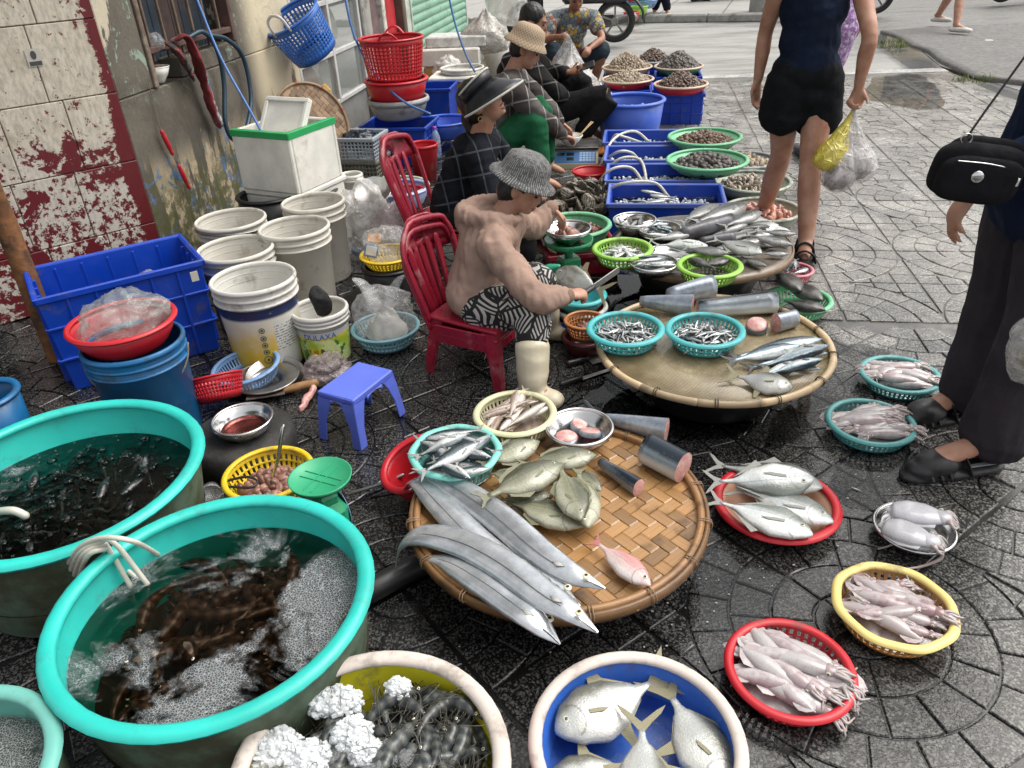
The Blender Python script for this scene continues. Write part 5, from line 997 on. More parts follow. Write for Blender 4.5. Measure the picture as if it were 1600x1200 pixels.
basket('basket', 'lime green basket of mixed dark fish at front of board', 'basket', .832, 2.915, .262, .122, .055, .096, M_LIME, 40, 2, None, .012)
G = 'fish on the grey wooden board'
for sp, h, t, z, d, lb in ((GREYF, (1123, 320), (1068, 345), .27, 1, 'grey fish furthest left along the back of the board'), (GREYF, (1167, 320), (1092, 345), .285, 1, 'long grey fish second along the back of the board'), (GREYF, (1190, 331), (1135, 352), .28, 1, 'pale grey fish with its head by bare leg'), (TRE, (1216, 351), (1150, 362), .235, 1, 'white fish half covered at the right of board'), (GREYF, (1244, 366), (1192, 362), .25, 1, 'grey fish with its head nearest the black sandal'), (GREYF, (1238, 383), (1172, 368), .255, 1, 'thick grey fish pointing at the black sandal'), (TRED, (1190, 396), (1120, 376), .265, 1, 'broad silver grey fish in the middle right of board'), (GREYF, (1232, 397), (1190, 396), .235, 1, 'small grey fish at the right edge of board'), (GREYF, (1197, 416), (1160, 402), .235, 1, 'grey fish at the front right edge of board'), (GREYF, (1084, 364), (1020, 374), .262, 1, 'silver fish on top in the oval steel dish'), (TRE, (1106, 384), (1030, 383), .255, -1, 'white bellied fish in front in the oval steel dish'),
        (GREYF, (1138, 396), (1074, 388), .285, 1, 'grey fish lying over the rim of front lime basket'), (BLKF, (1075, 404), (1115, 418), .262, 1, 'brown mottled fish inside the front lime basket'), (BLKF, (1140, 405), (1100, 415), .26, -1, 'dark fish at right inside the front lime basket'), (GREYF, (1165, 384), (1105, 392), .245, 1, 'grey fish under the broad silver one'), (GREYF, (1200, 375), (1140, 382), .24, 1, 'grey fish wedged between the thick ones'), (GREYF, (1128, 330), (1070, 352), .24, 1, 'shadowed grey fish at the bottom of the back row')):
    lay(sp, h, t, z, lb, d, random.uniform(-.15, .15), None, G)
chunk((1064, 366), (1142, 348), .265, .026, .046, 'dark grey cut fish body at the back of board', pm('dark_grey_skin', (.10, .10, .11), .35, .3, 20, .2, 60, metal=.2), (False, False)); chunk((1094, 378), (1146, 372), .245, .02, .032, 'small dark cut piece under grey fish body', pm('dark_grey_skin', (.1, .1, .11)), (False, False))
basket('basket', 'pale green basket of black fish right of the pale tray', 'basket', 1.235, 2.955, .07, .132, .055, .105, M_GREEN, 44, 1, None, .011)
for h, t, z, lb in (((1285, 470), (1225, 440), .10, 'black fish lying along the far side of green basket'), ((1290, 485), (1225, 470), .10, 'black fish at the front of green basket'), ((1250, 455), (1210, 420), .12, 'black fish with its tail up in green basket'), ((1262, 480), (1215, 480), .085, 'black fish at the bottom of green basket')): lay(BLKF, h, t, z, lb, 1, random.uniform(-.2, .2), None, 'black fish in the green basket')
pq = at(1240, 421, .05); basket('basket', 'small pink basket of silver fish behind black fish', 'basket', pq.x, pq.y, .05, .085, .045, .07, M_PINK, 30, 1, None, .008); pile(SCAD, 6, pq.x, pq.y, .03, .05, .11, 'small silver fish in the pink basket', 'fish in the pink basket', 47, 1.0, .4)

# ------------------------------------------------------------------ seafood stall further back
def crate(name, label, cx, cy, z0, L, W, H, rz, m, wall=.008, lip=.014, grid=0, taper=.96, group=None, mo=None):
    root = thing(name, label, 'crate', (cx, cy, z0), rz, group); a, b = L / 2, W / 2; k = taper; v, f = [], []
    def quad(z, x, y): v.extend([(-x, -y, z), (x, -y, z), (x, y, z), (-x, y, z)]); return len(v) - 4
    o0, o1, i1, i0 = quad(0, a * k, b * k), quad(H, a, b), quad(H, a - wall, b - wall), quad(wall, a * k - wall, b * k - wall)
    for p, q in ((o0, o1), (o1, i1), (i1, i0)):
        for j in range(4): f.append((p + j, p + (j + 1) % 4, q + (j + 1) % 4, q + j))
    f += [(o0 + 3, o0 + 2, o0 + 1, o0), (i0, i0 + 1, i0 + 2, i0 + 3)]; bevel(mesh('crate_body', (v, f), m, root, smooth=False), .006, 2)
    A, B = a + lip, b + lip; rim = join(rbox(-A, A, -B, -b + wall * .4, H - .022, H + .004, .004), rbox(-A, A, b - wall * .4, B, H - .022, H + .004, .004), rbox(-A, -a + wall * .4, -B, B, H - .0221, H + .0041, .004), rbox(a - wall * .4, A, -B, B, H - .0221, H + .0041, .004)); mesh('rim', rim, mo or m, root, smooth=False)
    if grid:
        R_ = []
        for q in range(1, grid):
            x = -a + L * q / grid; R_ += [rbox(x - .005, x + .005, -b * 1.0 - .006, -b * k + .002, .01, H - .02, .002), rbox(x - .005, x + .005, b * k - .002, b + .006, .01, H - .02, .002)]
        g2 = max(2, int(grid * W / L + .5))
        for q in range(1, g2): y = -b + W * q / g2; R_ += [rbox(a * k - .002, a + .006, y - .005, y + .005, .01, H - .02, .002), rbox(-a - .006, -a * k + .002, y - .005, y + .005, .01, H - .02, .002)]
        for zz in (H * .35, H * .68): R_ += [rbox(-a, a, -b - .0055, -b * k + .001, zz - .005, zz + .005, .002), rbox(-a, a, b * k - .001, b + .0055, zz - .005, zz + .005, .002), rbox(a * k - .001, a + .0055, -b, b, zz - .005, zz + .005, .002), rbox(-a - .0055, -a * k + .001, -b, b, zz - .005, zz + .005, .002)]
        mesh('ribs', join(*R_), m, root, smooth=False)
    return root
M_ICEB = pm('ice_bits', (.72, .77, .80), .2, .2, 60, spec=.8)
def ice_field(X, Y, z, L, W, n, seed, label, rz=0, r=.011):
    rn = random.Random(seed); P = []; v0, f0 = ball((0, 0, 0), 1, 5, 3)
    for k in range(n):
        Rm = Euler((rn.random() * 6, rn.random() * 6, 0)).to_matrix(); e = r * rn.uniform(.4, 1.2); c_ = Vector((rn.uniform(-L / 2, L / 2), rn.uniform(-W / 2, W / 2), rn.uniform(-.006, .012))); P.append(([c_ + Rm @ Vector((a.x * e * 1.4, a.y * e, a.z * e * .5)) for a in v0], f0))
    return tag(mesh('crushed_ice', join(*P), M_ICEB, None, (X, Y, z), (0, 0, rz), smooth=False), label, 'ice', None, 'stuff')
RZ = math.radians(-10)
for i, (cx, cy, lb) in enumerate(((.885, 4.08, 'nearest of the four blue crates of iced water'), (.93, 4.50, 'second nearest blue crate of iced water, partly under green dish'), (.98, 4.93, 'third blue crate of iced water from the front'), (1.03, 5.37, 'farthest of the row of four blue ice crates'))):
    crate('crate', lb, cx, cy, 0, .60, .34, .20, RZ, M_BLUE, mo=plastic('blue_rim_plastic', (.10, .16, .52)), group='blue crates of iced water'); o = mesh('water', rbox(-.28, .28, -.155, .155, -.002, 0, .0005), watermat('crate_water', (.55, .6, .68), .03, 30, .4) if i == 0 else bpy.data.materials['crate_water'], None, (cx, cy, .135), (0, 0, RZ), smooth=False); tag(o, 'water in ' + lb, 'water', None, 'stuff')
    ice_field(cx - .02, cy - .035, .138, .5, .22, 330, i, 'crushed ice floating in ' + lb, RZ)
pile(SCAD, 8, .80, 4.12, .135, .12, .12, 'small dark fish floating in the nearest blue crate', 'fish in the nearest blue crate', 51, -.2, .5)
for i, (a, b, c_, d) in enumerate((((935, 300), (962, 252), (1000, 250), (1012, 292)), ((930, 285), (955, 222), (990, 205), (1015, 222)), ((938, 320), (962, 290), (1020, 285), (1045, 308)), ((925, 270), (960, 240), (985, 238), (1000, 252)), ((942, 262), (958, 215), (975, 214), (1010, 226)), ((920, 310), (950, 268), (985, 262), (1005, 285)))):
    tag(mesh('air_hose', tube([at(*a, .01), at(*b, .215), at(*c_, .22), at(*d, .14)], .009, 8, 6), M_HOSE), ['white hose looping into the second blue crate', 'white hose arching into the farthest blue crate', 'white hose reaching into the nearest blue crate', 'white hose lying over the third blue crate rim', 'white hose bundled at the corner of farthest crate', 'white hose curling down beside the oyster heap'][i], 'hose')
SN1 = snail_mesh('snail', shellmat('brown_snail_shell', (.07, .042, .03), (.26, .16, .11))); SN2 = clam_mesh('dark_clam', shellmat('dark_clam_shell', (.022, .019, .017), (.085, .07, .06)), .026, .023, .017); CL1 = clam_mesh('pale_clam', shellmat('pale_clam_shell', (.19, .14, .09), (.50, .40, .29)), .024, .018, .011); CL2 = clam_mesh('striped_clam', shellmat('striped_clam_shell', (.09, .07, .05), (.40, .33, .26)), .026, .016, .010)
basin('dish', 'pale green dish heaped with brown snails', 'dish', 1.335, 5.07, .25, .228, .06, .18, M_GREEN, None, None, .012, .009); heap(SN1, 150, 1.335, 5.07, .21, .185, .06, 1.0, 'brown snail in the heap on farther green dish', 'snail', 'snails on the green dish', 61)
basin('dish', 'pale green dish heaped with round dark clams', 'dish', 1.20, 4.46, .268, .226, .06, .18, M_GREEN, None, None, .012, .009); heap(SN2, 120, 1.20, 4.46, .232, .18, .055, 1.0, 'round dark clam in the heap on nearer green dish', 'clam', 'dark clams on the green dish', 62)
basin('dish', 'grey dish of striped shells behind the bare leg', 'dish', 1.52, 4.58, .09, .222, .07, .18, M_GREYG, None, None, .012, .009); heap(CL2, 120, 1.50, 4.57, .055, .175, .055, 1.1, 'striped shell in the heap on grey dish', 'shell', 'striped shells on the grey dish', 63)
basin('dish', 'grey basin of pale clams beyond the dark clams', 'dish', 1.60, 5.02, .10, .20, .07, .16, M_GREY, None, None, .012, .009); heap(CL1, 120, 1.58, 5.0, .07, .165, .06, 1.1, 'pale clam in the heap beyond the dark clams', 'clam', 'pale clams in the grey basin', 64)
basin('dish', 'wide grey basin of pink shellfish meat by the bare legs', 'dish', 1.42, 4.06, .09, .20, .07, .17, M_GREYG, None, None, .012, .009); ME = clam_mesh('shellfish_meat', pm('pink_meat', (.48, .22, .16), .3, .35, 30, .3, 60, rnd=.3, coat=.4), .036, .024, .013); heap(ME, 55, 1.42, 4.06, .05, .165, .03, 1.0, 'pink piece of shellfish meat in the wide grey basin', 'shellfish meat', 'pink shellfish meat in the grey basin', 65)
basin('tub', 'large bright blue tub of ice beside black trousers', 'tub', .99, 5.95, .33, .245, .33, .20, M_BLUEL, None, None, .016, .012); ice_field(.99, 5.95, .25, .30, .30, 300, 9, 'crushed ice in the bright blue tub'); pool(.99, 5.95, .245, .225, bpy.data.materials['crate_water'], 'water in the bright blue tub')
crate('crate', 'blue slatted crate under red dish of brown snails', 1.50, 6.72, 0, .42, .40, .24, RZ, M_BLUE, grid=5)
def shell_stuff(me, n, X, Y, z, R, dome, sc_, label, cat, seed):
    rn = random.Random(seed); P = []; V0 = [v.co.copy() for v in me.vertices]; F0 = [tuple(p.vertices) for p in me.polygons]
    for i in range(n):
        r = R * math.sqrt((i + .5) / n); a = i * 2.39996; Rm = Euler((rn.random() * 6, rn.random() * 6, rn.random() * 6)).to_matrix(); e = sc_ * rn.uniform(.7, 1.2); c_ = Vector((r * math.cos(a), r * math.sin(a), dome * max(0, 1 - (r / R) ** 1.5) + rn.uniform(-.004, .006))); P.append(([c_ + Rm @ (q * e) for q in V0], F0))
    return tag(mesh(me.name.split('.')[0] + '_heap', join(*P), me.materials[0], None, (X, Y, z)), label, cat, None, 'stuff')
for nm, X, Y, z, R, mt, rimm, me, dm, lb, lb2 in (('rd1', 1.50, 6.58, .31, .222, M_RED, plastic('pale_rim', (.5, .40, .3)), SN1, .10, 'red dish of brown snails on blue slatted crate', 'heap of brown snails on the red dish'), ('rd2', 1.12, 6.92, .31, .225, M_RED, bpy.data.materials['pale_rim'], CL1, .07, 'red dish of whitish clams beyond the blue tub', 'heap of whitish clams on the red dish'), ('rd3', 1.22, 7.60, .30, .235, plastic('tan_plastic', (.42, .30, .2)), bpy.data.materials['pale_rim'], CL1, .13, 'tan dish heaped with pale clams', 'tall heap of pale clams on tan dish'), ('rd4', 1.68, 7.50, .30, .225, plastic('dark_green_plastic', (.05, .18, .09)), bpy.data.materials['pale_rim'], SN2, .13, 'dark green dish heaped with dark shells at far end', 'tall heap of dark shells on green dish'), ('rd5', 1.55, 8.05, .28, .2, M_GREY, None, SN1, .11, 'grey dish of brown shells farthest along the stall', 'heap of brown shells farthest along the stall')):
    basin('dish', lb, 'dish', X, Y, z, R - .01, .06, R * .8, mt, None, rimm, .012, .009); shell_stuff(me, 230, X, Y, z - .02, R * .82, dm, 1.05, lb2, 'shells', 70 + int(X * 10))
crate('crate', 'blue crate under the red dish of whitish clams', 1.12, 6.95, 0, .42, .34, .24, RZ, M_BLUE, grid=4); crate('crate', 'blue crate under the tan clam dish', 1.22, 7.62, 0, .40, .34, .23, RZ, M_BLUE, grid=4); crate('crate', 'blue crate under the dark green dish', 1.68, 7.52, 0, .40, .34, .23, RZ, M_BLUE, grid=4); crate('crate', 'low blue crate under the farthest grey dish', 1.55, 8.05, 0, .36, .3, .215, RZ, M_BLUE, grid=4)
# oysters, meat tub, scales, small bowls
OYS = []
for q in range(3):
    vf = ball((0, 0, 0), (.045, .032, .012), 12, 7); vf = wob(vf, .012, 28, q * 5); me = bpy.data.meshes.new('oyster'); me.from_pydata([tuple(p) for p in vf[0]], [], vf[1]); me.materials.append(shellmat('oyster_shell', (.035, .03, .022), (.20, .175, .135), 40) if q == 0 else bpy.data.materials['oyster_shell']); OYS.append(me)
for q in range(3): heap(OYS[q], 34, .44 + .03 * q, 4.33 + .05 * q, .03, .20, .16, 1.05, 'craggy grey oyster in the heap behind the meat tub', 'oyster', 'oysters heaped on the ground', 80 + q, name='oyster')
basin('tub', 'pale green tub of reddish shellfish meat behind the scale', 'tub', .345, 3.62, .215, .172, .10, .14, M_GREEN, None, None, .013, .01); M_MEAT = pm('brown_meat', (.26, .13, .10), .35, .4, 40, .4, 80, rnd=.35); ME2 = clam_mesh('meat_piece', M_MEAT, .020, .012, .009); heap(ME2, 120, .345, 3.62, .165, .145, .03, 1.0, 'reddish brown piece of meat in the pale green tub', 'meat', 'meat in the pale green tub', 90); crate('crate', 'dark red crate under the pale green tub', .37, 3.64, 0, .34, .3, .115, .1, M_MAROON)
def spring_scale(X, Y, z0, sr, sh, rz, label, mg):
    r = thing('scale', label, 'scale', (X, Y, z0), rz); S = Matrix.Diagonal((sr, sr, sh, 1))
    mesh('body', xf(join(rbox(-.075, .075, -.065, .065, .0, .02, .008), rbox(-.062, .062, -.05, .05, .02, .125, .02), rbox(-.04, .04, -.03, .03, .12, .15, .012), lathe([(.016, .145), (.016, .178)], 12)), S), mg, r, smooth=False)
    mesh('dial', xf(lathe([(0, .004), (.046, .004), (.05, 0)], 28), S @ Matrix.Translation((0, -.0505, .072)) @ Matrix.Rotation(PI / 2, 4, 'X')), pm('dial_face', (.16, .3, .5), .4, .1), r)
    p = mesh('weighing_pan', xf(lathe([(0, .185), (.083, .185), (.090, .193), (.0945, .193), (.09, .182), (.03, .176), (0, .176)], 44), S), mg, r)
    mesh('pan_cross', join(*[xf(xf(rbox(x0, x1, y0, y1, .1852, .1872 + q, .0008), Matrix.Rotation(.5, 4, 'Z')), S) for x0, x1, y0, y1, q in ((-.065, .065, .012, .0145, 0), (-.065, .065, -.0145, -.012, 0), (.012, .0145, -.065, .065, .0002), (-.0145, -.012, -.065, .065, .0002))]), mg, p, smooth=False); return r
M_SCG = plastic('scale_green', (.02, .20, .085), rough=.3); spring_scale(.27, 3.08, 0, 1.1, 1.8, .4, 'dark green dial scale carrying a steel bowl', M_SCG)
basin('bowl', 'steel weighing bowl on the dark green scale', 'bowl', .266, 3.078, .395, .096, .055, .06, M_STEEL, None, None, .005, .004); heap(ME2, 14, .262, 3.07, .36, .045, .02, 1.6, 'pink piece of meat in the weighing bowl', 'meat', 'meat in the weighing bowl', 91)
spring_scale(-.536, 1.68, 0, .92, 1.2, 2.2, 'bright green dial scale with empty pan beside the shrimp tub', plastic('scale_bright_green', (.03, .33, .16), rough=.35))
basin('basin', 'turquoise basin at the squatting woman\'s feet', 'basin', .30, 2.93, .155, .105, .06, .08, M_TEAL, None, None, .011, .009); basin('basin', 'red and white basin under the turquoise one', 'basin', .302, 2.925, .105, .108, .05, .085, M_RED, M_WHITE, M_WHITE, .010, .008); basin('basin', 'dark blue basin at the bottom of the small stack', 'basin', .303, 2.92, .06, .112, .055, .09, M_BLUE, None, None, .010, .008)
oq = at(914, 500, .14); basket('basket', 'small orange brown basket of fish scraps', 'basket', oq.x, oq.y, .14, .078, .07, .055, M_ORA, 30, 3, None, .007); heap(ME2, 22, oq.x, oq.y, .09, .045, .012, 1.0, 'pink fish scrap in the orange basket', 'fish scrap', 'scraps in the orange basket', 92); basin('basin', 'dark red basin under the orange basket', 'basin', oq.x, oq.y + .005, .065, .085, .065, .07, plastic('dark_red', (.07, .01, .012)))
basin('bowl', 'red plastic bowl between scale and hoses', 'bowl', .58, 4.95, .10, .115, .07, .08, M_RED, None, None, .008, .007); tag(mesh('orange_peel', wob(ball((0, 0, 0), (.022, .012, .01), 10, 6), .006, 40), M_YEL, None, (.585, 4.95, .045), (0, 0, .4)), 'yellow scrap in the red plastic bowl', 'scrap')
es = thing('electronic_scale', 'cream electronic scale with blue display panel', 'scale', (.54, 5.52, 0), math.radians(-8)); M_CRM = plastic('cream_case', (.62, .56, .38), dirt=.25)
mesh('case', ([(-.16, -.15, .0), (.16, -.15, .0), (.16, .16, .0), (-.16, .16, .0), (-.16, -.15, .035), (.16, -.15, .035), (.16, -.06, .105), (-.16, -.06, .105), (.15, .16, .105), (-.15, .16, .105)], [(0, 1, 5, 4), (4, 5, 6, 7), (7, 6, 8, 9), (0, 4, 7, 9, 3), (1, 2, 8, 6, 5), (2, 3, 9, 8), (3, 2, 1, 0)]), M_CRM, es, smooth=False); mesh('weighing_plate', rbox(-.165, .165, -.07, .18, .118, .128, .005), M_STEELD, es, smooth=False)
nrm = Vector((0, -.07, .09)).normalized(); Rp = Matrix.Translation((0, -.105, .0705)) @ Matrix.Rotation(math.atan2(.07, .09), 4, 'X'); dp = mesh('display_panel', xf(rbox(-.145, .145, -.052, .052, .0, .003, .001), Rp), plastic('panel_blue', (.03, .12, .30)), es, smooth=False)
mesh('display', join(*[xf(rbox(x0, x1, y0, y1, .003, .0045, .0003), Rp) for x0, x1, y0, y1 in ((-.13, -.075, .01, .035), (-.06, -.01, .01, .035), (-.06, -.01, -.03, -.005))]), pm('lcd', (.012, .015, .014), .2), dp, smooth=False); mesh('keypad', join(*[xf(rbox(.03 + i * .022, .048 + i * .022, -.038 + j * .02, -.022 + j * .02, .003, .005, .0004), Rp) for i in range(5) for j in range(4)]), plastic('keys', (.25, .40, .62)), dp, smooth=False)
basin('bowl', 'white rice bowl on the electronic scale', 'bowl', .50, 5.50, .20, .085, .072, .035, plastic('china', (.74, .73, .68), rough=.2), None, None, .003, .003); heap(ME2, 16, .50, 5.50, .165, .05, .012, .7, 'piece of food in the white bowl', 'food', 'food in the white bowl', 93)
for k in (0, 1): tag(mesh('chopstick', tube([(.53, 5.48, .17), (.66 + .01 * k, 5.62 - .015 * k, .26)], [.0025, .004], 6, 1), pm('chopstick_wood', (.5, .34, .17), .5)), ['left one of two chopsticks in the white bowl', 'right one of two chopsticks in the white bowl'][k], 'chopstick')
vf = wob(ball((0, 0, 0), (.11, .09, .03), 24, 14), .035, 14, 3); tag(mesh('orange_cloth', vf, pm('orange_cloth', (.52, .20, .04), .8, .3, 30, .3, 80), None, (.80, 5.72, .03)), 'crumpled orange rubber gloves between scale and blue crates', 'gloves')
# knives, cleaver on the floor by the tray
cl = thing('cleaver', 'wide grey cleaver lying on the wet floor', 'cleaver', at(925, 560, .006), math.radians(20)); mesh('blade', rbox(-.02, .11, -.045, .045, 0, .003, .001), M_STEELD, cl, smooth=False); mesh('handle', tube([(-.02, 0, .006), (-.11, -.015, .012)], [.010, .012], 10, 1), M_BLKP, cl)
kn = thing('knife', 'long thin knife lying on floor in front of boots', 'knife', at(915, 590, .006), math.radians(28)); mesh('blade', ([(-.02, -.011, 0), (.17, -.011, 0), (.19, .004, 0), (-.02, .011, 0), (-.02, -.011, .002), (.17, -.011, .002), (.19, .004, .002), (-.02, .011, .002)], [(3, 2, 1, 0), (4, 5, 6, 7), (0, 1, 5, 4), (1, 2, 6, 5), (2, 3, 7, 6), (3, 0, 4, 7)]), M_STEELD, kn, smooth=False); mesh('handle', tube([(-.02, 0, .004), (-.11, 0, .008)], [.009, .011], 8, 1), M_BLKP, kn)
# ------------------------------------------------------------------ crates, buckets and clutter along the wall
def bagmat(name, tint=(.9, .9, .9), op=.35, wr=18):
    s = NT(name); o = s.obj(); n = s.noise(o, wr, 6, .7, 1.2); v = s.vor(o, wr * 1.3, 'DISTANCE_TO_EDGE'); h = s.math('ADD', n, s.math('MULTIPLY', s.ramp(v, 0, .12, 1, 0), .35)); s.bump(h, .55, .012); s.P(col=(*tint, 1), rough=.14, spec=.9)
    tr = s.n.new('ShaderNodeBsdfTransparent'); tr.inputs[0].default_value = (*[.75 + .25 * t for t in tint], 1); mx = s.n.new('ShaderNodeMixShader'); f = s.math('MULTIPLY_ADD', s.ramp(n, .35, .7), op * .9, op * .55)
    s.l(f, mx.inputs[0]); s.l(tr.outputs[0], mx.inputs[1]); s.l(s.b.outputs[0], mx.inputs[2]); s.l(mx.outputs[0], s.out.inputs[0]); return s.m
M_BAG = bagmat('clear_bag', (.80, .80, .80), .24, 11); M_BAGW = bagmat('milky_bag', (.72, .71, .68), .52, 9); M_BAGY = bagmat('yellow_bag', (.62, .52, .06), .85); M_BAGG = bagmat('grey_bag', (.50, .48, .44), .8); M_BAGP = bagmat('pinkish_bag', (.50, .42, .42), .4, 14); M_BAGT = bagmat('teal_tint_bag', (.50, .58, .56), .30, 9)
def bag(name, label, loc, r, m, seed=0, amp=.30, ears=0, knot=False, cat='plastic bag', rot=(0, 0, 0), group=None, n=44):
    """crumpled plastic bag: a creased skin with an optional knot or two handles"""
    v, f = ball((0, 0, 0), 1, n, n * 2 // 3); o = []
    for p in v:
        a = noise.noise(p * 1.6 + Vector((seed, 0, 0))) * amp * .7; b = abs(noise.noise(p * 2.6 + Vector((0, seed, 0)))) * amp * 1.0; c_ = abs(noise.noise(Vector((p.x * 7, p.y * 7, p.z * 2.2)) + Vector((0, 0, seed)))) * amp * .4; k = 1 + a - b + c_ * .6; q = p * k
        if knot and q.z > .35: t = min(1, (q.z - .35) / .6); q.x *= 1 - .82 * t; q.y *= 1 - .82 * t; q.z += .25 * t
        if q.z < -.6: q.z = -.6 + (q.z + .6) * .25
        o.append((q.x * r[0], q.y * r[1], (q.z + .64) * r[2]))
    b = tag(mesh(name, (o, f), m, None, loc, rot), label, cat, group)
    for e in range(ears):
        sg = -1 if e else 1; w_ = r[0] * .30; P = []
        pts = [(sg * r[0] * .25, 0, r[2] * 1.2), (sg * r[0] * .5, .01, r[2] * 1.65), (sg * r[0] * .72, .0, r[2] * 1.9)]
        vf = tube(pts, [w_ * 1.2, w_ * .8, w_ * .28], 14, 4, .3); mesh('handle', wob(vf, r[0] * .10, 9 / r[0] * .1, seed + e), m, b)
    return b
C0 = crate('crate', 'big empty blue crate against the tiled wall', -1.565, 2.915, 0, .595, .37, .40, math.atan2(.32, .51), M_BLUE, .008, .012, grid=6, taper=.94)
bag('plastic_bag', 'small clear bag crumpled inside the big blue crate', (-1.45, 2.92, .30), (.05, .04, .04), M_BAG, 3, n=28)
tag(mesh('label', rbox(-.014, .014, -.001, .001, -.02, .02, .0004), M_PAPER, None, at(304, 430, .365) + Vector((.004, -.012, 0)), (0, 0, .56), smooth=False), 'small white label on the big blue crate', 'label')
def bucket(name, label, X, Y, z, R, rb, h, m, lip=.008, handle=None, mh=None, bands=True, rot=(0, 0, 0), mi=None):
    r = thing(name, label, 'bucket', (X, Y, z - h), rot); mesh('bucket_wall', lathe([(0, 0), (rb, 0), (rb + .003, .01), (rb + (R - rb) * .78, h * .80), (rb + (R - rb) * .80 + .006, h * .81), (rb + (R - rb) * .80 + .006, h * .825), (rb + (R - rb) * .86, h * .84), (R, h)] if bands else [(0, 0), (rb, 0), (R, h)], 44), m, r); mesh('inner_wall', lathe([(R - .003, h), (rb - .002, .012), (0, .012)], 44), mi or m, r); mesh('rim', ring(R, h - .004, lip, lip * 1.4, 44), m, r)
    if bands: mesh('band', join(ring(rb + (R - rb) * .90 + .002, h * .90, .006, .007, 44), ring(rb + (R - rb) * .82 + .003, h * .82, .007, .006, 44)), m, r)
    if handle is not None:
        a, sw = handle; c_, s_ = math.cos(a), math.sin(a); d = Vector((c_, s_, 0)); nn = Vector((-s_, c_, 0)); Rr = R + .008; hz = h * .9
        pts = [d * Rr * math.cos(q) + nn * (Rr * math.sin(q) * math.cos(sw)) + Vector((0, 0, hz + Rr * math.sin(q) * math.sin(sw))) for q in [PI * k / 10 for k in range(11)]]
        mesh('handle', tube(pts, .0035, 8, 3), mh or M_STEELD, r)
    return r
M_ROPE = pm('rope', (.16, .14, .11), .9, .3, 60, .5, 200)
bucket('bucket', 'grimy white bucket farthest left in the row, by the mossy wall', -1.30, 3.58, .345, .160, .135, .345, M_WDIRT, handle=(2.8, .1), mh=M_STEELD); bucket('bucket', 'white bucket just behind the yellow labelled one', -1.165, 3.18, .345, .158, .135, .345, M_WDIRT, handle=(2.9, .05), mh=M_ROPE); bucket('bucket', 'scuffed tall white bucket in the middle of the row', -.945, 3.36, .365, .153, .130, .365, M_WDIRT, handle=(.3, -.35), mh=M_ROPE); bucket('bucket', 'tall white bucket nearest the foam box', -.915, 3.66, .385, .146, .125, .385, M_WDIRT, handle=(-.2, .05), mh=M_ROPE)
# paint bucket with a printed label
s = NT('paint_label'); p = s.obj(); x, y, z = s.sep(p)[0:3]; an = s.math('ARCTAN2', y, x); n1 = s.noise(p, 14, 6, .7); n2 = s.noise(p, 45, 5, .7)
c = s.mix(s.ramp(s.math('ADD', s.math('MULTIPLY', z, 3.2), s.math('MULTIPLY_ADD', n1, .5, -.25)), .25, .85), (.66, .42, .02, 1), (.66, .65, .60, 1)); c = s.mix(s.math('MULTIPLY', s.ramp(z, .235, .25), s.ramp(z, .285, .295, 1, 0)), c, (.02, .03, .09, 1))
side = s.math('MULTIPLY', s.ramp(an, -1.02, -1.0), s.ramp(an, -.25, -.22, 1, 0)); c = s.mix(s.math('MULTIPLY', side, s.ramp(z, .225, .23, 1, 0)), c, (.60, .60, .56, 1))
tx = s.math('MULTIPLY', s.math('GREATER_THAN', s.math('SINE', s.math('MULTIPLY', z, 560)), .55), s.math('GREATER_THAN', s.noise(s.comb(s.math('MULTIPLY', an, 30), s.math('MULTIPLY', z, 90), 0), 1, 1), .48)); c = s.mix(s.math('MULTIPLY', s.math('MULTIPLY', tx, side), s.math('MULTIPLY', s.ramp(z, .09, .1), s.ramp(z, .21, .215, 1, 0))), c, (.03, .03, .03, 1))
c = s.mix(s.ramp(n2, .64, .70, 0, .8), c, (.58, .57, .53, 1)); c = s.mix(s.ramp(n1, .64, .72, 0, .5), c, (.2, .17, .1, 1)); M_LABEL = s.P(col=c, rough=.4)
b5 = bucket('bucket', 'large white paint bucket with worn yellow printed label', -.985, 2.80, .36, .158, .135, .36, M_WHITE, handle=(.15, -.12), mh=M_STEELD); mesh('label', lathe([(.1385, .015), (.153, .285)], 44), M_LABEL, b5)
for k, zz in enumerate((.20, .165, .135, .105, .07)):
    a = -1.32; R1 = .138 + (zz / .285) * .0155 + .0015; mesh('printed_mark', xf(join(ring(.010 if k < 4 else .015, 0, .0016, .0006, 18), rbox(-.004, .004, -.004, .004, -.0004, .0006, .0002)), Matrix.Rotation(a, 4, 'Z') @ Matrix.Translation((R1, 0, zz)) @ Matrix.Rotation(PI / 2, 4, 'Y')), pm('mark_ink', (.03, .10, .12), .5), b5)
s = NT('lime_label'); p = s.obj(); x, y, z = s.sep(p)[0:3]; n1 = s.noise(p, 12, 4, .6); c = s.mix(s.ramp(n1, .4, .6), (.36, .50, .03, 1), (.60, .68, .30, 1)); c = s.mix(s.ramp(s.noise(p, 22, 3), .58, .62), c, (.06, .20, .03, 1)); c = s.mix(s.ramp(z, .118, .122), c, s.mix(s.ramp(z, .128, .132), (.70, .55, .02, 1), (.50, .51, .50, 1))); M_LIMEL = s.P(col=c, rough=.35)
b6 = bucket('bucket', 'small white tub with lime green printed label and wire handle', -.752, 2.80, .215, .108, .092, .215, M_WHITE, handle=(.0, -1.05), mh=M_WHITE); mesh('label', lathe([(.0955, .008), (.1045, .155)], 40), M_LIMEL, b6)
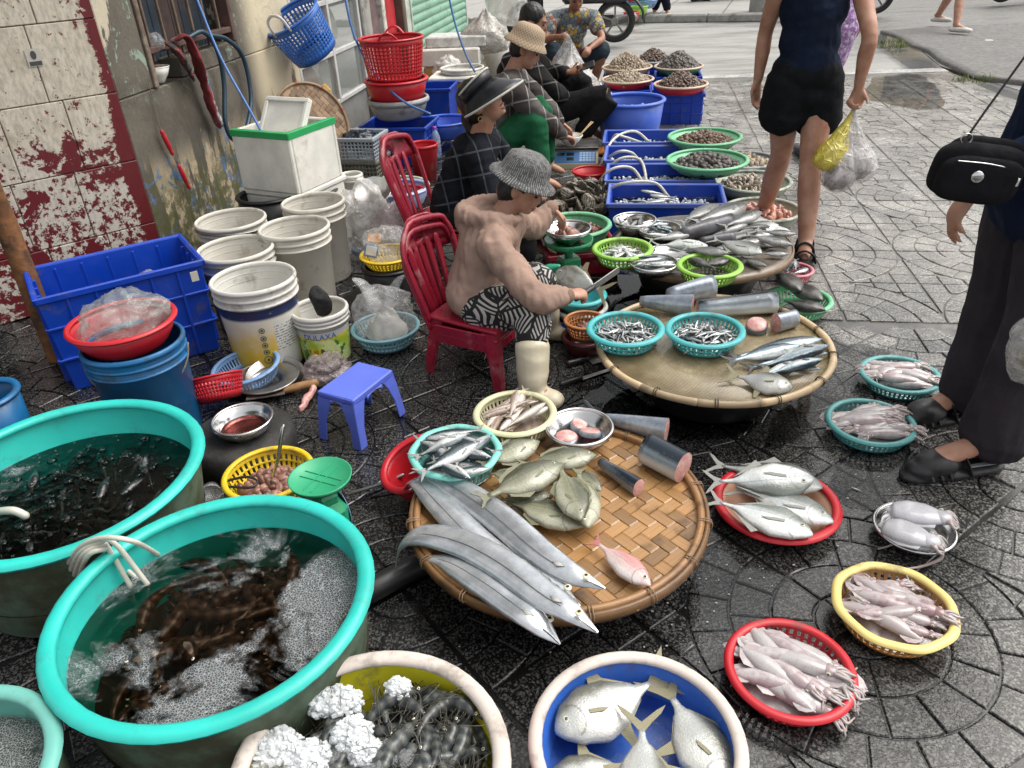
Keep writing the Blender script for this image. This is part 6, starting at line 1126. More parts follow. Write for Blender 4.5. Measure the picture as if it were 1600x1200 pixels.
def letters(txt, size, m, par, R, zc, a0, nm='lettering', ext=.0006):
    cu = bpy.data.curves.new(nm, 'FONT'); cu.body = txt; cu.size = size; cu.extrude = ext; cu.align_x = 'CENTER'; o = bpy.data.objects.new(nm, cu); SCT.collection.objects.link(o); VLT.update(); dg = VLT.depsgraph; me = bpy.data.meshes.new_from_object(o.evaluated_get(dg)); bpy.data.objects.remove(o)
    for v in me.vertices: x, y, z = v.co; a = a0 + x / R; v.co = ((R + z) * math.cos(a), (R + z) * math.sin(a), zc + y)
    me.materials.clear(); me.materials.append(m); return link(nm, me, par)
letters('V16800', .022, pm('letter_dark', (.05, .04, .02), .5), b6, .0995, .065, -1.75); letters('DULAXA', .034, pm('letter_blue', (.05, .16, .42), .5), b6, .1046, .125, -1.5)
mesh('badge', xf(rbox(-.020, .020, -.016, .016, -.001, .0006, .0004), Matrix.Rotation(-1.75, 4, 'Z') @ Matrix.Translation((.0990, 0, .070)) @ Matrix.Rotation(PI / 2, 4, 'Y') @ Matrix.Rotation(PI / 2, 4, 'Z')), M_YEL, b6, smooth=False)
M_CLOTHB = pm('black_cloth', (.014, .014, .015), .9, .4, 30, .6, 70); vf = wob(ball((0, 0, 0), (.038, .035, .06), 22, 16), .022, 22, 5); tag(mesh('rag', vf, M_CLOTHB, None, (-.745, 2.82, .235)), 'black rag stuffed in the lime labelled tub', 'rag')
basin('tub', 'black tub behind the white buckets', 'tub', -1.22, 3.98, .34, .155, .34, .13, M_BLK); basin('tub', 'second black tub wedged under the foam box', 'tub', -1.05, 4.15, .30, .15, .30, .13, M_BLK, n=28)
# foam boxes
M_FOAMB = pm('white_foam', (.70, .69, .63), .75, .12, 9, .3, 160, dirt=.15, dcol=(.3, .27, .2)); M_TAPE = plastic('green_tape', (.02, .34, .10))
fa = math.radians(-27); fb_ = thing('foam_box', 'white foam box edged with green tape, lid inside', 'box', (-1.11, 4.12, .36), fa); fb_.scale = (.88, .95, 1)
mesh('box_wall', join(rbox(-.21, .21, -.20, -.172, 0, .30, .01), rbox(-.21, .21, .172, .20, 0, .30, .01), rbox(-.21, -.182, -.1719, .1719, 0, .2999, .004), rbox(.182, .21, -.1719, .1719, 0, .2999, .004), rbox(-.181, .181, -.1715, .1715, .001, .03, .004)), M_FOAMB, fb_, smooth=False)
mesh('tape', join(rbox(-.213, .213, -.203, -.198, .272, .304, .001), rbox(.208, .213, -.197, .203, .272, .3041, .001), rbox(-.21, .21, -.2, -.168, .3005, .3045, .001), rbox(.178, .21, -.167, .2, .3006, .3046, .001)), M_TAPE, fb_, smooth=False)
fl = thing('foam_slab', 'white foam lid standing inside the foam box', 'lid', (-1.09, 4.13, .675), (.95, 0, fa)); mesh('panel', rbox(-.14, .14, -.11, .11, 0, .022, .012), M_FOAMB, fl, smooth=False); mesh('raised_edge', join(rbox(-.14, .14, -.11, -.088, .0225, .036, .006), rbox(-.14, .14, .088, .11, .0225, .036, .006), rbox(-.14, -.118, -.0875, .0875, .0225, .036, .006), rbox(.118, .14, -.0875, .0875, .0225, .036, .006)), M_FOAMB, fl, smooth=False)
f2 = thing('foam_box', 'lower white foam box under the taped one', 'box', (-1.12, 4.14, 0), fa); mesh('box_wall', rbox(-.2, .2, -.185, .185, .0, .33, .012), M_FOAMB, f2, smooth=False); mesh('lid', rbox(-.21, .21, -.195, .195, .3305, .358, .01), M_FOAMB, f2, smooth=False)
bucket('bucket', 'small white paint tin right of the foam box', -.86, 4.42, .30, .06, .055, .14, M_WHITE); basin('stool', 'upturned grey tub under the paint tin', 'tub', -.86, 4.42, .16, .07, .16, .06, M_GREY, n=24)
# blue drum with red basin
bucket('bucket', 'blue drum bucket with rope handle in front of the blue crate', -1.255, 2.30, .36, .158, .135, .36, M_DBLUE, handle=(3.4, -.85), mh=M_ROPE); basin('basin', 'red basin sitting in the mouth of the blue drum', 'basin', -1.282, 2.325, .425, .166, .09, .125, M_RED, None, None, .010, .008)
bag('plastic_bag', 'clear bag with teal sheen standing up in the red basin', (-1.27, 2.34, .35), (.15, .10, .105), M_BAGT, 8, .35, 0, False, rot=(0, -.25, .5)); basin('barrel', 'blue barrel at the far left edge of the picture', 'barrel', *at(-10, 660, .2).xy, .3, .1, .3, .09, M_DBLUE, n=28)
# colanders, pan, knives on the ground
basket('colander', 'light blue slotted colander on the ground', 'colander', -1.015, 2.60, .085, .124, .06, .10, M_LBLUE, 56, 1, None, .009, rot=(.06, -.08, 0)); basin('wok', 'dark wok under the light blue colander', 'wok', -.945, 2.57, .045, .125, .04, .06, M_STEELD, M_BLK, None, .004, .004)
q = at(341, 612, .10); basket('colander', 'red perforated colander tipped on its side', 'colander', q.x, q.y, .15, .098, .085, .07, M_RED, 44, 4, None, .007, rot=(-.5, -.22, 0)); basin('bowl', 'shallow steel bowl with bloody water on black block', 'bowl', -.884, 2.109, .155, .096, .05, .075, M_STEEL, None, None, .005, .004); pool(-.884, 2.109, .122, .078, watermat('bloody_water', (.75, .35, .33), .05, 20, .2), 'reddish water in the shallow steel bowl')
tag(mesh('chopping_block', lathe([(0, .105), (.15, .105), (.168, .095), (.172, .05), (.165, .0), (0, 0)], 44), pm('black_block', (.022, .02, .019), .65, .4, 14, .6, 50, dirt=.3, dcol=(.06, .055, .05)), None, (-.90, 2.115, 0)), 'round black chopping block under the steel bowl', 'chopping block')
pn = thing('pan', 'dark steel pan lying edge up behind the chopping block', 'pan', at(432, 596, .01), (.25, .0, .45)); mesh('pan_body', lathe([(0, 0), (.09, 0), (.11, .035), (.113, .035), (.093, -.003), (0, -.003)], 36), M_STEELD, pn); mesh('handle', rbox(.11, .2, -.012, .012, .025, .033, .003), M_BLKP, pn, smooth=False)
ck = thing('cleaver', 'rusty cleaver with thick wooden handle by the blue stool', 'cleaver', at(445, 610, .03), math.radians(12)); mesh('blade', rbox(-.14, .0, -.03, .03, -.002, .002, .001), pm('rusty_blade', (.09, .07, .06), .6, .4, 30), ck, smooth=False); mesh('handle', tube([(0, 0, 0), (.05, .004, .004), (.115, .01, .006)], [.012, .017, .016], 12, 4), pm('handle_wood', (.28, .15, .06), .6, .3, 30, .3), ck)
bag('plastic_bag', 'pinkish crumpled bag behind the blue stool', at(512, 590, 0), (.10, .09, .06), M_BAGP, 12, .35); vf = wob(tube([at(470, 640, .01), at(485, 615, .02), at(492, 600, .03)], [.01, .014, .012], 8, 4), .01, 40); tag(mesh('fish_scrap', vf, M_FLESH), 'pink scrap of fish gut beside blue stool', 'scrap')
basket('colander', 'yellow colander of fish offal with tongs', 'colander', -.735, 1.835, .135, .126, .075, .095, M_YEL, 40, 2, None, .009); heap(ME2, 60, -.735, 1.835, .085, .085, .02, 1.1, 'pale pink piece of offal in the yellow colander', 'offal', 'offal in the yellow colander', 101)
tg = thing('tongs', 'long steel tongs standing in the yellow colander', 'tongs', (-.735, 1.83, .10)); 
for k in (-1, 1): mesh('arm', tube([(0, .004 * k, 0), (.03, .012 * k + .03, .07), (.055, .004 * k + .06, .16)], [.006, .008, .007], 8, 4, .35), M_STEEL, tg)
tag(mesh('clip_handle', tube([at(352, 752, .13), at(385, 745, .14), at(402, 752, .14), at(390, 762, .14), at(352, 760, .13)], .004, 6, 6), M_BLKP), 'black looped scissor handle on rim of yellow colander', 'scissors')
cp = thing('cup', 'clear plastic cup lying beside the yellow colander', 'cup', at(330, 765, .03), (1.2, .2, .3)); mesh('cup_wall', lathe([(0, 0), (.026, 0), (.036, .085), (.035, .085), (.025, .002), (0, .002)], 28), M_BAG, cp); mesh('rim', ring(.036, .085, .002, .002, 28), M_BAG, cp)
# blue stool
def stool(X, Y, rz, L, W, h, m, label):
    r = thing('stool', label, 'stool', (X, Y, 0), rz); v, f = [], []; sg = 12
    bevel(mesh('seat', rbox(-L / 2, L / 2, -W / 2, W / 2, h - .02, h, .004), m, r, smooth=False), .008)
    for sx in (-1, 1):
        for sy in (-1, 1):
            x0, y0 = sx * L / 2, sy * W / 2; ex, ey = sx * .018, sy * .018; w_ = .045
            P = []
            for zz, k in ((h - .0201, 0), (h * .72, .28), (h * .4, .6), (0, 1)):
                ww = w_ * (1.55 - .75 * min(1, (h - zz) / (h * .5))) if zz < h * .9 else w_ * 2.0
                cx_, cy_ = x0 + ex * k, y0 + ey * k; P.append((cx_, cy_, zz, ww))
            vv, ff = [], []
            for cx_, cy_, zz, ww in P: vv += [(cx_ - sx * ww, cy_, zz), (cx_, cy_, zz), (cx_, cy_ - sy * ww, zz), (cx_ - sx * .006, cy_ - sy * ww, zz), (cx_ - sx * .006, cy_ - sy * .006, zz), (cx_ - sx * ww, cy_ - sy * .006, zz)]
            for k in range(3):
                for j in range(6): a = k * 6; ff.append((a + j, a + (j + 1) % 6, a + 6 + (j + 1) % 6, a + 6 + j))
            ff += [(0, 1, 4, 5), (1, 2, 3, 4), (18, 19, 22, 23), (19, 20, 21, 22)]; bevel(mesh('leg', (vv, ff), m, r, smooth=False), .003)
    for s_ in (-1, 1):
        def arch(A, n=10): return [(-A + 2 * A * k / n, h - .0202 - .022 * abs(-1 + 2 * k / n) ** 2.4) for k in range(n + 1)]
        for (A, fx) in ((L / 2 - .07, lambda t, z: (t, s_ * (W / 2 - .001) + s_ * .018 * (h - z) / h * .3, z)), (W / 2 - .05, lambda t, z: (s_ * (L / 2 - .001) + s_ * .018 * (h - z) / h * .3, t, z))):
            pts = arch(A); vv = [fx(t, h - .0201) for t, z in pts] + [fx(t, z) for t, z in pts]; n = len(pts); solid(mesh('apron', (vv, [(i, i + 1, n + i + 1, n + i) for i in range(n - 1)]), m, r), .005, 0)
    return r
sa, sb, sc3, sd_ = Vector((-.65, 2.20)), Vector((-.51, 2.11)), Vector((-.41, 2.29)), Vector((-.54, 2.39)); ctr = (sa + sb + sc3 + sd_) / 4; lx = ((sc3 - sb) + (sd_ - sa)) / 2
stool(ctr.x - .005, ctr.y + .02, math.atan2(lx.y, lx.x), .225, .15, .185, plastic('stool_blue', (.10, .15, .62), rough=.42), 'low periwinkle blue plastic stool')
# bag in aqua basket and packaging in yellow basket
basket('colander', 'aqua colander holding a bulging clear bag', 'colander', -.513, 2.87, .085, .136, .075, .10, plastic('aqua_dull', (.20, .40, .46)), 44, 2, None, .008); bag('plastic_bag', 'bulging clear bag with two ears in aqua colander', (-.515, 2.88, .05), (.135, .12, .13), M_BAG, 21, .28, 2); mound('white_contents', 'pale folded contents of the bulging clear bag', 'packaging', -.51, 2.88, .06, .09, .09, pm('pale_contents', (.55, .54, .5), .5, .2), .03, 22, 'stuff')
basket('basket', 'yellow basket of plastic packaging', 'basket', -.55, 3.40, .20, .122, .06, .085, M_YEL, 40, 3, None, .008); bag('plastic_bag', 'heap of clear packaging in the yellow basket', (-.545, 3.41, .17), (.12, .10, .10), M_BAG, 25, .38); basin('pot', 'dark pot under the yellow packaging basket', 'pot', -.55, 3.40, .145, .12, .145, .11, M_BLK, n=30); tag(mesh('printed_card', rbox(-.032, .032, -.002, .002, -.03, .03, .003), pm('card_blue', (.10, .14, .22), .4), None, at(580, 392, .235), (-.5, .3, .1), smooth=False), 'small dark blue edged card among the packaging', 'card'); mesh('card_face', rbox(-.024, .024, -.0035, -.0022, -.022, .022, .0005), M_PAPER, C.objects['printed_card'] if 'printed_card' in C.objects else None, smooth=False); tag(mesh('orange_wrapper', wob(rbox(-.03, .03, -.002, .002, -.02, .02), .006, 30), plastic('orange_wrap', (.65, .28, .05)), None, at(585, 372, .25), (-.6, .2, .2), smooth=False), 'orange wrapper among the clear packaging', 'wrapper')
tag(mesh('iron_plate', lathe([(0, .02), (.15, .02), (.155, .0), (0, 0)], 36), M_BLK, None, (-.62, 3.33, 0)), 'dark iron plate on the ground under the dark pot', 'plate')
bag('plastic_bag', 'large milky bag of stuff beside the white buckets', (-.74, 3.93, 0), (.17, .15, .24), M_BAGW, 31, .3); bag('plastic_bag', 'clear bag with pink tinge right of the milky one', (-.57, 3.90, .02), (.12, .10, .17), bagmat('pink_tinge', (.75, .64, .66), .5), 33, .32)
basin('basin', 'wide pale green basin behind the bags', 'basin', -.66, 4.62, .16, .215, .10, .17, plastic('pale_green', (.50, .56, .44), dirt=.3), None, None, .012, .009); basin('basin', 'lilac basin inside the pale green one', 'basin', -.60, 4.50, .185, .165, .10, .13, M_LILAC, None, None, .012, .009); basket('colander', 'red colander in the lilac basin', 'colander', -.575, 4.48, .17, .12, .06, .09, M_RED, 40, 3, None, .007); pn = thing('pan', 'grey metal pan tilted in the pale green basin', 'pan', at(585, 305, .22), (.5, -.3, .3)); mesh('pan_body', lathe([(0, 0), (.07, 0), (.105, .035), (.108, .035), (.073, -.003), (0, -.003)], 36), M_STEEL, pn); mesh('handle', tube([(-.105, 0, .03), (-.17, .0, .035)], .008, 8, 1), M_BLKP, pn)
tag(mesh('hose', tube([at(535, 375), at(560, 395, .01), at(600, 385, .01), at(632, 360, .01), at(665, 350, .01)], .009, 8, 6), plastic('blue_hose', (.05, .16, .45))), 'blue hose crossing the ground behind the red chair', 'hose')
# leaning bamboo tray, yellow sacks, grey crates, bucket, bottle, red basket stack
lt = thing('woven_tray', 'old brown woven tray leaning on the wall behind the foam box', 'tray', atY(487, 196, 5.25), 0); woven(lt, .27, .034, M_BAMD, .6); mesh('hoop', lathe([(.262, -.012), (.277, -.012), (.28, .012), (.264, .014), (.262, -.012)], 56), M_BAMD, lt); ties(lt, .27, 9, plastic('red_tie', (.5, .05, .05)), .016, .015, 0); lt.rotation_euler = (Matrix.Rotation(math.radians(45), 3, 'Z') @ Matrix.Rotation(1.22, 3, 'X')).to_euler()
for i, (a, w_, cl_, lb) in enumerate(((2.32, .13, (.62, .36, .02), 'yellow folded sack leaning by the shop glass'), (2.45, .12, (.66, .42, .05), 'yellow sack leaning right behind the other one'), (2.22, .06, (.6, .56, .48), 'thin white board leaning beside the yellow sacks'))):
    o = tag(mesh('sack', wob(rbox(-w_, w_, -.02, .02, 0, .52, .015), .012, 12, i), plastic('sack_%d' % i, cl_, var=.25), None, Wp(a, .10 + .05 * i, 0), (-.22, 0, rotW + .5), smooth=False), lb, 'sack' if i < 2 else 'board')
def lattice_crate(X, Y, z0, L, W, H, rz, m, label):
    r = thing('crate', label, 'crate', (X, Y, z0), rz); a, b = L / 2, W / 2
    for (nm, n, dx) in (('long', 12, 0), ('short', 8, 1)):
        ln = L if dx == 0 else W
        for s_ in (-1, 1):
            B = []
            for k in range(n + 1): t = -ln / 2 + ln * k / n; B.append(rbox(t - .004, t + .004, -.004, .004, .01, H - .02, .001))
            for k in range(6): zz = .012 + (H - .035) * k / 5; B.append(rbox(-ln / 2, ln / 2, -.0035, .0035, zz - .004, zz + .004, .001))
            B.append(rbox(-ln / 2 - .008, ln / 2 + .008, -.010, .010, H - .025, H, .004)); o = mesh('lattice_side', join(*B), m, r, smooth=False)
            if dx == 0: o.location = (0, s_ * b, 0)
            else: o.location = (s_ * a, 0, 0); o.rotation_euler = (0, 0, PI / 2)
    mesh('floor', rbox(-a, a, -b, b, .0, .008, .002), m, r, smooth=False); return r
lattice_crate(-.95, 5.36, 0, .30, .26, .17, -.25, plastic('olive_grey', (.20, .20, .16), dirt=.4), 'dirty grey lattice crate at the bottom of pair'); lattice_crate(-.955, 5.36, .171, .31, .27, .15, -.25, plastic('pale_grey_crate', (.36, .40, .45), dirt=.25), 'pale grey lattice crate stacked on the dirty one'); bag('plastic_bag', 'black and blue bag in the pale grey lattice crate', (-.95, 5.36, .22), (.12, .10, .08), pm('dark_bag', (.02, .03, .045), .25, .4, 12), 41, .35)
tag(mesh('printed_packet', wob(rbox(-.05, .05, -.02, .02, 0, .13, .01), .01, 20), pm('packet', (.55, .3, .24), .4, .5, 22), None, Wp(1.95, .42, .17), (-.2, 0, rotW), smooth=False), 'red and white printed packet behind the lattice crates', 'packet')
bucket('bucket', 'small red bucket behind the farther red chair', -.52, 5.30, .24, .10, .075, .24, M_RED, handle=(.3, -1.1), mh=M_WHITE, bands=False)
crate('crate', 'blue crate under the red basket stack', -.74, 5.88, 0, .50, .36, .27, math.radians(-12), M_BLUE, grid=5); basin('basin', 'stack of grey basins between blue crate and red basin', 'basin', -.72, 5.88, .43, .215, .12, .17, M_GREY, None, None, .014, .02); basin('basin', 'red basin under the tall red laundry basket', 'basin', -.72, 5.88, .57, .222, .15, .18, M_RED, None, None, .014, .01); lb_ = basket('laundry_basket', 'tall red lattice laundry basket on top of the stack', 'basket', -.72, 5.88, .845, .222, .27, .185, M_RED, 46, 9, None, .012, solid_lo=.08, top=.12)
for s_ in (-1, 1): mesh('handle', tube([(.07 * k - 0, s_ * -.205 - s_ * .02 * (1 - k * k), .27 + .05 * (1 - k * k)) for k in (-1, -.5, 0, .5, 1)], .011, 8, 3, .6), M_RED, lb_)
bt = thing('bottle', 'clear plastic bottle with purple cap beside the blue crate', 'bottle', (-.47, 5.80, .02)); mesh('bottle_wall', lathe([(0, 0), (.035, 0), (.037, .03), (.036, .15), (.02, .19), (.013, .2), (.013, .21)], 24), bagmat('bottle_clear', (.5, .62, .8), .45, 4), bt); mesh('cap', lathe([(.015, .208), (.015, .225), (0, .226)], 16), plastic('purple_cap', (.35, .05, .35)), bt)
basin('basin', 'periwinkle basin half hidden behind the black visor', 'basin', -.42, 6.2, .20, .2, .12, .16, M_BLUEL)
# foam coolers, boxes and bags by the shutter
fc = thing('cooler', 'yellow cool box with white foam lid behind the visor', 'cool box', (-.33, 7.35, 0), -.15); fc.scale = (.9, .9, .85); mesh('box_wall', rbox(-.26, .26, -.2, .2, 0, .36, .015), plastic('cooler_yellow', (.70, .42, .02)), fc, smooth=False); mesh('lid', rbox(-.275, .275, -.215, .215, .361, .42, .02), M_FOAMB, fc, smooth=False); letters('• • •', .07, M_BLKP, None, 1e6, 0, 0) if False else None
mesh('printed_marks', join(*[xf(lathe([(0, .001), (.012, .001), (.012, 0)], 12), Matrix.Translation((-.18 + .05 * (k % 4), -.2012, .10 + .06 * (k // 4))) @ Matrix.Rotation(PI / 2, 4, 'X')) for k in range(8)]), M_BLKP, fc, smooth=False)
basin('basin', 'white round basin lid lying on the cool box', 'basin', -.30, 7.38, .40, .19, .04, .19, M_WHITE); crate('crate', 'blue crate behind the cool box', -.62, 7.0, 0, .5, .36, .33, -.15, M_BLUE)
for i, (x, y, z, l, w_, h, mt, lb) in enumerate(((-.42, 8.35, 0, .55, .4, .30, plastic('carton', (.48, .30, .12)), 'brown carton under white foam box by the shutter'), (-.42, 8.35, .302, .58, .42, .16, M_FOAMB, 'white foam box on the brown carton'), (-.36, 8.4, .463, .60, .36, .10, pm('printed_foam', (.6, .62, .6), .6, .25, 20), 'printed white foam box topmost by the green shutter'))): tag(mesh('box', rbox(-l / 2, l / 2, -w_ / 2, w_ / 2, 0, h, .012), mt, None, (x, y, z), (0, 0, -.1), smooth=False), lb, 'box')
for i, (px, py, z, r, m_, lb) in enumerate(((700, 112, .30, (.16, .14, .17), M_BAGW, 'white crumpled bag nearest the painted post'), (735, 100, .30, (.15, .13, .22), M_BAG, 'clear tied bag hanging beside the brown carton'), (760, 62, .50, (.24, .18, .22), M_BAGG, 'grey brown bag of goods on the white boxes'), (795, 20, .62, (.26, .2, .36), M_BAGW, 'big milky bag behind the black haired man'), (720, 98, .32, (.11, .1, .16), M_BAG, 'small clear bag between the white and tied bags'))):
    g = at(px, py, z); bag('plastic_bag', lb, (g.x, g.y, max(0, z - .12)), r, m_, 50 + i, .3, 0, i in (1, 2, 3))
tag(mesh('drum', lathe([(0, 0), (.2, 0), (.21, .45), (.2, .47), (0, .47)], 32), plastic('white_drum', (.6, .6, .56)), None, (-.05, 8.9, 0)), 'white drum under the milky bag', 'drum')
# things hanging on the wall
hb = basket('hanging_basket', 'blue lattice shopping basket hanging on the wall', 'basket', 0, 0, .28, .195, .28, .155, plastic('basket_blue', (.03, .14, .50)), 40, 9, None, .012, solid_lo=.16, top=.12); hb.location = Wp(1.93, .21, .80); hb.rotation_euler = (Matrix.Rotation(math.radians(-10), 3, 'Z') @ Matrix.Rotation(.42, 3, 'X') @ Matrix.Rotation(-.32, 3, 'Y')).to_euler()
mesh('handle', tube([(-.06, -.19, .27), (-.05, -.19, .36), (.0, -.185, .39), (.05, -.19, .36), (.06, -.19, .27)], .01, 8, 4), M_WHITE, hb)
M_BHOSE = plastic('blue_cord', (.06, .16, .42)); M_DHOSE = plastic('dark_hose', (.015, .045, .07), rough=.4)
tag(mesh('blue_hose', tube([atY(300, -20, 4.4), atY(345, 90, 4.25), atY(400, 190, 4.1), atY(455, 300, 3.95)], .007, 8, 6), M_BHOSE), 'thin blue hose running down past the foam box', 'hose'); tag(mesh('blue_hose', tube([atY(535, -20, 5.9), atY(555, 60, 5.85), atY(590, 120, 5.75), atY(630, 158, 5.6), atY(672, 178, 5.5)], .008, 8, 6), M_BHOSE), 'blue hose drooping across the red laundry basket', 'hose'); tag(mesh('blue_hose', tube([atY(698, -20, 7.0), atY(712, 40, 6.95), atY(728, 85, 6.9), atY(742, 112, 6.85)], .008, 8, 6), M_BHOSE), 'blue hose hanging in front of the green shutter', 'hose')
def wl(px, py, off=.03):
    d = ray(px, py); o_ = Vector((0, 0, CH)); n = VD; t = ((TC + VD * off) - o_).dot(n) / d.dot(n); return o_ + d * t
tag(mesh('black_hose', tube([wl(292, 60, .0), wl(318, 50, .04), wl(340, 80, .06), wl(350, 130, .05), wl(352, 190, .05), wl(365, 218, .06), wl(385, 200, .07), wl(392, 150, .06), wl(380, 90, .05), wl(355, 62, .04), wl(330, 55, .02)], .013, 10, 7), M_DHOSE), 'thick dark hose looped over the window sill', 'hose')
cloth = pm('red_rag', (.22, .03, .035), .9, .45, 9, .5, 60, dirt=.3, dcol=(.35, .33, .32)); pts = [wl(272, 62, .02), wl(290, 58, .06), wl(305, 85, .07), wl(318, 130, .06), wl(328, 160, .06), wl(340, 192, .05)]
tag(mesh('red_towel', wob(tube(pts, [.02, .04, .045, .038, .036, .034], 16, 6, .35), .012, 22), cloth), 'dirty red towel hanging from the window', 'towel'); tag(mesh('patterned_rag', wob(tube([wl(262, 68, .03), wl(278, 82, .06), wl(292, 105, .06), wl(300, 122, .05)], [.025, .04, .036, .018], 16, 5, .4), .014, 30), pm('dotted_rag', (.03, .03, .03), .9, .3, 40, .4, 80, dirt=.4, dcol=(.45, .05, .05), ds=30)), 'dark rag with red dots beside the white bowl', 'rag'); tag(mesh('sock', wob(tube([wl(318, 105, .07), wl(328, 145, .07), wl(338, 175, .065), wl(346, 193, .06)], [.016, .02, .024, .02], 12, 5, .5), .006, 30), pm('blue_white_cloth', (.05, .07, .13), .9, .5, 16, dirt=.5, dcol=(.6, .6, .58), ds=18)), 'navy and white cloth hanging over the red towel', 'cloth')
g = wl(250, 128, -.03); basin('bowl', 'white porcelain bowl in the wall niche', 'bowl', g.x, g.y, .955, .062, .075, .028, bpy.data.materials['china'], None, None, .003, .003)
tag(mesh('chilli', wob(ball((0, 0, 0), (.035, .035, .012), 14, 8), .01, 60), pm('dried_food', (.2, .08, .03), .7, .5, 60), None, (g.x, g.y, .945)), 'dark dried food in the wall niche bowl', 'food'); bag('plastic_bag', 'small clear bag on the window sill above bowl', wl(245, 78, -.02), (.05, .04, .05), M_BAG, 61, .3, n=28)
for i, (a, b) in enumerate((((252, 204), (270, 242)), ((279, 258), (296, 295)))):
    A, B = wl(*a, .03), wl(*b, .03); prof = [(0, .006), (.06, .011), (.16, .009), (.2, .012), (.45, .0125), (.7, .0115), (.85, .009), (.92, .011), (1, .006)]; d = B - A; K = [A + d * t for t, r in prof]; o = tag(mesh('tool_handle', tube(K, [r for t, r in prof], 12, 1), plastic('red_handle', (.50, .02, .03))), ['upper red turned handle of a hook hanging on the wall', 'lower red turned handle hanging on the wall'][i], 'tool'); mesh('hook', tube([B, B + Vector((.004, 0, -.02)), wl(278, 257, .03) if i == 0 else B + Vector((.004, 0, -.01))], .002, 6, 3), M_STEELD, o)
tag(mesh('cord', tube([wl(232, 130, .01), wl(243, 170, .012), wl(251, 203, .03)], .002, 6, 4), M_ROPE), 'thin cord holding red handled hook on wall', 'cord')
# ------------------------------------------------------------------ chairs
def loft_sheet(rows):
    n = len(rows[0]); v = [p for r in rows for p in r]; return v, [(i * n + j, i * n + j + 1, (i + 1) * n + j + 1, (i + 1) * n + j) for i in range(len(rows) - 1) for j in range(n - 1)]
def chair(X, Y, rz, sc_, label, z0=0.0, legs=True):
    """moulded plastic chair: slatted rounded back, dished seat, four splayed legs; faces +x"""
    r = thing('chair', label, 'chair', (X, Y, z0), rz, 'red plastic chairs'); r.scale = (sc_,) * 3; hs_ = .20; W = .17
    rows = [[(-.15 + .33 * i / 8, -W * (.86 + .14 * i / 8) + 2 * W * (.86 + .14 * i / 8) * j / 8, hs_ - .012 * math.sin(PI * i / 8) * math.sin(PI * j / 8)) for j in range(9)] for i in range(9)]
    bevel(solid(mesh('seat', loft_sheet(rows), M_MAROON, r), .014, -1), .004)
    def bk(u, t): return (-.15 - .10 * u - .035 * (1 - (2 * t - 1) ** 2), 0, hs_ + .36 * u)
    def hw(u): return W * (.86 + .16 * math.sin(PI * min(u * 1.0, 1) * .5)) * math.sqrt(max(.03, 1 - max(0, (u - .62) / .40) ** 2.2))
    P = []
    for k in range(27):
        u_ = k / 26; P.append(u_)
    edge = [Vector((bk(u, 0)[0] + .01, -hw(u), bk(u, 0)[2])) for u in [i / 12 for i in range(13)]]; edge += [Vector((p.x, -p.y, p.z)) for p in reversed(edge[:-1])]
    mesh('back_frame', tube(edge, .0125, 8, 3, .8), M_MAROON, r)
    for k in range(5):
        y0 = (-.66 + .33 * k); lo = [Vector((bk(u, .5 + y0 / 2)[0], y0 * hw(min(u, .55)) * (.72 + .25 * u), bk(u, 0)[2])) for u in (0, .2, .45, .7)]; mesh('slat', tube(lo, [.018, .017, .018, .022], 8, 4, .3, True, (1, 0, 0)), M_MAROON, r)
    rows = [[(bk(u, j / 10)[0], -hw(u) + 2 * hw(u) * j / 10, bk(u, 0)[2]) for j in range(11)] for u in (.66, .74, .82, .90, .97, .995)]
    v, f = loft_sheet(rows); f = [q for k, q in enumerate(f) if k not in (14, 15)]; solid(mesh('top_panel', (v, f), M_MAROON, r), .010)
    for sx, sy in ((1, -1), (1, 1), (-1, -1), (-1, 1)):
        x0, y0 = (.17 if sx > 0 else -.14), sy * W * (.97 if sx > 0 else .84); ex, ey = sx * .03, sy * .025; vv, ff = [], []
        for zz, k, w_ in ((hs_ - .002, 0, .060), (hs_ * .6, .4, .042), (0, 1, .034)):
            a, b = x0 + ex * k, y0 + ey * k; vv += [(a - sx * w_, b, zz), (a, b, zz), (a, b - sy * w_, zz), (a - sx * .007, b - sy * w_, zz), (a - sx * .007, b - sy * .007, zz), (a - sx * w_, b - sy * .007, zz)]
        for k in range(2):
            for j in range(6): a = k * 6; ff.append((a + j, a + (j + 1) % 6, a + 6 + (j + 1) % 6, a + 6 + j))
        ff += [(12, 13, 16, 17), (13, 14, 15, 16)]; mesh('leg', (vv, ff), M_MAROON, r, smooth=False)
    mesh('apron', join(rbox(-.10, .13, -W - .002, -W + .006, hs_ - .045, hs_ - .006, .003), rbox(-.10, .13, W - .006, W + .002, hs_ - .045, hs_ - .006, .003), rbox(.166, .174, -.12, .12, hs_ - .045, hs_ - .006, .003)), M_MAROON, r, smooth=False); return r
CA = math.radians(-30)
chair(-.115, 2.685, CA, .95, 'upper of the two stacked red chairs under the beige hooded woman', .035); chair(-.115, 2.685, CA, .95, 'lower of the two stacked red chairs under the beige hooded woman', 0)
chair(-.26, 3.72, math.radians(-18), 1.12, 'red plastic chair under the woman with black visor', .02)
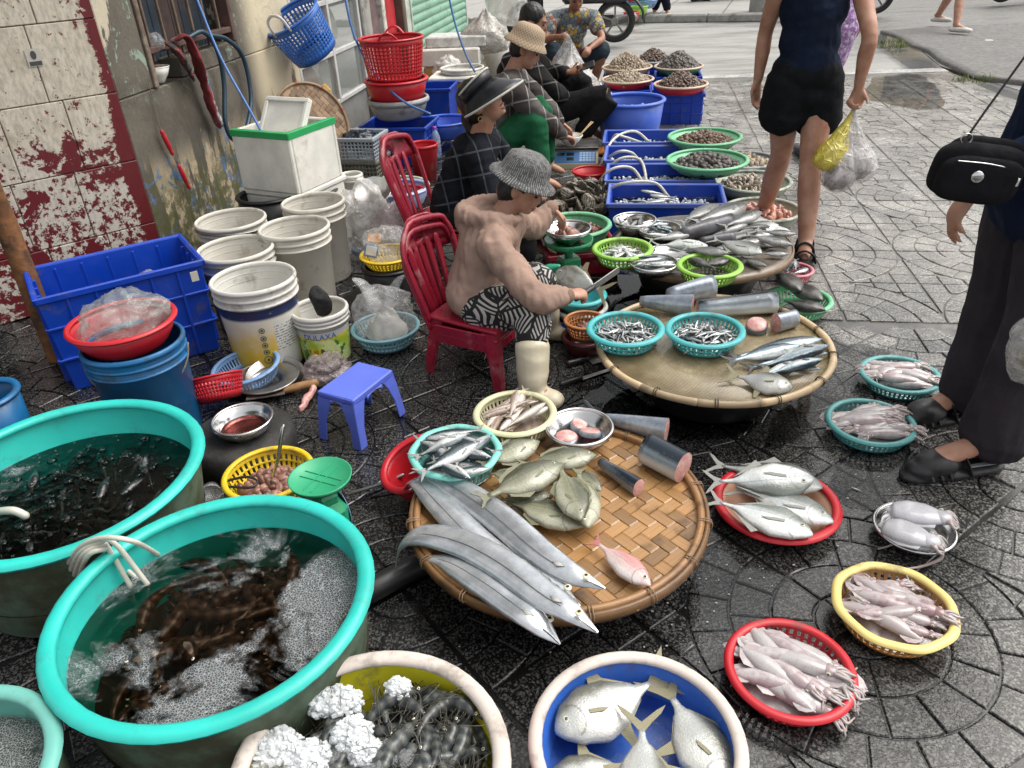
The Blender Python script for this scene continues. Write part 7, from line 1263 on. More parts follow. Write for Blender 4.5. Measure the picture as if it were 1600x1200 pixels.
# ------------------------------------------------------------------ people
def skinmat(name, col):
    s = NT(name); o = s.obj(); n = s.noise(o, 18, 5); c = s.mix(s.ramp(n, .35, .7), (*col, 1), (col[0] * .8, col[1] * .66, col[2] * .6, 1)); s.bump(s.noise(o, 130, 3), .12, .002); s.b.inputs['Subsurface Radius'].default_value = (.02, .008, .004); s.b.inputs['Subsurface Scale'].default_value = .25; return s.P(col=c, rough=.5, sss=.1)
M_SKIN = skinmat('skin', (.46, .255, .175)); M_SKIND = skinmat('tanned_skin', (.30, .15, .09)); M_HAIRB = pm('black_hair', (.008, .007, .007), .4, .4, 60, .5, 160); M_LIP = pm('lips', (.34, .10, .09), .4); M_TEETH = pm('teeth', (.7, .68, .6), .3)
def cloth(name, col, **k): return pm(name, col, **{**dict(rough=.9, var=.18, vs=7, bump=.8, bs=40, spec=.12), **k})
def plaid(name, base, l1, l2, sc_=14, w_=.80):
    s = NT(name); o = s.obj(); q = s.mapping(o, (.25, .15, .5)); x, y, z = s.sep(q)[0:3]; u_ = s.math('ADD', x, s.math('MULTIPLY', y, .8))
    def line(v, f, lo): return s.math('GREATER_THAN', s.math('ABSOLUTE', s.math('SINE', s.math('MULTIPLY', v, f))), lo)
    a = line(u_, sc_ * 3.1, .992); b = line(z, sc_ * 3.1, .992); a2 = line(u_, sc_ * 1.55, w_); b2 = line(z, sc_ * 1.55, w_)
    c = s.mix(s.math('MULTIPLY', s.math('ADD', a2, b2), .5), (*base, 1), (*l2, 1)); c = s.mix(s.math('MULTIPLY', s.math('MAXIMUM', a, b), .75), c, (*l1, 1)); c = s.mix(s.ramp(s.noise(o, 8, 4), .4, .7, 0, .35), c, (*[k * .5 for k in base], 1)); s.bump(s.noise(o, 200, 3), .2, .003); return s.P(col=c, rough=.9, spec=.12)
s = NT('zigzag_print'); o = s.obj(); vt = s.n.new('ShaderNodeTexVoronoi'); s.l(o, vt.inputs['Vector']); vt.inputs['Scale'].default_value = 12; cr, cg, cb = s.sep(vt.outputs['Color'])[0:3]
vr = s.n.new('ShaderNodeVectorRotate'); vr.rotation_type = 'Z_AXIS'; s.l(vt.outputs['Position'], vr.inputs['Center']); s.l(s.mapping(o), vr.inputs['Vector']); sub = s.n.new('ShaderNodeVectorMath'); sub.operation = 'SUBTRACT'; sc4 = s.n.new('ShaderNodeVectorMath'); sc4.operation = 'SCALE'; s.l(vt.outputs['Position'], sc4.inputs[0]); sc4.inputs['Scale'].default_value = 1.0; s.l(o, sub.inputs[0]); s.l(sc4.outputs[0], sub.inputs[1])
rt = s.n.new('ShaderNodeVectorRotate'); rt.rotation_type = 'AXIS_ANGLE'; rt.inputs['Axis'].default_value = (.4, -.8, .5); s.l(sub.outputs[0], rt.inputs['Vector']); s.l(s.math('MULTIPLY', s.math('FLOOR', s.math('MULTIPLY', cr, 6)), 1.047), rt.inputs['Angle']); x, y, z = s.sep(rt.outputs[0])[0:3]
st = s.math('GREATER_THAN', s.math('SINE', s.math('MULTIPLY', s.math('ADD', s.math('ABSOLUTE', x), s.math('MULTIPLY', z, 1.1)), 330)), .1); ed = s.vor(o, 12, 'DISTANCE_TO_EDGE'); st = s.math('MULTIPLY', st, s.math('GREATER_THAN', ed, .05)); c = s.mix(st, (.010, .010, .011, 1), (.42, .40, .38, 1)); s.bump(s.noise(o, 9, 4), .3, .01); M_ZIG = s.P(col=c, rough=.85)
s = NT('floral_print'); o = s.obj(); cc = s.vor(o, 26, 'F1', 1); ed = s.vor(o, 26, 'DISTANCE_TO_EDGE'); r_, g_, b_ = s.sep(cc)[0:3]; c = s.mix(s.ramp(r_, .3, .35), (.36, .33, .28, 1), (.14, .18, .20, 1)); c = s.mix(s.ramp(g_, .85, .87), c, (.42, .28, .06, 1)); c = s.mix(s.ramp(b_, .9, .92), c, (.30, .07, .05, 1)); c = s.mix(s.ramp(ed, .03, .06, 1, 0), c, (.03, .03, .03, 1)); M_FLOR = s.P(col=c, rough=.8)
def sculpt(name, parts, m, par, voxel=.009, it=4, wr=0.0, wf=(9, 9, 22), seed=0):
    """melt overlapping solids into one continuous skin, then lay folds into it"""
    v, f = join(*parts); me = bpy.data.meshes.new('tmp'); me.from_pydata(v, [], f); o = bpy.data.objects.new('tmp', me); SCT.collection.objects.link(o); md = o.modifiers.new('r', 'REMESH'); md.mode = 'VOXEL'; md.voxel_size = voxel; sm = o.modifiers.new('s', 'SMOOTH'); sm.iterations = it; sm.factor = .5
    VLT.update(); dg = VLT.depsgraph; q = bpy.data.meshes.new_from_object(o.evaluated_get(dg)); bpy.data.objects.remove(o); q.name = name
    if wr:
        NR = [v_.normal.copy() for v_ in q.vertices]
        for vv, nv_ in zip(q.vertices, NR):
            p = vv.co; a = noise.noise(Vector((p.x * wf[0] + seed + 2 * noise.noise(p * 5), p.y * wf[1], p.z * wf[2]))); b = 1 - abs(noise.noise(Vector((p.x * wf[0] * 1.3 + 1.7 * noise.noise(p * 4), p.y * wf[1] * 1.3 + seed, p.z * wf[2] * .8)))) * 2; vv.co = p + nv_ * (a * wr * .8 + b * wr * .7)
    q.shade_smooth(); q.materials.clear(); q.materials.append(m); o = link(name, q, par)
    if par: o.location = -par.location
    return o
def V(*a): return Vector(a)
def basis(fw, up=(0, 0, 1)):
    f = Vector(fw).normalized(); u_ = Vector(up); s_ = u_.cross(f).normalized(); return Matrix((f, s_, f.cross(s_))).transposed()      # columns: forward, left, up
def hand(w, d, nrm, s_=1.0, curl=.5, spread=.12, side=1, thumb=.8):
    """palm, four bent fingers of unequal length and a thumb leaving the side of the palm. nrm: out of the palm"""
    d = Vector(d).normalized(); nrm = Vector(nrm); nrm = (nrm - d * nrm.dot(d)).normalized(); sd = d.cross(nrm).normalized() * side; out = [tube([w, w + d * .03 * s_, w + d * .075 * s_], [.022 * s_, .034 * s_, .037 * s_], 12, 3, .5, True, nrm)]
    for k, (l, o_) in enumerate(((.066, -.030), (.074, -.010), (.070, .010), (.054, .029))):
        b = w + d * (.080 - .006 * abs(k - 1.3)) * s_ + sd * o_ * s_; q = d + sd * (o_ * 6 * spread); q.normalize(); c_ = curl * (1 + .12 * k); p1 = b + (q * math.cos(c_ * .6) + nrm * math.sin(c_ * .6)) * l * .45 * s_; p2 = p1 + (q * math.cos(c_ * 1.5) + nrm * math.sin(c_ * 1.5)) * l * .32 * s_; p3 = p2 + (q * math.cos(c_ * 2.2) + nrm * math.sin(c_ * 2.2)) * l * .24 * s_; out.append(tube([b - q * .02 * s_, b, p1, p2, p3], [.0095 * s_, .0095 * s_, .0088 * s_, .008 * s_, .0065 * s_], 8, 3))
    b = w + d * .025 * s_ - sd * .028 * s_; q = (d * .75 - sd * thumb + nrm * .35).normalized(); p1 = b + q * .035 * s_; p2 = p1 + (q + d * .5 + nrm * .3).normalized() * .03 * s_; out.append(tube([b - q * .012 * s_, b, p1, p2], [.013 * s_, .0125 * s_, .010 * s_, .0075 * s_], 8, 3)); return out
def head_parts(c_, R, s_=1.0, tilt=0):
    g = lambda x, y, z: c_ + R @ (Vector((x, y, z)) * s_)
    B = lambda p, r: ball(g(*p), tuple(k * s_ for k in r), 18, 12, R)
    return [B((-.012, 0, .028), (.092, .074, .088)), B((.030, 0, -.020), (.060, .062, .085)), B((.048, 0, -.070), (.034, .036, .030)), B((.070, 0, -.085), (.016, .020, .014)), B((.092, 0, -.022), (.016, .011, .012)), tube([g(.078, 0, .022), g(.090, 0, -.002), g(.100, 0, -.020)], [.009 * s_, .010 * s_, .010 * s_], 8, 3), B((.079, 0, -.052), (.013, .022, .007)), B((.077, 0, -.063), (.012, .019, .007)), B((.060, .03, -.028), (.022, .022, .022)), B((.060, -.03, -.028), (.022, .022, .022)), B((.072, 0, .030), (.018, .045, .012))] + [B((-.012, sg * .074, -.012), (.019, .008, .030)) for sg in (1, -1)]
def face(par, c_, R, s_=1.0, smile=False):
    g = lambda x, y, z: c_ + R @ (Vector((x, y, z)) * s_) - par.location
    for sg in (1, -1):
        mesh('eye', ball(g(.078, sg * .030, .006), (.009 * s_, .013 * s_, .006 * s_), 10, 6, R), pm('eye_dark', (.02, .015, .012), .15), par); mesh('eyebrow', tube([g(.087, sg * .014, .026), g(.085, sg * .032, .031), g(.074, sg * .048, .026)], .0032 * s_, 6, 3), M_HAIRB, par)
    mesh('lips', join(tube([g(.078, -.022, -.055), g(.090, -.008, -.053), g(.091, .008, -.053), g(.078, .022, -.055)], [.002 * s_, .005 * s_, .005 * s_, .002 * s_], 6, 3), tube([g(.076, -.02, -.060 - .008 * smile), g(.088, 0, -.064 - .010 * smile), g(.076, .02, -.060 - .008 * smile)], [.002 * s_, .0055 * s_, .002 * s_], 6, 3)), M_LIP, par)
    if smile: mesh('teeth', tube([g(.077, -.018, -.058), g(.0875, 0, -.060), g(.077, .018, -.058)], [.002 * s_, .0045 * s_, .002 * s_], 6, 3), M_TEETH, par)
def limb(a, b, c_, r0, r1, r2): return tube([a, a.lerp(b, .5), b, b.lerp(c_, .4), c_], [r0, r0 * .95, r1, r1 * 1.03, r2], 14, 3)
def torso(pel, chest, shl, shr, s_=1.0, g=0.0, belly=.0):
    ax = (chest - pel); mid = pel.lerp(chest, .5); sa_ = (shl - shr).normalized(); R1 = Matrix((sa_, (ax.normalized().cross(sa_)), ax.normalized())).transposed(); B = lambda p, r: ball(p, tuple(k * s_ + g for k in r), 20, 14, R1)
    return [B(pel, (.150, .115, .11)), B(mid, (.132, .102 + belly, .14)), B(chest, (.148, .108, .135)), tube([shl, shl.lerp(shr, .3), shl.lerp(shr, .7), shr], [.052 * s_ + g, .068 * s_ + g, .068 * s_ + g, .052 * s_ + g], 14, 3), tube([pel, mid, chest], [.12 * s_ + g, .11 * s_ + g, .115 * s_ + g], 16, 3)]
def bucket_hat(par, c_, R, s_, m, tilt=0, brim=.055, drop=.03):
    prof = [(0, .1165), (.05, .116), (.078, .100), (.088, .07), (.094, .038), (.098, .034), (.098 + brim * .6, .034 - drop * .5), (.098 + brim, .034 - drop), (.098 + brim, .030 - drop), (.097, .029), (.09, .036), (.08, .09), (0, .112)]
    v, f = lathe(prof, 44); M4 = Matrix.Translation(c_ - par.location) @ R.to_4x4() @ Matrix.Rotation(tilt, 4, 'Y') @ Matrix.Translation((-.012 * s_, 0, .02)); o = mesh('hat', ([(x * s_ * 1.06 + .004 * noise.noise((x * 30, y * 30, z * 30)), y * s_, z * s_ + .007 * noise.noise((x * 14, y * 14, 4))) for x, y, z in v], f), m, par); o.matrix_local = M4; return o
def hair_cap(par, c_, R, s_, tail=None, back=.0, low=0.0):
    g = lambda x, y, z: c_ + R @ (Vector((x, y, z)) * s_); P = [ball(g(-.022, 0, .040), (.096 * s_, .082 * s_, .090 * s_), 20, 14, R), ball(g(-.05, 0, -.005 - low), (.062 * s_, .076 * s_, .075 * s_), 18, 12, R)]
    if tail: P.append(tube([g(*q) for q in tail], [.030 * s_, .036 * s_, .032 * s_, .020 * s_, .010 * s_], 12, 4))
    return sculpt('hair', P, M_HAIRB, par, .007, 3, .004, (60, 60, 14))
def person(label, J, skin, s_=1.0, shirt=None, pants=None, sleeve=1.0, leg=1.0, hands=(), feet=True, wr=.006, hd=None, vox=.009, bare_feet=None, loose=.016, pl=.014, face_on=True, smile=False, belly=.0, extra=(), ts=1.0, wf=(9, 9, 22)):
    """one continuous body from pelvis to finger tips; clothes are separate skins just outside it"""
    base = J['pel'].copy(); base.z = 0; r = thing('person', label, 'person', base); L = [J['hl'], J['kl'], J['al']]; Rr = [J['hr'], J['kr'], J['ar']]; P = torso(J['pel'], J['ch'], J['sl'], J['sr'], s_)
    P += [limb(*L, .078 * s_, .055 * s_, .038 * s_), limb(*Rr, .078 * s_, .055 * s_, .038 * s_), limb(J['sl'], J['el'], J['wl'], .046 * s_, .036 * s_, .024 * s_), limb(J['sr'], J['er'], J['wr'], .046 * s_, .036 * s_, .024 * s_)]
    if 'hc' in J: P += head_parts(J['hc'], hd, s_) + [tube([J['ch'] + (J['ch'] - J['pel']).normalized() * .10 * s_, J['hc'] + hd @ Vector((-.02, 0, -.06)) * s_], [.055 * s_, .050 * s_], 14, 1)]
    for h in hands: P += hand(*h)
    for a, t in ((J['al'], J.get('tl')), (J['ar'], J.get('tr'))):
        if t is not None: P.append(tube([a + (a - t).normalized() * .025, a.lerp(t, .35), a.lerp(t, .7), t], [.034 * s_, .036 * s_, .036 * s_, .024 * s_], 12, 3, .75))
    sculpt('body', P, skin, r, vox, 3)
    if shirt:
        el = lambda S, E, W_: limb(S, E, W_, .058 * s_ + loose, .046 * s_ + loose, .032 * s_ + loose * .7) if sleeve >= 1 else tube([S, S.lerp(E, sleeve)], [.058 * s_ + loose, .052 * s_ + loose * 1.4], 14, 1)
        cut = lambda a, b, k: a.lerp(b, k)
        sculpt('shirt', torso(J['pel'] + (J['ch'] - J['pel']) * .12, J['ch'], J['sl'], J['sr'], s_ * ts, loose, belly) + [el(J['sl'], J['el'], cut(J['el'], J['wl'], .88)), el(J['sr'], J['er'], cut(J['er'], J['wr'], .88))] + list(extra), shirt, r, vox, 5, wr, wf, seed=base.x * 7)
    if pants:
        lg = lambda a, b, c_: limb(a, b, b.lerp(c_, leg - 1) if leg > 1 else b, .088 * s_ + pl, .064 * s_ + pl, .05 * s_ + pl * 1.2) if leg > 1 else tube([a, a.lerp(b, leg)], [.09 * s_ + pl, .08 * s_ + pl * 1.6], 16, 1)
        ax = (J['ch'] - J['pel']).normalized(); sa_ = (J['hl'] - J['hr']).normalized(); R1 = Matrix((sa_, ax.cross(sa_), ax)).transposed(); sculpt('trousers', [ball(J['pel'], (.15 * s_ + pl, .118 * s_ + pl, .10 * s_), 20, 14, R1), lg(*L), lg(*Rr)], pants, r, vox, 4, wr * .8, seed=base.y * 5)
    if 'hc' in J and face_on: face(r, J['hc'], hd, s_, smile)
    return r
# --- woman in the beige hooded top
M_BEIGE = cloth('beige_hoodie', (.33, .225, .18), var=.14, vs=9, bump=1.0, bs=30); M_BOOT = pm('cream_boot', (.60, .54, .40), .35, .15, 8, .1, 30, dirt=.2); s = NT('dash_hat'); o = s.obj(); br = s.n.new('ShaderNodeTexBrick'); sq_ = s.comb(s.math('MULTIPLY', s.math('ARCTAN2', s.sep(o)[1], s.sep(o)[0]), .1), s.sep(o)[2], 0); dm = s.math('MULTIPLY', s.math('GREATER_THAN', s.math('SINE', s.math('MULTIPLY_ADD', s.sep(sq_)[0], 700, s.math('MULTIPLY', s.noise(o, 45, 1), 5))), .78), s.math('GREATER_THAN', s.noise(o, 75, 2), .46)); c = s.mix(dm, s.mix(s.noise(o, 20, 5), (.045, .045, .047, 1), (.10, .10, .10, 1)), (.36, .36, .35, 1)); M_DASH = s.P(col=c, rough=.9)
hd1 = basis((.80, -.30, -.42), (.25, .0, 1)); hc1 = V(.075, 2.77, .665)
J1 = dict(pel=V(-.12, 2.70, .285), ch=V(-.055, 2.72, .475), sl=V(.03, 2.87, .525), sr=V(-.045, 2.575, .525), hl=V(-.09, 2.79, .265), hr=V(-.11, 2.62, .265), kl=V(.12, 2.76, .31), kr=V(.085, 2.485, .315), al=V(.16, 2.86, .07), ar=V(.075, 2.36, .07), el=V(.12, 3.00, .43), wl=V(.195, 3.045, .495), er=V(.105, 2.44, .37), wr=V(.215, 2.535, .335), hc=hc1, tl=V(.26, 2.85, .03), tr=V(.15, 2.31, .03))
p1 = person('seated woman in beige hooded top, grey hat and patterned trousers cutting fish', J1, M_SKIN, .80, M_BEIGE, M_ZIG, 1, 1.45, [(J1['wl'], (.5, .05, -.55), (.2, -.2, -1), .85, .7, .1, 1), (J1['wr'], (.8, .45, -.1), (0, .3, -1), .85, 1.0, .1, -1)], True, .0085, hd1, loose=.010, ts=1.13, wf=(30, 30, 14), extra=[tube([V(.05, 2.66, .585), V(-.05, 2.645, .60), V(-.125, 2.70, .595), V(-.125, 2.79, .595), V(-.03, 2.85, .60), V(.06, 2.83, .585)], [.018, .030, .040, .040, .030, .018], 14, 4, .8), tube([V(-.10, 2.72, .52), V(-.13, 2.745, .58)], [.06, .05], 14, 1)])
bucket_hat(p1, hc1, hd1, .94, M_DASH, -.05, .032, .020); hair_cap(p1, hc1, hd1, .80, None, low=.02)
for a, t, z_ in ((J1['al'], J1['tl'], .16), (J1['ar'], J1['tr'], .16)):
    k = J1['kl'] if a is J1['al'] else J1['kr']; u_ = a.lerp(k, .52); o = sculpt('boot', [tube([u_, a.lerp(k, .2), a, a + V(0, 0, -.035)], [.064, .058, .050, .050], 16, 3), tube([a + V(0, 0, -.03), a.lerp(t, .5) + V(0, 0, -.02), t + V(0, 0, .005)], [.052, .050, .040], 14, 3, .75)], M_BOOT, p1, .007, 3, .003)
tag(mesh('apron_string', tube([atY(788, 478, 2.5), atY(805, 460, 2.46), atY(815, 452, 2.45), atY(800, 462, 2.45), atY(785, 470, 2.47)], .003, 6, 4), pm('dark_string', (.06, .025, .03), .8), p1, -p1.location))
lay(POM, (868, 425), (935, 452), .30, 'pompano being cut by woman in beige top', -1, 0, .27, tilt=.9); knf = thing('knife', 'knife held against the fish by the beige woman', 'knife', J1['wr'] + V(.07, .05, -.015), (0, -.15, .75)); mesh('blade', rbox(.05, .20, -.002, .002, -.014, .012, .0006), M_STEELD, knf, smooth=False); mesh('handle', tube([(-.05, 0, 0), (.05, 0, 0)], .010, 8, 1), M_BLKP, knf)
for w_, e_ in ((J1['wl'], J1['el']), (J1['wr'], J1['er'])): d = (w_ - e_).normalized(); q = e_.lerp(w_, .86) - p1.location; mesh('cuff', tube([q, q + d * .022], [.0335, .031], 16, 1), cloth('beige_cuff', (.25, .165, .13)), p1)
gl_ = mesh('glove', tube([atY(846, 425, 2.9), atY(858, 420, 2.88), atY(872, 416, 2.86)], [.03, .028, .012], 12, 4, .7), plastic('green_glove', (.02, .32, .20), rough=.5), p1, -p1.location)
# --- woman with the black visor
M_NAVPL = plaid('dark_plaid', (.007, .008, .012), (.075, .085, .095), (.013, .016, .023), 10, .93); hd2 = basis((.78, -.36, .50), (-.4, .1, 1)); hc2 = V(-.065, 3.66, .80)
J2 = dict(pel=V(-.24, 3.70, .30), ch=V(-.14, 3.68, .535), sl=V(-.06, 3.84, .60), sr=V(-.10, 3.50, .60), hl=V(-.2, 3.80, .29), hr=V(-.2, 3.60, .29), kl=V(.10, 3.72, .40), kr=V(.06, 3.50, .38), al=V(.14, 3.74, .08), ar=V(.10, 3.46, .08), el=V(.06, 3.85, .42), wl=V(.13, 3.70, .40), er=V(-.03, 3.38, .40), wr=V(.07, 3.44, .38), hc=hc2, tl=V(.25, 3.72, .03), tr=V(.21, 3.44, .03))
p2 = person('smiling seated woman in black visor and dark plaid shirt', J2, M_SKIN, .92, M_NAVPL, cloth('black_print', (.012, .012, .013)), 1, 1.8, [(J2['wl'], (.7, -.5, -.2), (0, 0, -1), .9, .6, .1, 1), (J2['wr'], (.8, .1, -.2), (0, 0, -1), .9, .6, .1, -1)], True, .007, hd2, smile=True)
hair_cap(p2, hc2, hd2, .95, [(-.075, 0, .02), (-.115, 0, -.03), (-.125, .0, -.12), (-.11, .0, -.22), (-.09, 0, -.31)])
def visor(par, c_, R, s_):
    M_VIS = pm('visor_black', (.006, .007, .011), .35, .2, 8); M_VR = cloth('visor_edge', (.50, .49, .44)); v, f = [], []; n = 24; rows = []; g = lambda x, y, z: c_ + R @ (Vector((x, y, z)) * s_) - par.location
    for k in range(5):
        t = k / 4; row = []
        for j in range(n + 1): a = math.radians(-112 + 224 * j / n); ex = .115 * t * (.42 + .58 * max(0, math.cos(a * .85))); row.append(g((.098 + ex) * math.cos(a) * 1.0, (.090 + ex * .62) * math.sin(a), .048 - .085 * t * (.55 + .45 * math.cos(a * .8)) + .022 * math.cos(a)))
        rows.append(row)
    v = [p for r_ in rows for p in r_]; o = solid(mesh('visor', (v, [(i * (n + 1) + j, i * (n + 1) + j + 1, (i + 1) * (n + 1) + j + 1, (i + 1) * (n + 1) + j) for i in range(4) for j in range(n)]), M_VIS, par), .003)
    mesh('edge_piping', tube(rows[-1], .0052, 8, 1), M_VR, par); rb = [[p + R @ Vector((0, 0, .045 * k)) * s_ for p in rows[0]] for k in (0, .5, 1)]; v = [p for r_ in rb for p in r_]; solid(mesh('band', (v, [(i * (n + 1) + j, i * (n + 1) + j + 1, (i + 1) * (n + 1) + j + 1, (i + 1) * (n + 1) + j) for i in range(2) for j in range(n)]), M_VIS, par), .003); mesh('band_piping', tube(rb[-1], .005, 8, 1), M_VR, par)
visor(p2, hc2, hd2, 1.0); mesh('earring', ring(.010, 0, .0016, .0016, 16), pm('gold', (.7, .45, .15), .25, metal=1), p2, hc2 + hd2 @ V(-.012, -.078, -.05) - p2.location, (PI / 2, 0, .4))
# --- plaid shirt and bucket hat
M_PL3 = plaid('grey_plaid', (.060, .052, .048), (.36, .35, .33), (.115, .105, .10), 8, .8); s = NT('check_hat'); o = s.obj(); ck_ = s.n.new('ShaderNodeTexChecker'); s.l(s.comb(s.math('MULTIPLY', s.math('ARCTAN2', s.sep(o)[1], s.sep(o)[0]), .1), s.sep(o)[2], 0), ck_.inputs[0]); ck_.inputs['Scale'].default_value = 95; ck_.inputs[1].default_value = (.46, .36, .25, 1); ck_.inputs[2].default_value = (.20, .135, .085, 1); M_CKH = s.P(col=s.mix(s.noise(o, 60, 3), ck_.outputs[0], (.33, .25, .17, 1)), rough=.9)
hd3 = basis((.85, -.1, -.42), (.3, 0, 1)); hc3 = V(.19, 5.05, .83)
J3 = dict(pel=V(-.06, 5.10, .28), ch=V(.04, 5.08, .56), sl=V(.12, 5.26, .65), sr=V(.08, 4.88, .65), hl=V(.0, 5.20, .28), hr=V(-.02, 5.0, .28), kl=V(.27, 5.20, .46), kr=V(.22, 4.92, .45), al=V(.32, 5.22, .08), ar=V(.26, 4.90, .08), el=V(.30, 5.36, .46), wl=V(.43, 5.42, .30), er=V(.27, 4.95, .44), wr=V(.44, 5.28, .25), hc=hc3, tl=V(.42, 5.22, .03), tr=V(.37, 4.88, .03))
p3 = person('squatting person in grey plaid shirt, beige checked hat and green trousers', J3, M_SKIN, .95, M_PL3, cloth('green_trousers', (.015, .10, .045)), 1, 1.85, [(J3['wl'], (.6, .1, -.5), (0, -.3, -1), .9, .6, .1, 1), (J3['wr'], (.5, .5, -.3), (0, 0, -1), .9, .5, .1, -1)], True, .007, hd3); bucket_hat(p3, hc3, hd3, 1.08, M_CKH, -.05, .022, .030); hair_cap(p3, hc3, hd3, .9, None)
# --- man with phone
hd4 = basis((.9, -.25, -.30), (.2, 0, 1)); hc4 = V(.29, 6.02, .88)
J4 = dict(pel=V(.08, 6.05, .22), ch=V(.14, 6.05, .55), sl=V(.24, 6.24, .66), sr=V(.20, 5.84, .66), hl=V(.15, 6.15, .22), hr=V(.15, 5.95, .22), kl=V(.62, 6.12, .46), kr=V(.80, 5.78, .40), al=V(.72, 6.05, .10), ar=V(.60, 5.80, .12), el=V(.42, 6.2, .50), wl=V(.53, 5.98, .54), er=V(.40, 5.74, .46), wr=V(.50, 5.82, .40), hc=hc4, tl=V(.82, 6.02, .04), tr=V(.70, 5.72, .08))
p4 = person('black haired man in dark plaid shirt and black trousers holding a phone', J4, M_SKIND, 1.0, plaid('black_plaid', (.012, .012, .013), (.16, .15, .14), (.03, .028, .027), 8, .86), cloth('black_trousers', (.012, .012, .013)), 1, 1.9, [(J4['wl'], (.7, -.3, .1), (.1, -.6, .8), 1, .8, .1, 1), (J4['wr'], (.7, .1, -.4), (0, 0, -1), 1, .6, .15, -1)], True, .007, hd4); hair_cap(p4, hc4, hd4, .98, None)
tag(mesh('phone', rbox(-.045, .09, -.035, .035, -.005, .005, .004), M_BLK, None, J4['wl'] + V(.10, -.04, .035), (.5, -.3, -.2), smooth=False), 'dark phone in the hand of the black haired man', 'phone')
bag('plastic_bag', 'big milky bag in front of the man in floral shirt', (.62, 6.75, .0), (.26, .22, .34), M_BAGW, 71, .28, 0, True); bag('plastic_bag', 'white crumpled bag behind the phone', (.80, 6.55, .0), (.16, .15, .22), M_BAGW, 73, .3)
# --- man in floral shirt
hd5 = basis((.1, -.85, -.48), (0, -.2, 1)); hc5 = V(.80, 8.12, .86)
J5 = dict(pel=V(.74, 8.38, .22), ch=V(.76, 8.28, .56), sl=V(.97, 8.22, .68), sr=V(.57, 8.22, .68), hl=V(.85, 8.34, .22), hr=V(.65, 8.34, .22), kl=V(1.05, 8.02, .42), kr=V(.55, 8.00, .42), al=V(.98, 8.15, .08), ar=V(.60, 8.12, .08), el=V(1.04, 8.02, .50), wl=V(.90, 7.85, .44), er=V(.50, 8.02, .52), wr=V(.62, 7.85, .56), hc=hc5, tl=V(1.0, 8.02, .03), tr=V(.6, 8.0, .03))
p5 = person('squatting man in colourful floral shirt opening a clear bag', J5, M_SKIND, 1.0, M_FLOR, cloth('dark_shorts', (.03, .045, .06)), .55, .9, [(J5['wl'], (-.3, -.7, -.2), (-.5, 0, -.5), 1, .8, .1, 1), (J5['wr'], (.2, -.6, .1), (.5, 0, -.5), 1, .8, .1, -1)], True, .006, hd5, vox=.011); hair_cap(p5, hc5, hd5, .97, None)
bag('plastic_bag', 'clear bag held up by the man in floral shirt', (.68, 7.72, .12), (.15, .12, .26), M_BAG, 75, .25, 0, True)
# --- standing woman in shorts
hd6 = basis((-.9, -.35, -.2)); hc6 = V(1.45, 3.84, 1.46)
J6 = dict(pel=V(1.475, 3.86, .80), ch=V(1.475, 3.87, 1.10), sl=V(1.43, 3.73, 1.24), sr=V(1.51, 4.03, 1.24), hl=V(1.475, 3.79, .76), hr=V(1.475, 3.94, .76), kl=V(1.50, 3.70, .42), kr=V(1.42, 4.02, .42), al=V(1.50, 3.61, .07), ar=V(1.44, 4.10, .07), el=V(1.66, 3.66, 1.0), wl=V(1.665, 3.69, .78), er=V(1.30, 3.98, 1.0), wr=V(1.285, 3.97, .78), hc=hc6, tl=V(1.46, 3.50, .03), tr=V(1.38, 4.02, .03))
# seen nearly face on: hips and shoulders lie across the view
for k, dx in (('hl', .085), ('sl', .17), ('kl', .05), ('hr', -.085), ('sr', -.17), ('kr', -.03)): J6[k] = V(J6['pel'].x + dx + (0 if k[0] != 'k' else .0), 3.86 + (.0 if k[0] != 'k' else (-.10 if k == 'kl' else .10)), J6[k].z)
p6 = person('standing woman in navy top and black shorts holding plastic bags', J6, M_SKIN, .97, cloth('navy_top', (.008, .014, .032)), None, .12, .6, [(J6['wl'], (.02, .05, -1), (-.6, -.6, 0), .95, 1.3, .05, 1), (J6['wr'], (-.05, -.05, -1), (.5, -.7, 0), .95, .35, .2, -1)], True, .005, hd6, vox=.0085, loose=.013)
sculpt('shorts', [ball(J6['pel'] + V(0, 0, .03), (.165, .13, .10), 24, 14), ball(J6['pel'] + V(0, 0, -.07), (.11, .12, .09), 24, 14), tube([J6['hl'] + V(-.01, 0, .04), J6['hl'] + V(.005, 0, -.16)], [.105, .112], 24, 1), tube([J6['hr'] + V(.01, 0, .04), J6['hr'] + V(-.005, 0, -.13)], [.105, .110], 24, 1)], cloth('black_shorts', (.008, .009, .011)), p6, .008, 2, .005); hair_cap(p6, hc6, hd6, .95, [(-.075, 0, .02), (-.11, 0, -.03), (-.115, .0, -.12), (-.10, .0, -.2), (-.09, 0, -.26)])
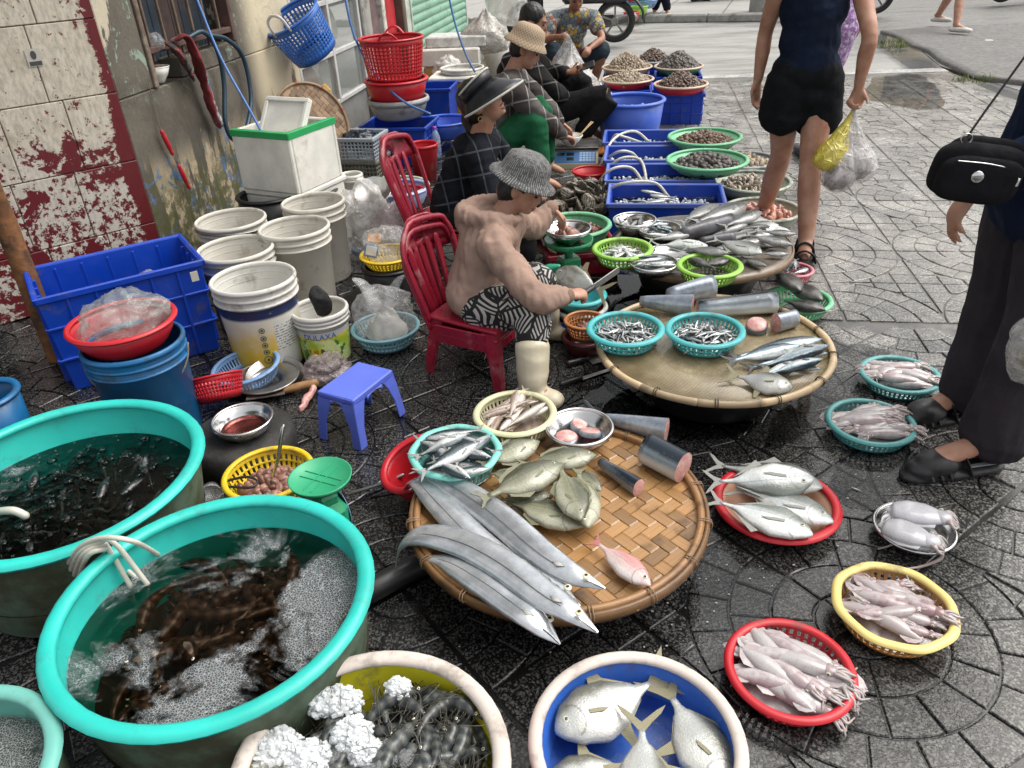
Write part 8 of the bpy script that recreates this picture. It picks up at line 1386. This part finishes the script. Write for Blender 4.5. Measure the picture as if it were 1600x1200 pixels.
def sandal(par, a, t, m, z=.0):
    d = (t - a); d.z = 0; d.normalize(); n = V(-d.y, d.x, 0); h = a - d * .035; h.z = 0; pts = [(0, .030), (.05, .036), (.12, .036), (.18, .045), (.225, .038), (.245, .018)]; P = [h + d * x + n * w_ for x, w_ in pts] + [h + d * x - n * w_ for x, w_ in reversed(pts)]; v = [(p.x, p.y, z) for p in P] + [(p.x, p.y, z + .026) for p in P]; k = len(P); off = par.location
    v = [Vector(q) - off for q in v]; mesh('sole', (v, [tuple(range(k - 1, -1, -1)), tuple(range(k, 2 * k))] + [(i, (i + 1) % k, (i + 1) % k + k, i + k) for i in range(k)]), m, par, smooth=False)
    for x, hh, w_ in ((.165, .068, .050), (.085, .082, .044), (.0, .095, .040)): c_ = h + d * x - off; mesh('strap', tube([c_ + n * w_ + V(0, 0, z + .02), c_ + n * w_ * .75 + V(0, 0, hh * .75), c_ + V(0, 0, hh), c_ - n * w_ * .75 + V(0, 0, hh * .75), c_ - n * w_ + V(0, 0, z + .02)], .019, 10, 4, .3), m, par)
sandal(p6, J6['al'], J6['tl'], M_BLKP); sandal(p6, J6['ar'], J6['tr'], M_BLKP)
hp = J6['wl'] + V(-.01, -.01, -.10)
def hang_bag(label, top, c_, r, m, seed):
    v, f = [], []; n, k_ = 40, 22
    for i in range(k_ + 1):
        t = i / k_; z_ = top.z + (c_.z - r * 1.0 - top.z) * t; cc = top.lerp(c_, min(1, t * 1.25)); rr = r * interp([(0, .10), (.12, .16), (.4, .50), (.62, .92), (.8, 1.0), (.93, .72), (1, .18)], t)
        for j in range(n): a = 2 * PI * j / n; w_ = 1 + .16 * noise.noise((math.cos(a) * 3.2 + seed, math.sin(a) * 3.2, t * 1.5)) + (.10 * math.sin(a * 11 + seed) * (1 - t)); v.append((cc.x + rr * w_ * math.cos(a), cc.y + rr * w_ * math.sin(a) * .8, z_))
    for i in range(k_):
        for j in range(n): f.append((i * n + j, i * n + (j + 1) % n, (i + 1) * n + (j + 1) % n, (i + 1) * n + j))
    return tag(mesh('plastic_bag', (v, f), m), label, 'plastic bag')
hang_bag('yellow plastic bag hanging from the standing woman\'s hand', hp, V(1.55, 3.62, .49), .075, M_BAGY, 2); hang_bag('clear bag of clams, right one in the standing woman\'s hand', hp, V(1.70, 3.62, .445), .095, bagmat('frosty_bag', (.70, .68, .68), .42, 14), 5); hang_bag('clear bag with purplish contents, left one in her hand', hp, V(1.605, 3.60, .40), .085, bpy.data.materials['frosty_bag'], 8)
tag(mesh('bag_contents', wob(ball((1.70, 3.62, .425), (.066, .055, .06), 20, 14), .014, 30), pm('clam_grey', (.24, .21, .18), .5, .5, 40, .5, 90)), 'grey clams inside the right clear bag', 'clams'); tag(mesh('bag_contents', wob(ball((1.60, 3.60, .385), (.062, .052, .055), 20, 14), .014, 30), pm('purple_meat', (.20, .13, .14), .4, .5, 30)), 'purplish shellfish inside the left clear bag', 'shellfish')
# --- person at the right edge
hd7 = basis((-.9, .2, -.2)); J7 = dict(pel=V(1.47, 2.00, .86), ch=V(1.49, 1.97, 1.14), sl=V(1.46, 1.80, 1.28), sr=V(1.50, 2.16, 1.28), hl=V(1.47, 1.93, .80), hr=V(1.49, 2.12, .80), kl=V(1.46, 1.88, .45), kr=V(1.52, 2.13, .45), al=V(1.40, 1.845, .10), ar=V(1.50, 2.13, .10), el=V(1.42, 1.74, 1.02), wl=V(1.20, 1.885, .90), er=V(1.66, 2.3, 1.02), wr=V(1.60, 2.32, .8), hc=V(1.58, 1.98, 1.50), tl=V(1.22, 1.82, .055), tr=V(1.37, 2.10, .055))
M_NAVY = cloth('navy_jacket', (.008, .015, .040)); M_TROU = cloth('charcoal_trousers', (.040, .034, .042)); p7 = person('person at the right edge in navy top and wide dark trousers', J7, M_SKIN, 1.0, M_NAVY, None, 1, 1, [(J7['wl'] + V(0, 0, -.012), (-.42, .0, -.85), (.75, -.35, -.4), 1.12, .45, .4, 1)], True, .009, hd7, vox=.0075, loose=.03, wf=(14, 14, 8), extra=[ball(V(1.47, 1.99, .86), (.15, .17, .14), 24, 14), tube([V(1.47, 1.98, .80), V(1.48, 1.97, 1.1)], [.16, .15], 20, 1)]); hair_cap(p7, J7['hc'], hd7, 1, None)
sculpt('trousers', [ball(J7['pel'], (.155, .165, .13), 24, 14), tube([J7['hl'] + V(.02, .02, .05), J7['kl'] + V(.02, .0, .08), V(1.46, 1.865, .30), V(1.445, 1.862, .115)], [.115, .092, .090, .100], 24, 5), tube([J7['hr'] + V(0.02, 0, .05), J7['kr'] + V(.0, 0, .05), V(1.52, 2.13, .30), V(1.515, 2.13, .10)], [.115, .09, .088, .095], 24, 5)], M_TROU, p7, .008, 2, .006, (26, 26, 4))
def clog(par, a, t):
    d = (t - a); d.z = 0; d.normalize(); n = V(-d.y, d.x, 0); h = a - d * .055; h.z = 0; off = par.location; sculpt('shoe', [tube([h + V(0, 0, .014), h + d * .12 + V(0, 0, .013), h + d * .27 + V(0, 0, .014)], [.042, .046, .038], 14, 3, .5), ball(h + d * .225 + V(0, 0, .036), (.062, .045, .032), 18, 12, basis(d)), ball(h + d * .19 + V(0, 0, .05), (.075, .05, .04), 18, 12, basis(d))], M_BLKP, par, .005, 2)
    for x, hh, w_ in ((.10, .082, .043), ): c_ = h + d * x - off; mesh('strap', tube([c_ + n * w_ + V(0, 0, .02), c_ + n * w_ * .8 + d * .02 + V(0, 0, hh * .8), c_ + d * .03 + V(0, 0, hh + .012), c_ - n * w_ * .8 + d * .02 + V(0, 0, hh * .8), c_ - n * w_ + V(0, 0, .02)], .011, 10, 4, .3), M_BLKP, par)
    for k in range(3): b = h + d * (.165 + .03 * k) - off; mesh('strap', tube([b + n * .046 + V(0, 0, .02), b + n * .022 + d * .012 + V(0, 0, .066 - .004 * k), b - n * .022 + d * .022 + V(0, 0, .066 - .004 * k), b - n * .046 + V(0, 0, .02)], .008, 8, 4, .4), M_BLKP, par)
    mesh('insole', rbox(-.02, .10, -.026, .026, .030, .034, .004), M_GREY, par, h + d * .0 - off, (0, 0, math.atan2(d.y, d.x)), smooth=False)
clog(p7, J7['al'], J7['tl']); clog(p7, J7['ar'], J7['tr'])
hb7 = thing('handbag', 'black quilted handbag with silver zips on the right edge person', 'handbag', atY(1525, 268, 1.78), (0, .16, math.radians(-8))); hb7.scale = (.88, .9, .86); M_QUI = cloth('black_quilting', (.010, .010, .012), bump=.9, bs=38)
def pillow(c_, r, e=.55):
    v, f = ball((0, 0, 0), 1, 40, 26); q = lambda t: math.copysign(abs(t) ** e, t); return [(c_[0] + r[0] * q(p[0]), c_[1] + r[1] * q(p[1]), c_[2] + r[2] * q(p[2]) + .10 * p[0] * r[2]) for p in v], f
mesh('bag_body', pillow((0, 0, 0), (.115, .036, .075)), M_QUI, hb7); mesh('front_pocket', pillow((-.004, -.034, -.014), (.105, .026, .062)), M_QUI, hb7); mesh('rear_pocket', pillow((.02, .04, .008), (.10, .024, .078)), M_QUI, hb7)
mesh('zip', join(tube([(-.08, -.052, .032), (0, -.056, .036), (.075, -.052, .028), (.088, -.05, .01)], .0022, 6, 4), rbox(.082, .090, -.056, -.05, -.012, .012, .002)), M_STEEL, hb7); mesh('badge', xf(lathe([(0, .003), (.014, .003), (.016, 0)], 24), Matrix.Translation((-.02, -.060, .0)) @ Matrix.Rotation(PI / 2, 4, 'X')), M_STEEL, hb7); mesh('strap', tube([(-.06, .0, .07), (-.045, .01, .12), (.0, .03, .25), (.06, .06, .42), (.10, .10, .56)], .0045, 8, 5, .6), M_BLKP, hb7); mesh('ring', xf(ring(.014, 0, .002, .002, 18), Matrix.Translation((-.058, 0, .08)) @ Matrix.Rotation(PI / 2, 4, 'X')), M_STEEL, hb7)
bag('plastic_bag', 'clear bag with green leaves at the right edge of picture', atY(1625, 590, 1.72), (.10, .09, .12), bpy.data.materials['frosty_bag'], 81, .28); tag(mesh('bag_contents', wob(ball((0, 0, 0), (.05, .045, .04), 16, 10), .012, 25), pm('leafy', (.18, .2, .06), .6, .5, 30), None, atY(1622, 560, 1.72)), 'green leaves inside the bag at right edge', 'vegetables')
# ------------------------------------------------------------------ street background
def tyre(R, w_): return lathe([(R - .075, -w_ * .3), (R - .06, -w_ * .48), (R - .02, -w_ * .5), (R, -w_ * .25), (R + .004, 0), (R, w_ * .25), (R - .02, w_ * .5), (R - .06, w_ * .48), (R - .075, w_ * .3), (R - .075, -w_ * .3)], 48)
def wheel(par, loc, R=.27, w_=.10, spokes=5, rot=(PI / 2, 0, 0)):
    t = mesh('wheel', tyre(R, w_), pm('rubber', (.022, .022, .023), .8, .3, 30, .4, 60), par, loc, rot); S = [ring(R - .08, 0, .012, .02, 40), lathe([(0, -.04), (.05, -.04), (.05, .04), (0, .04)], 24)]
    for k in range(spokes): S.append(xf(rbox(.04, R - .085, -.013, .013, -.012, .012, .004), Matrix.Rotation(2 * PI * k / spokes + .3, 4, 'Z')))
    mesh('rim', join(*S), M_STEELD, t, smooth=False); return t
M_BIKE = pm('bike_dark', (.02, .02, .022), .35, .2, 8); M_BIKEG = pm('bike_grey', (.22, .22, .22), .4, .2, 8, metal=.4)
def scooter(X, Y, rz, label, body):
    r = thing('motorbike', label, 'motorbike', (X, Y, 0), rz); wheel(r, (-.62, 0, .274)); wheel(r, (.64, 0, .274))
    mesh('engine', join(rbox(-.62, -.18, -.13, -.06, .20, .36, .04), rbox(-.40, .05, -.10, .10, .18, .34, .04), tube([(-.15, -.12, .2), (-.45, -.14, .22), (-.86, -.15, .30)], [.03, .05, .06], 14, 4)), M_BIKEG, r); mesh('body_panel', join(rbox(-.80, .10, -.12, .12, .50, .68, .06), rbox(.05, .45, -.14, .14, .24, .32, .03), rbox(.40, .58, -.15, .15, .3, .85, .05)), body, r); mesh('seat', rbox(-.75, .12, -.12, .12, .685, .77, .035), M_BIKE, r)
    mesh('rear_mudguard', tube([(-.30, 0, .55), (-.55, 0, .62), (-.82, 0, .58), (-.98, 0, .42), (-1.0, 0, .30)], [.05, .06, .06, .05, .04], 12, 4, .4), body, r); mesh('fork', tube([(.64, .07, .27), (.55, .07, .6), (.46, .0, .95)], .022, 10, 3), M_BIKEG, r); mesh('handlebar', tube([(.42, -.32, .98), (.46, -.1, 1.0), (.46, .1, 1.0), (.42, .32, .98)], .014, 10, 4), M_BIKE, r); mesh('tail_light', rbox(-.86, -.80, -.06, .06, .5, .56, .015), plastic('tail_red', (.4, .02, .02)), r); return r
wb = at(952, 70); scooter(wb.x - .50, wb.y + .35, math.radians(165), 'dark motorbike parked behind the man in floral shirt', M_BIKE)
wb = at(1358, 26); scooter(wb.x - .45, wb.y + .35, math.radians(170), 'grey motorbike whose wheel shows beside the purple dress', M_BIKEG); wb = at(1098, 8); scooter(wb.x + .6, wb.y + .1, 0, 'distant motorbike on the far pavement', M_BIKE); wb = at(1578, 4); scooter(wb.x + .5, wb.y + .2, .2, 'distant motorbike at the top right edge', M_BIKE)
# far people seen from the legs down
def walker(label, f1, f2, hip, skin, sh, pants, shirt, s_=1.0, leg=1.9, fw=(0, -1, 0), shoe=None):
    fw = Vector(fw).normalized(); sd = Vector((-fw.y, fw.x, 0)); J = dict(pel=hip, ch=hip + V(0, 0, .34), sl=hip + sd * .18 + V(0, 0, .50), sr=hip - sd * .18 + V(0, 0, .50), hl=hip + sd * .09, hr=hip - sd * .09, al=f1 + V(0, 0, .08), ar=f2 + V(0, 0, .08), tl=f1 + fw * .17 + V(0, 0, .03), tr=f2 + fw * .17 + V(0, 0, .03))
    J['kl'] = J['hl'].lerp(J['al'], .52) + fw * .05; J['kr'] = J['hr'].lerp(J['ar'], .52) + fw * .05; J['el'] = J['sl'] + sd * .06 + V(0, 0, -.26); J['er'] = J['sr'] - sd * .06 + V(0, 0, -.26); J['wl'] = J['el'] + fw * .12 + V(0, 0, -.2); J['wr'] = J['er'] + fw * .12 + V(0, 0, -.2); J['hc'] = hip + V(0, 0, .74)
    r = person(label, J, skin, s_, shirt, pants, .5, leg, [(J['wl'], (0, 0, -1), -sd, 1, .4), (J['wr'], (0, 0, -1), sd, 1, .4)], True, .008, basis(fw), vox=.014); hair_cap(r, J['hc'], basis(fw), 1.0)
    if shoe:
        for f in (f1, f2): sculpt('shoe', [tube([f + V(0, 0, .03) - fw * .05, f + V(0, 0, .035) + fw * .07, f + V(0, 0, .03) + fw * .19], [.05, .055, .04], 12, 3, .7)], shoe, r, .01, 2)
    return r
M_WSH = cloth('white_shoe', (.62, .60, .56)); a, b = at(1022, 25), at(1043, 26); walker('distant person in black skirt and white shoes', a, b, V((a.x + b.x) / 2, a.y + .1, .85), M_SKIN, None, cloth('black_skirt', (.01, .012, .02)), cloth('plain_top', (.3, .3, .3)), 1.0, 1.85, (0, -1, 0), M_WSH)
a, b = at(1463, 34), at(1492, 50); walker('walking person with bare legs and white slippers on the road', a, b, V((a.x + b.x) / 2, (a.y + b.y) / 2, .80), M_SKIN, None, cloth('road_shorts', (.08, .09, .11)), cloth('road_shirt', (.3, .28, .25)), 1.0, .6, (.5, -.8, 0), M_WSH)
M_PUR = pm('purple_print', (.26, .13, .34), .85, .3, 20, dirt=.5, dcol=(.6, .5, .62), ds=40); dq = atY(1338, 30, 5.2); walker('person in purple patterned dress behind the standing woman', V(dq.x - .09, 5.25, 0), V(dq.x - .13, 5.35, 0), V(dq.x - .12, 5.3, .84), M_SKIN, None, M_PUR, M_PUR, .9, 1.75, (0, 1, 0), M_BLKP)
# pole, far basins
pg = at(1184, 24); tag(mesh('street_pole', join(lathe([(.16, 0), (.15, .05), (.13, 3.2), (0, 3.2)], 24)), M_KERB, None, pg), 'round concrete street pole on the far pavement', 'pole')
for i, (px, py, z_, R, m_, lb) in enumerate(((1002, 28, .22, .28, M_LBLUE, 'light blue basin at the foot of far stack'), (1002, 20, .34, .28, M_MINT, 'mint basin on the light blue one far behind'), (1003, 10, .46, .28, M_LBLUE, 'upper blue basin in the far stack'), (998, 27, .16, .14, M_LIME, 'small lime bowl in front of far basins'), (986, 36, .15, .12, M_RED, 'small red bowl left of the far basins'))):
    g = at(1003 if i < 3 else px, 30 if i < 3 else py + 6); basin('basin', lb, 'basin', g.x, g.y + (.15 if i < 3 else 0), z_ + .06, R, .12, R * .8, m_, n=28)
tag(mesh('litter', wob(ball((0, 0, 0), (.05, .03, .008), 10, 6), .02, 30), M_WHITE, None, at(1545, 64, -.03)), 'white scrap of litter on the road', 'litter')
for i, (px, py) in enumerate(((1395, 75), (1385, 68), (1520, 128))):
    rn = random.Random(i); g = at(px, py, -.02); B = []
    for k in range(60): a = rn.uniform(0, 6.28); l = rn.uniform(.04, .11); b = Vector((rn.uniform(-.2, .2), rn.uniform(-.08, .08), 0)); d = Vector((math.cos(a) * .6, math.sin(a) * .6, 1)).normalized(); B.append(tube([b, b + d * l * .6, b + d * l + Vector((math.cos(a), math.sin(a), -.4)) * l * .3], [.004, .0035, .0008], 4, 2, .4))
    tag(mesh('grass_tuft', join(*B), pm('weed_green', (.10, .14, .02), .7, .4, 12), None, g), ['weeds growing along the puddle by the road edge', 'small weeds nearest the purple dress by road edge', 'weeds at the road edge left of the navy jacket'][i], 'weeds', None, 'stuff')
rn = random.Random(77); B = []
for k in range(170):
    px, py = rn.choice(((1080, 640, 160, 60), (1000, 990, 160, 70), (1250, 720, 130, 70), (660, 620, 120, 60), (1150, 900, 140, 80), (1400, 760, 120, 60)))[0:2], None; cx, cy = px; g = at(cx + rn.gauss(0, 110), cy + rn.gauss(0, 55), .0025); e = rn.uniform(.0012, .0034); a = rn.uniform(0, 6.28)
    B.append(([(g.x + e * math.cos(a + t) * (1.5 if t % 3 < 1 else .8), g.y + e * math.sin(a + t), g.z + q) for q in (0, .0012) for t in (0, 1.2, 2.5, 3.8, 5.1)], [(5, 6, 7, 8, 9)] + [(i, (i + 1) % 5, (i + 1) % 5 + 5, i + 5) for i in range(5)]))
tag(mesh('fish_scales', join(*B), pm('scale_litter', (.36, .35, .33), .3, .3, 200), smooth=False), 'pale fish scales and specks scattered on the wet paving', 'fish scales', None, 'stuff')
bpy.data.scenes.remove(SCT)
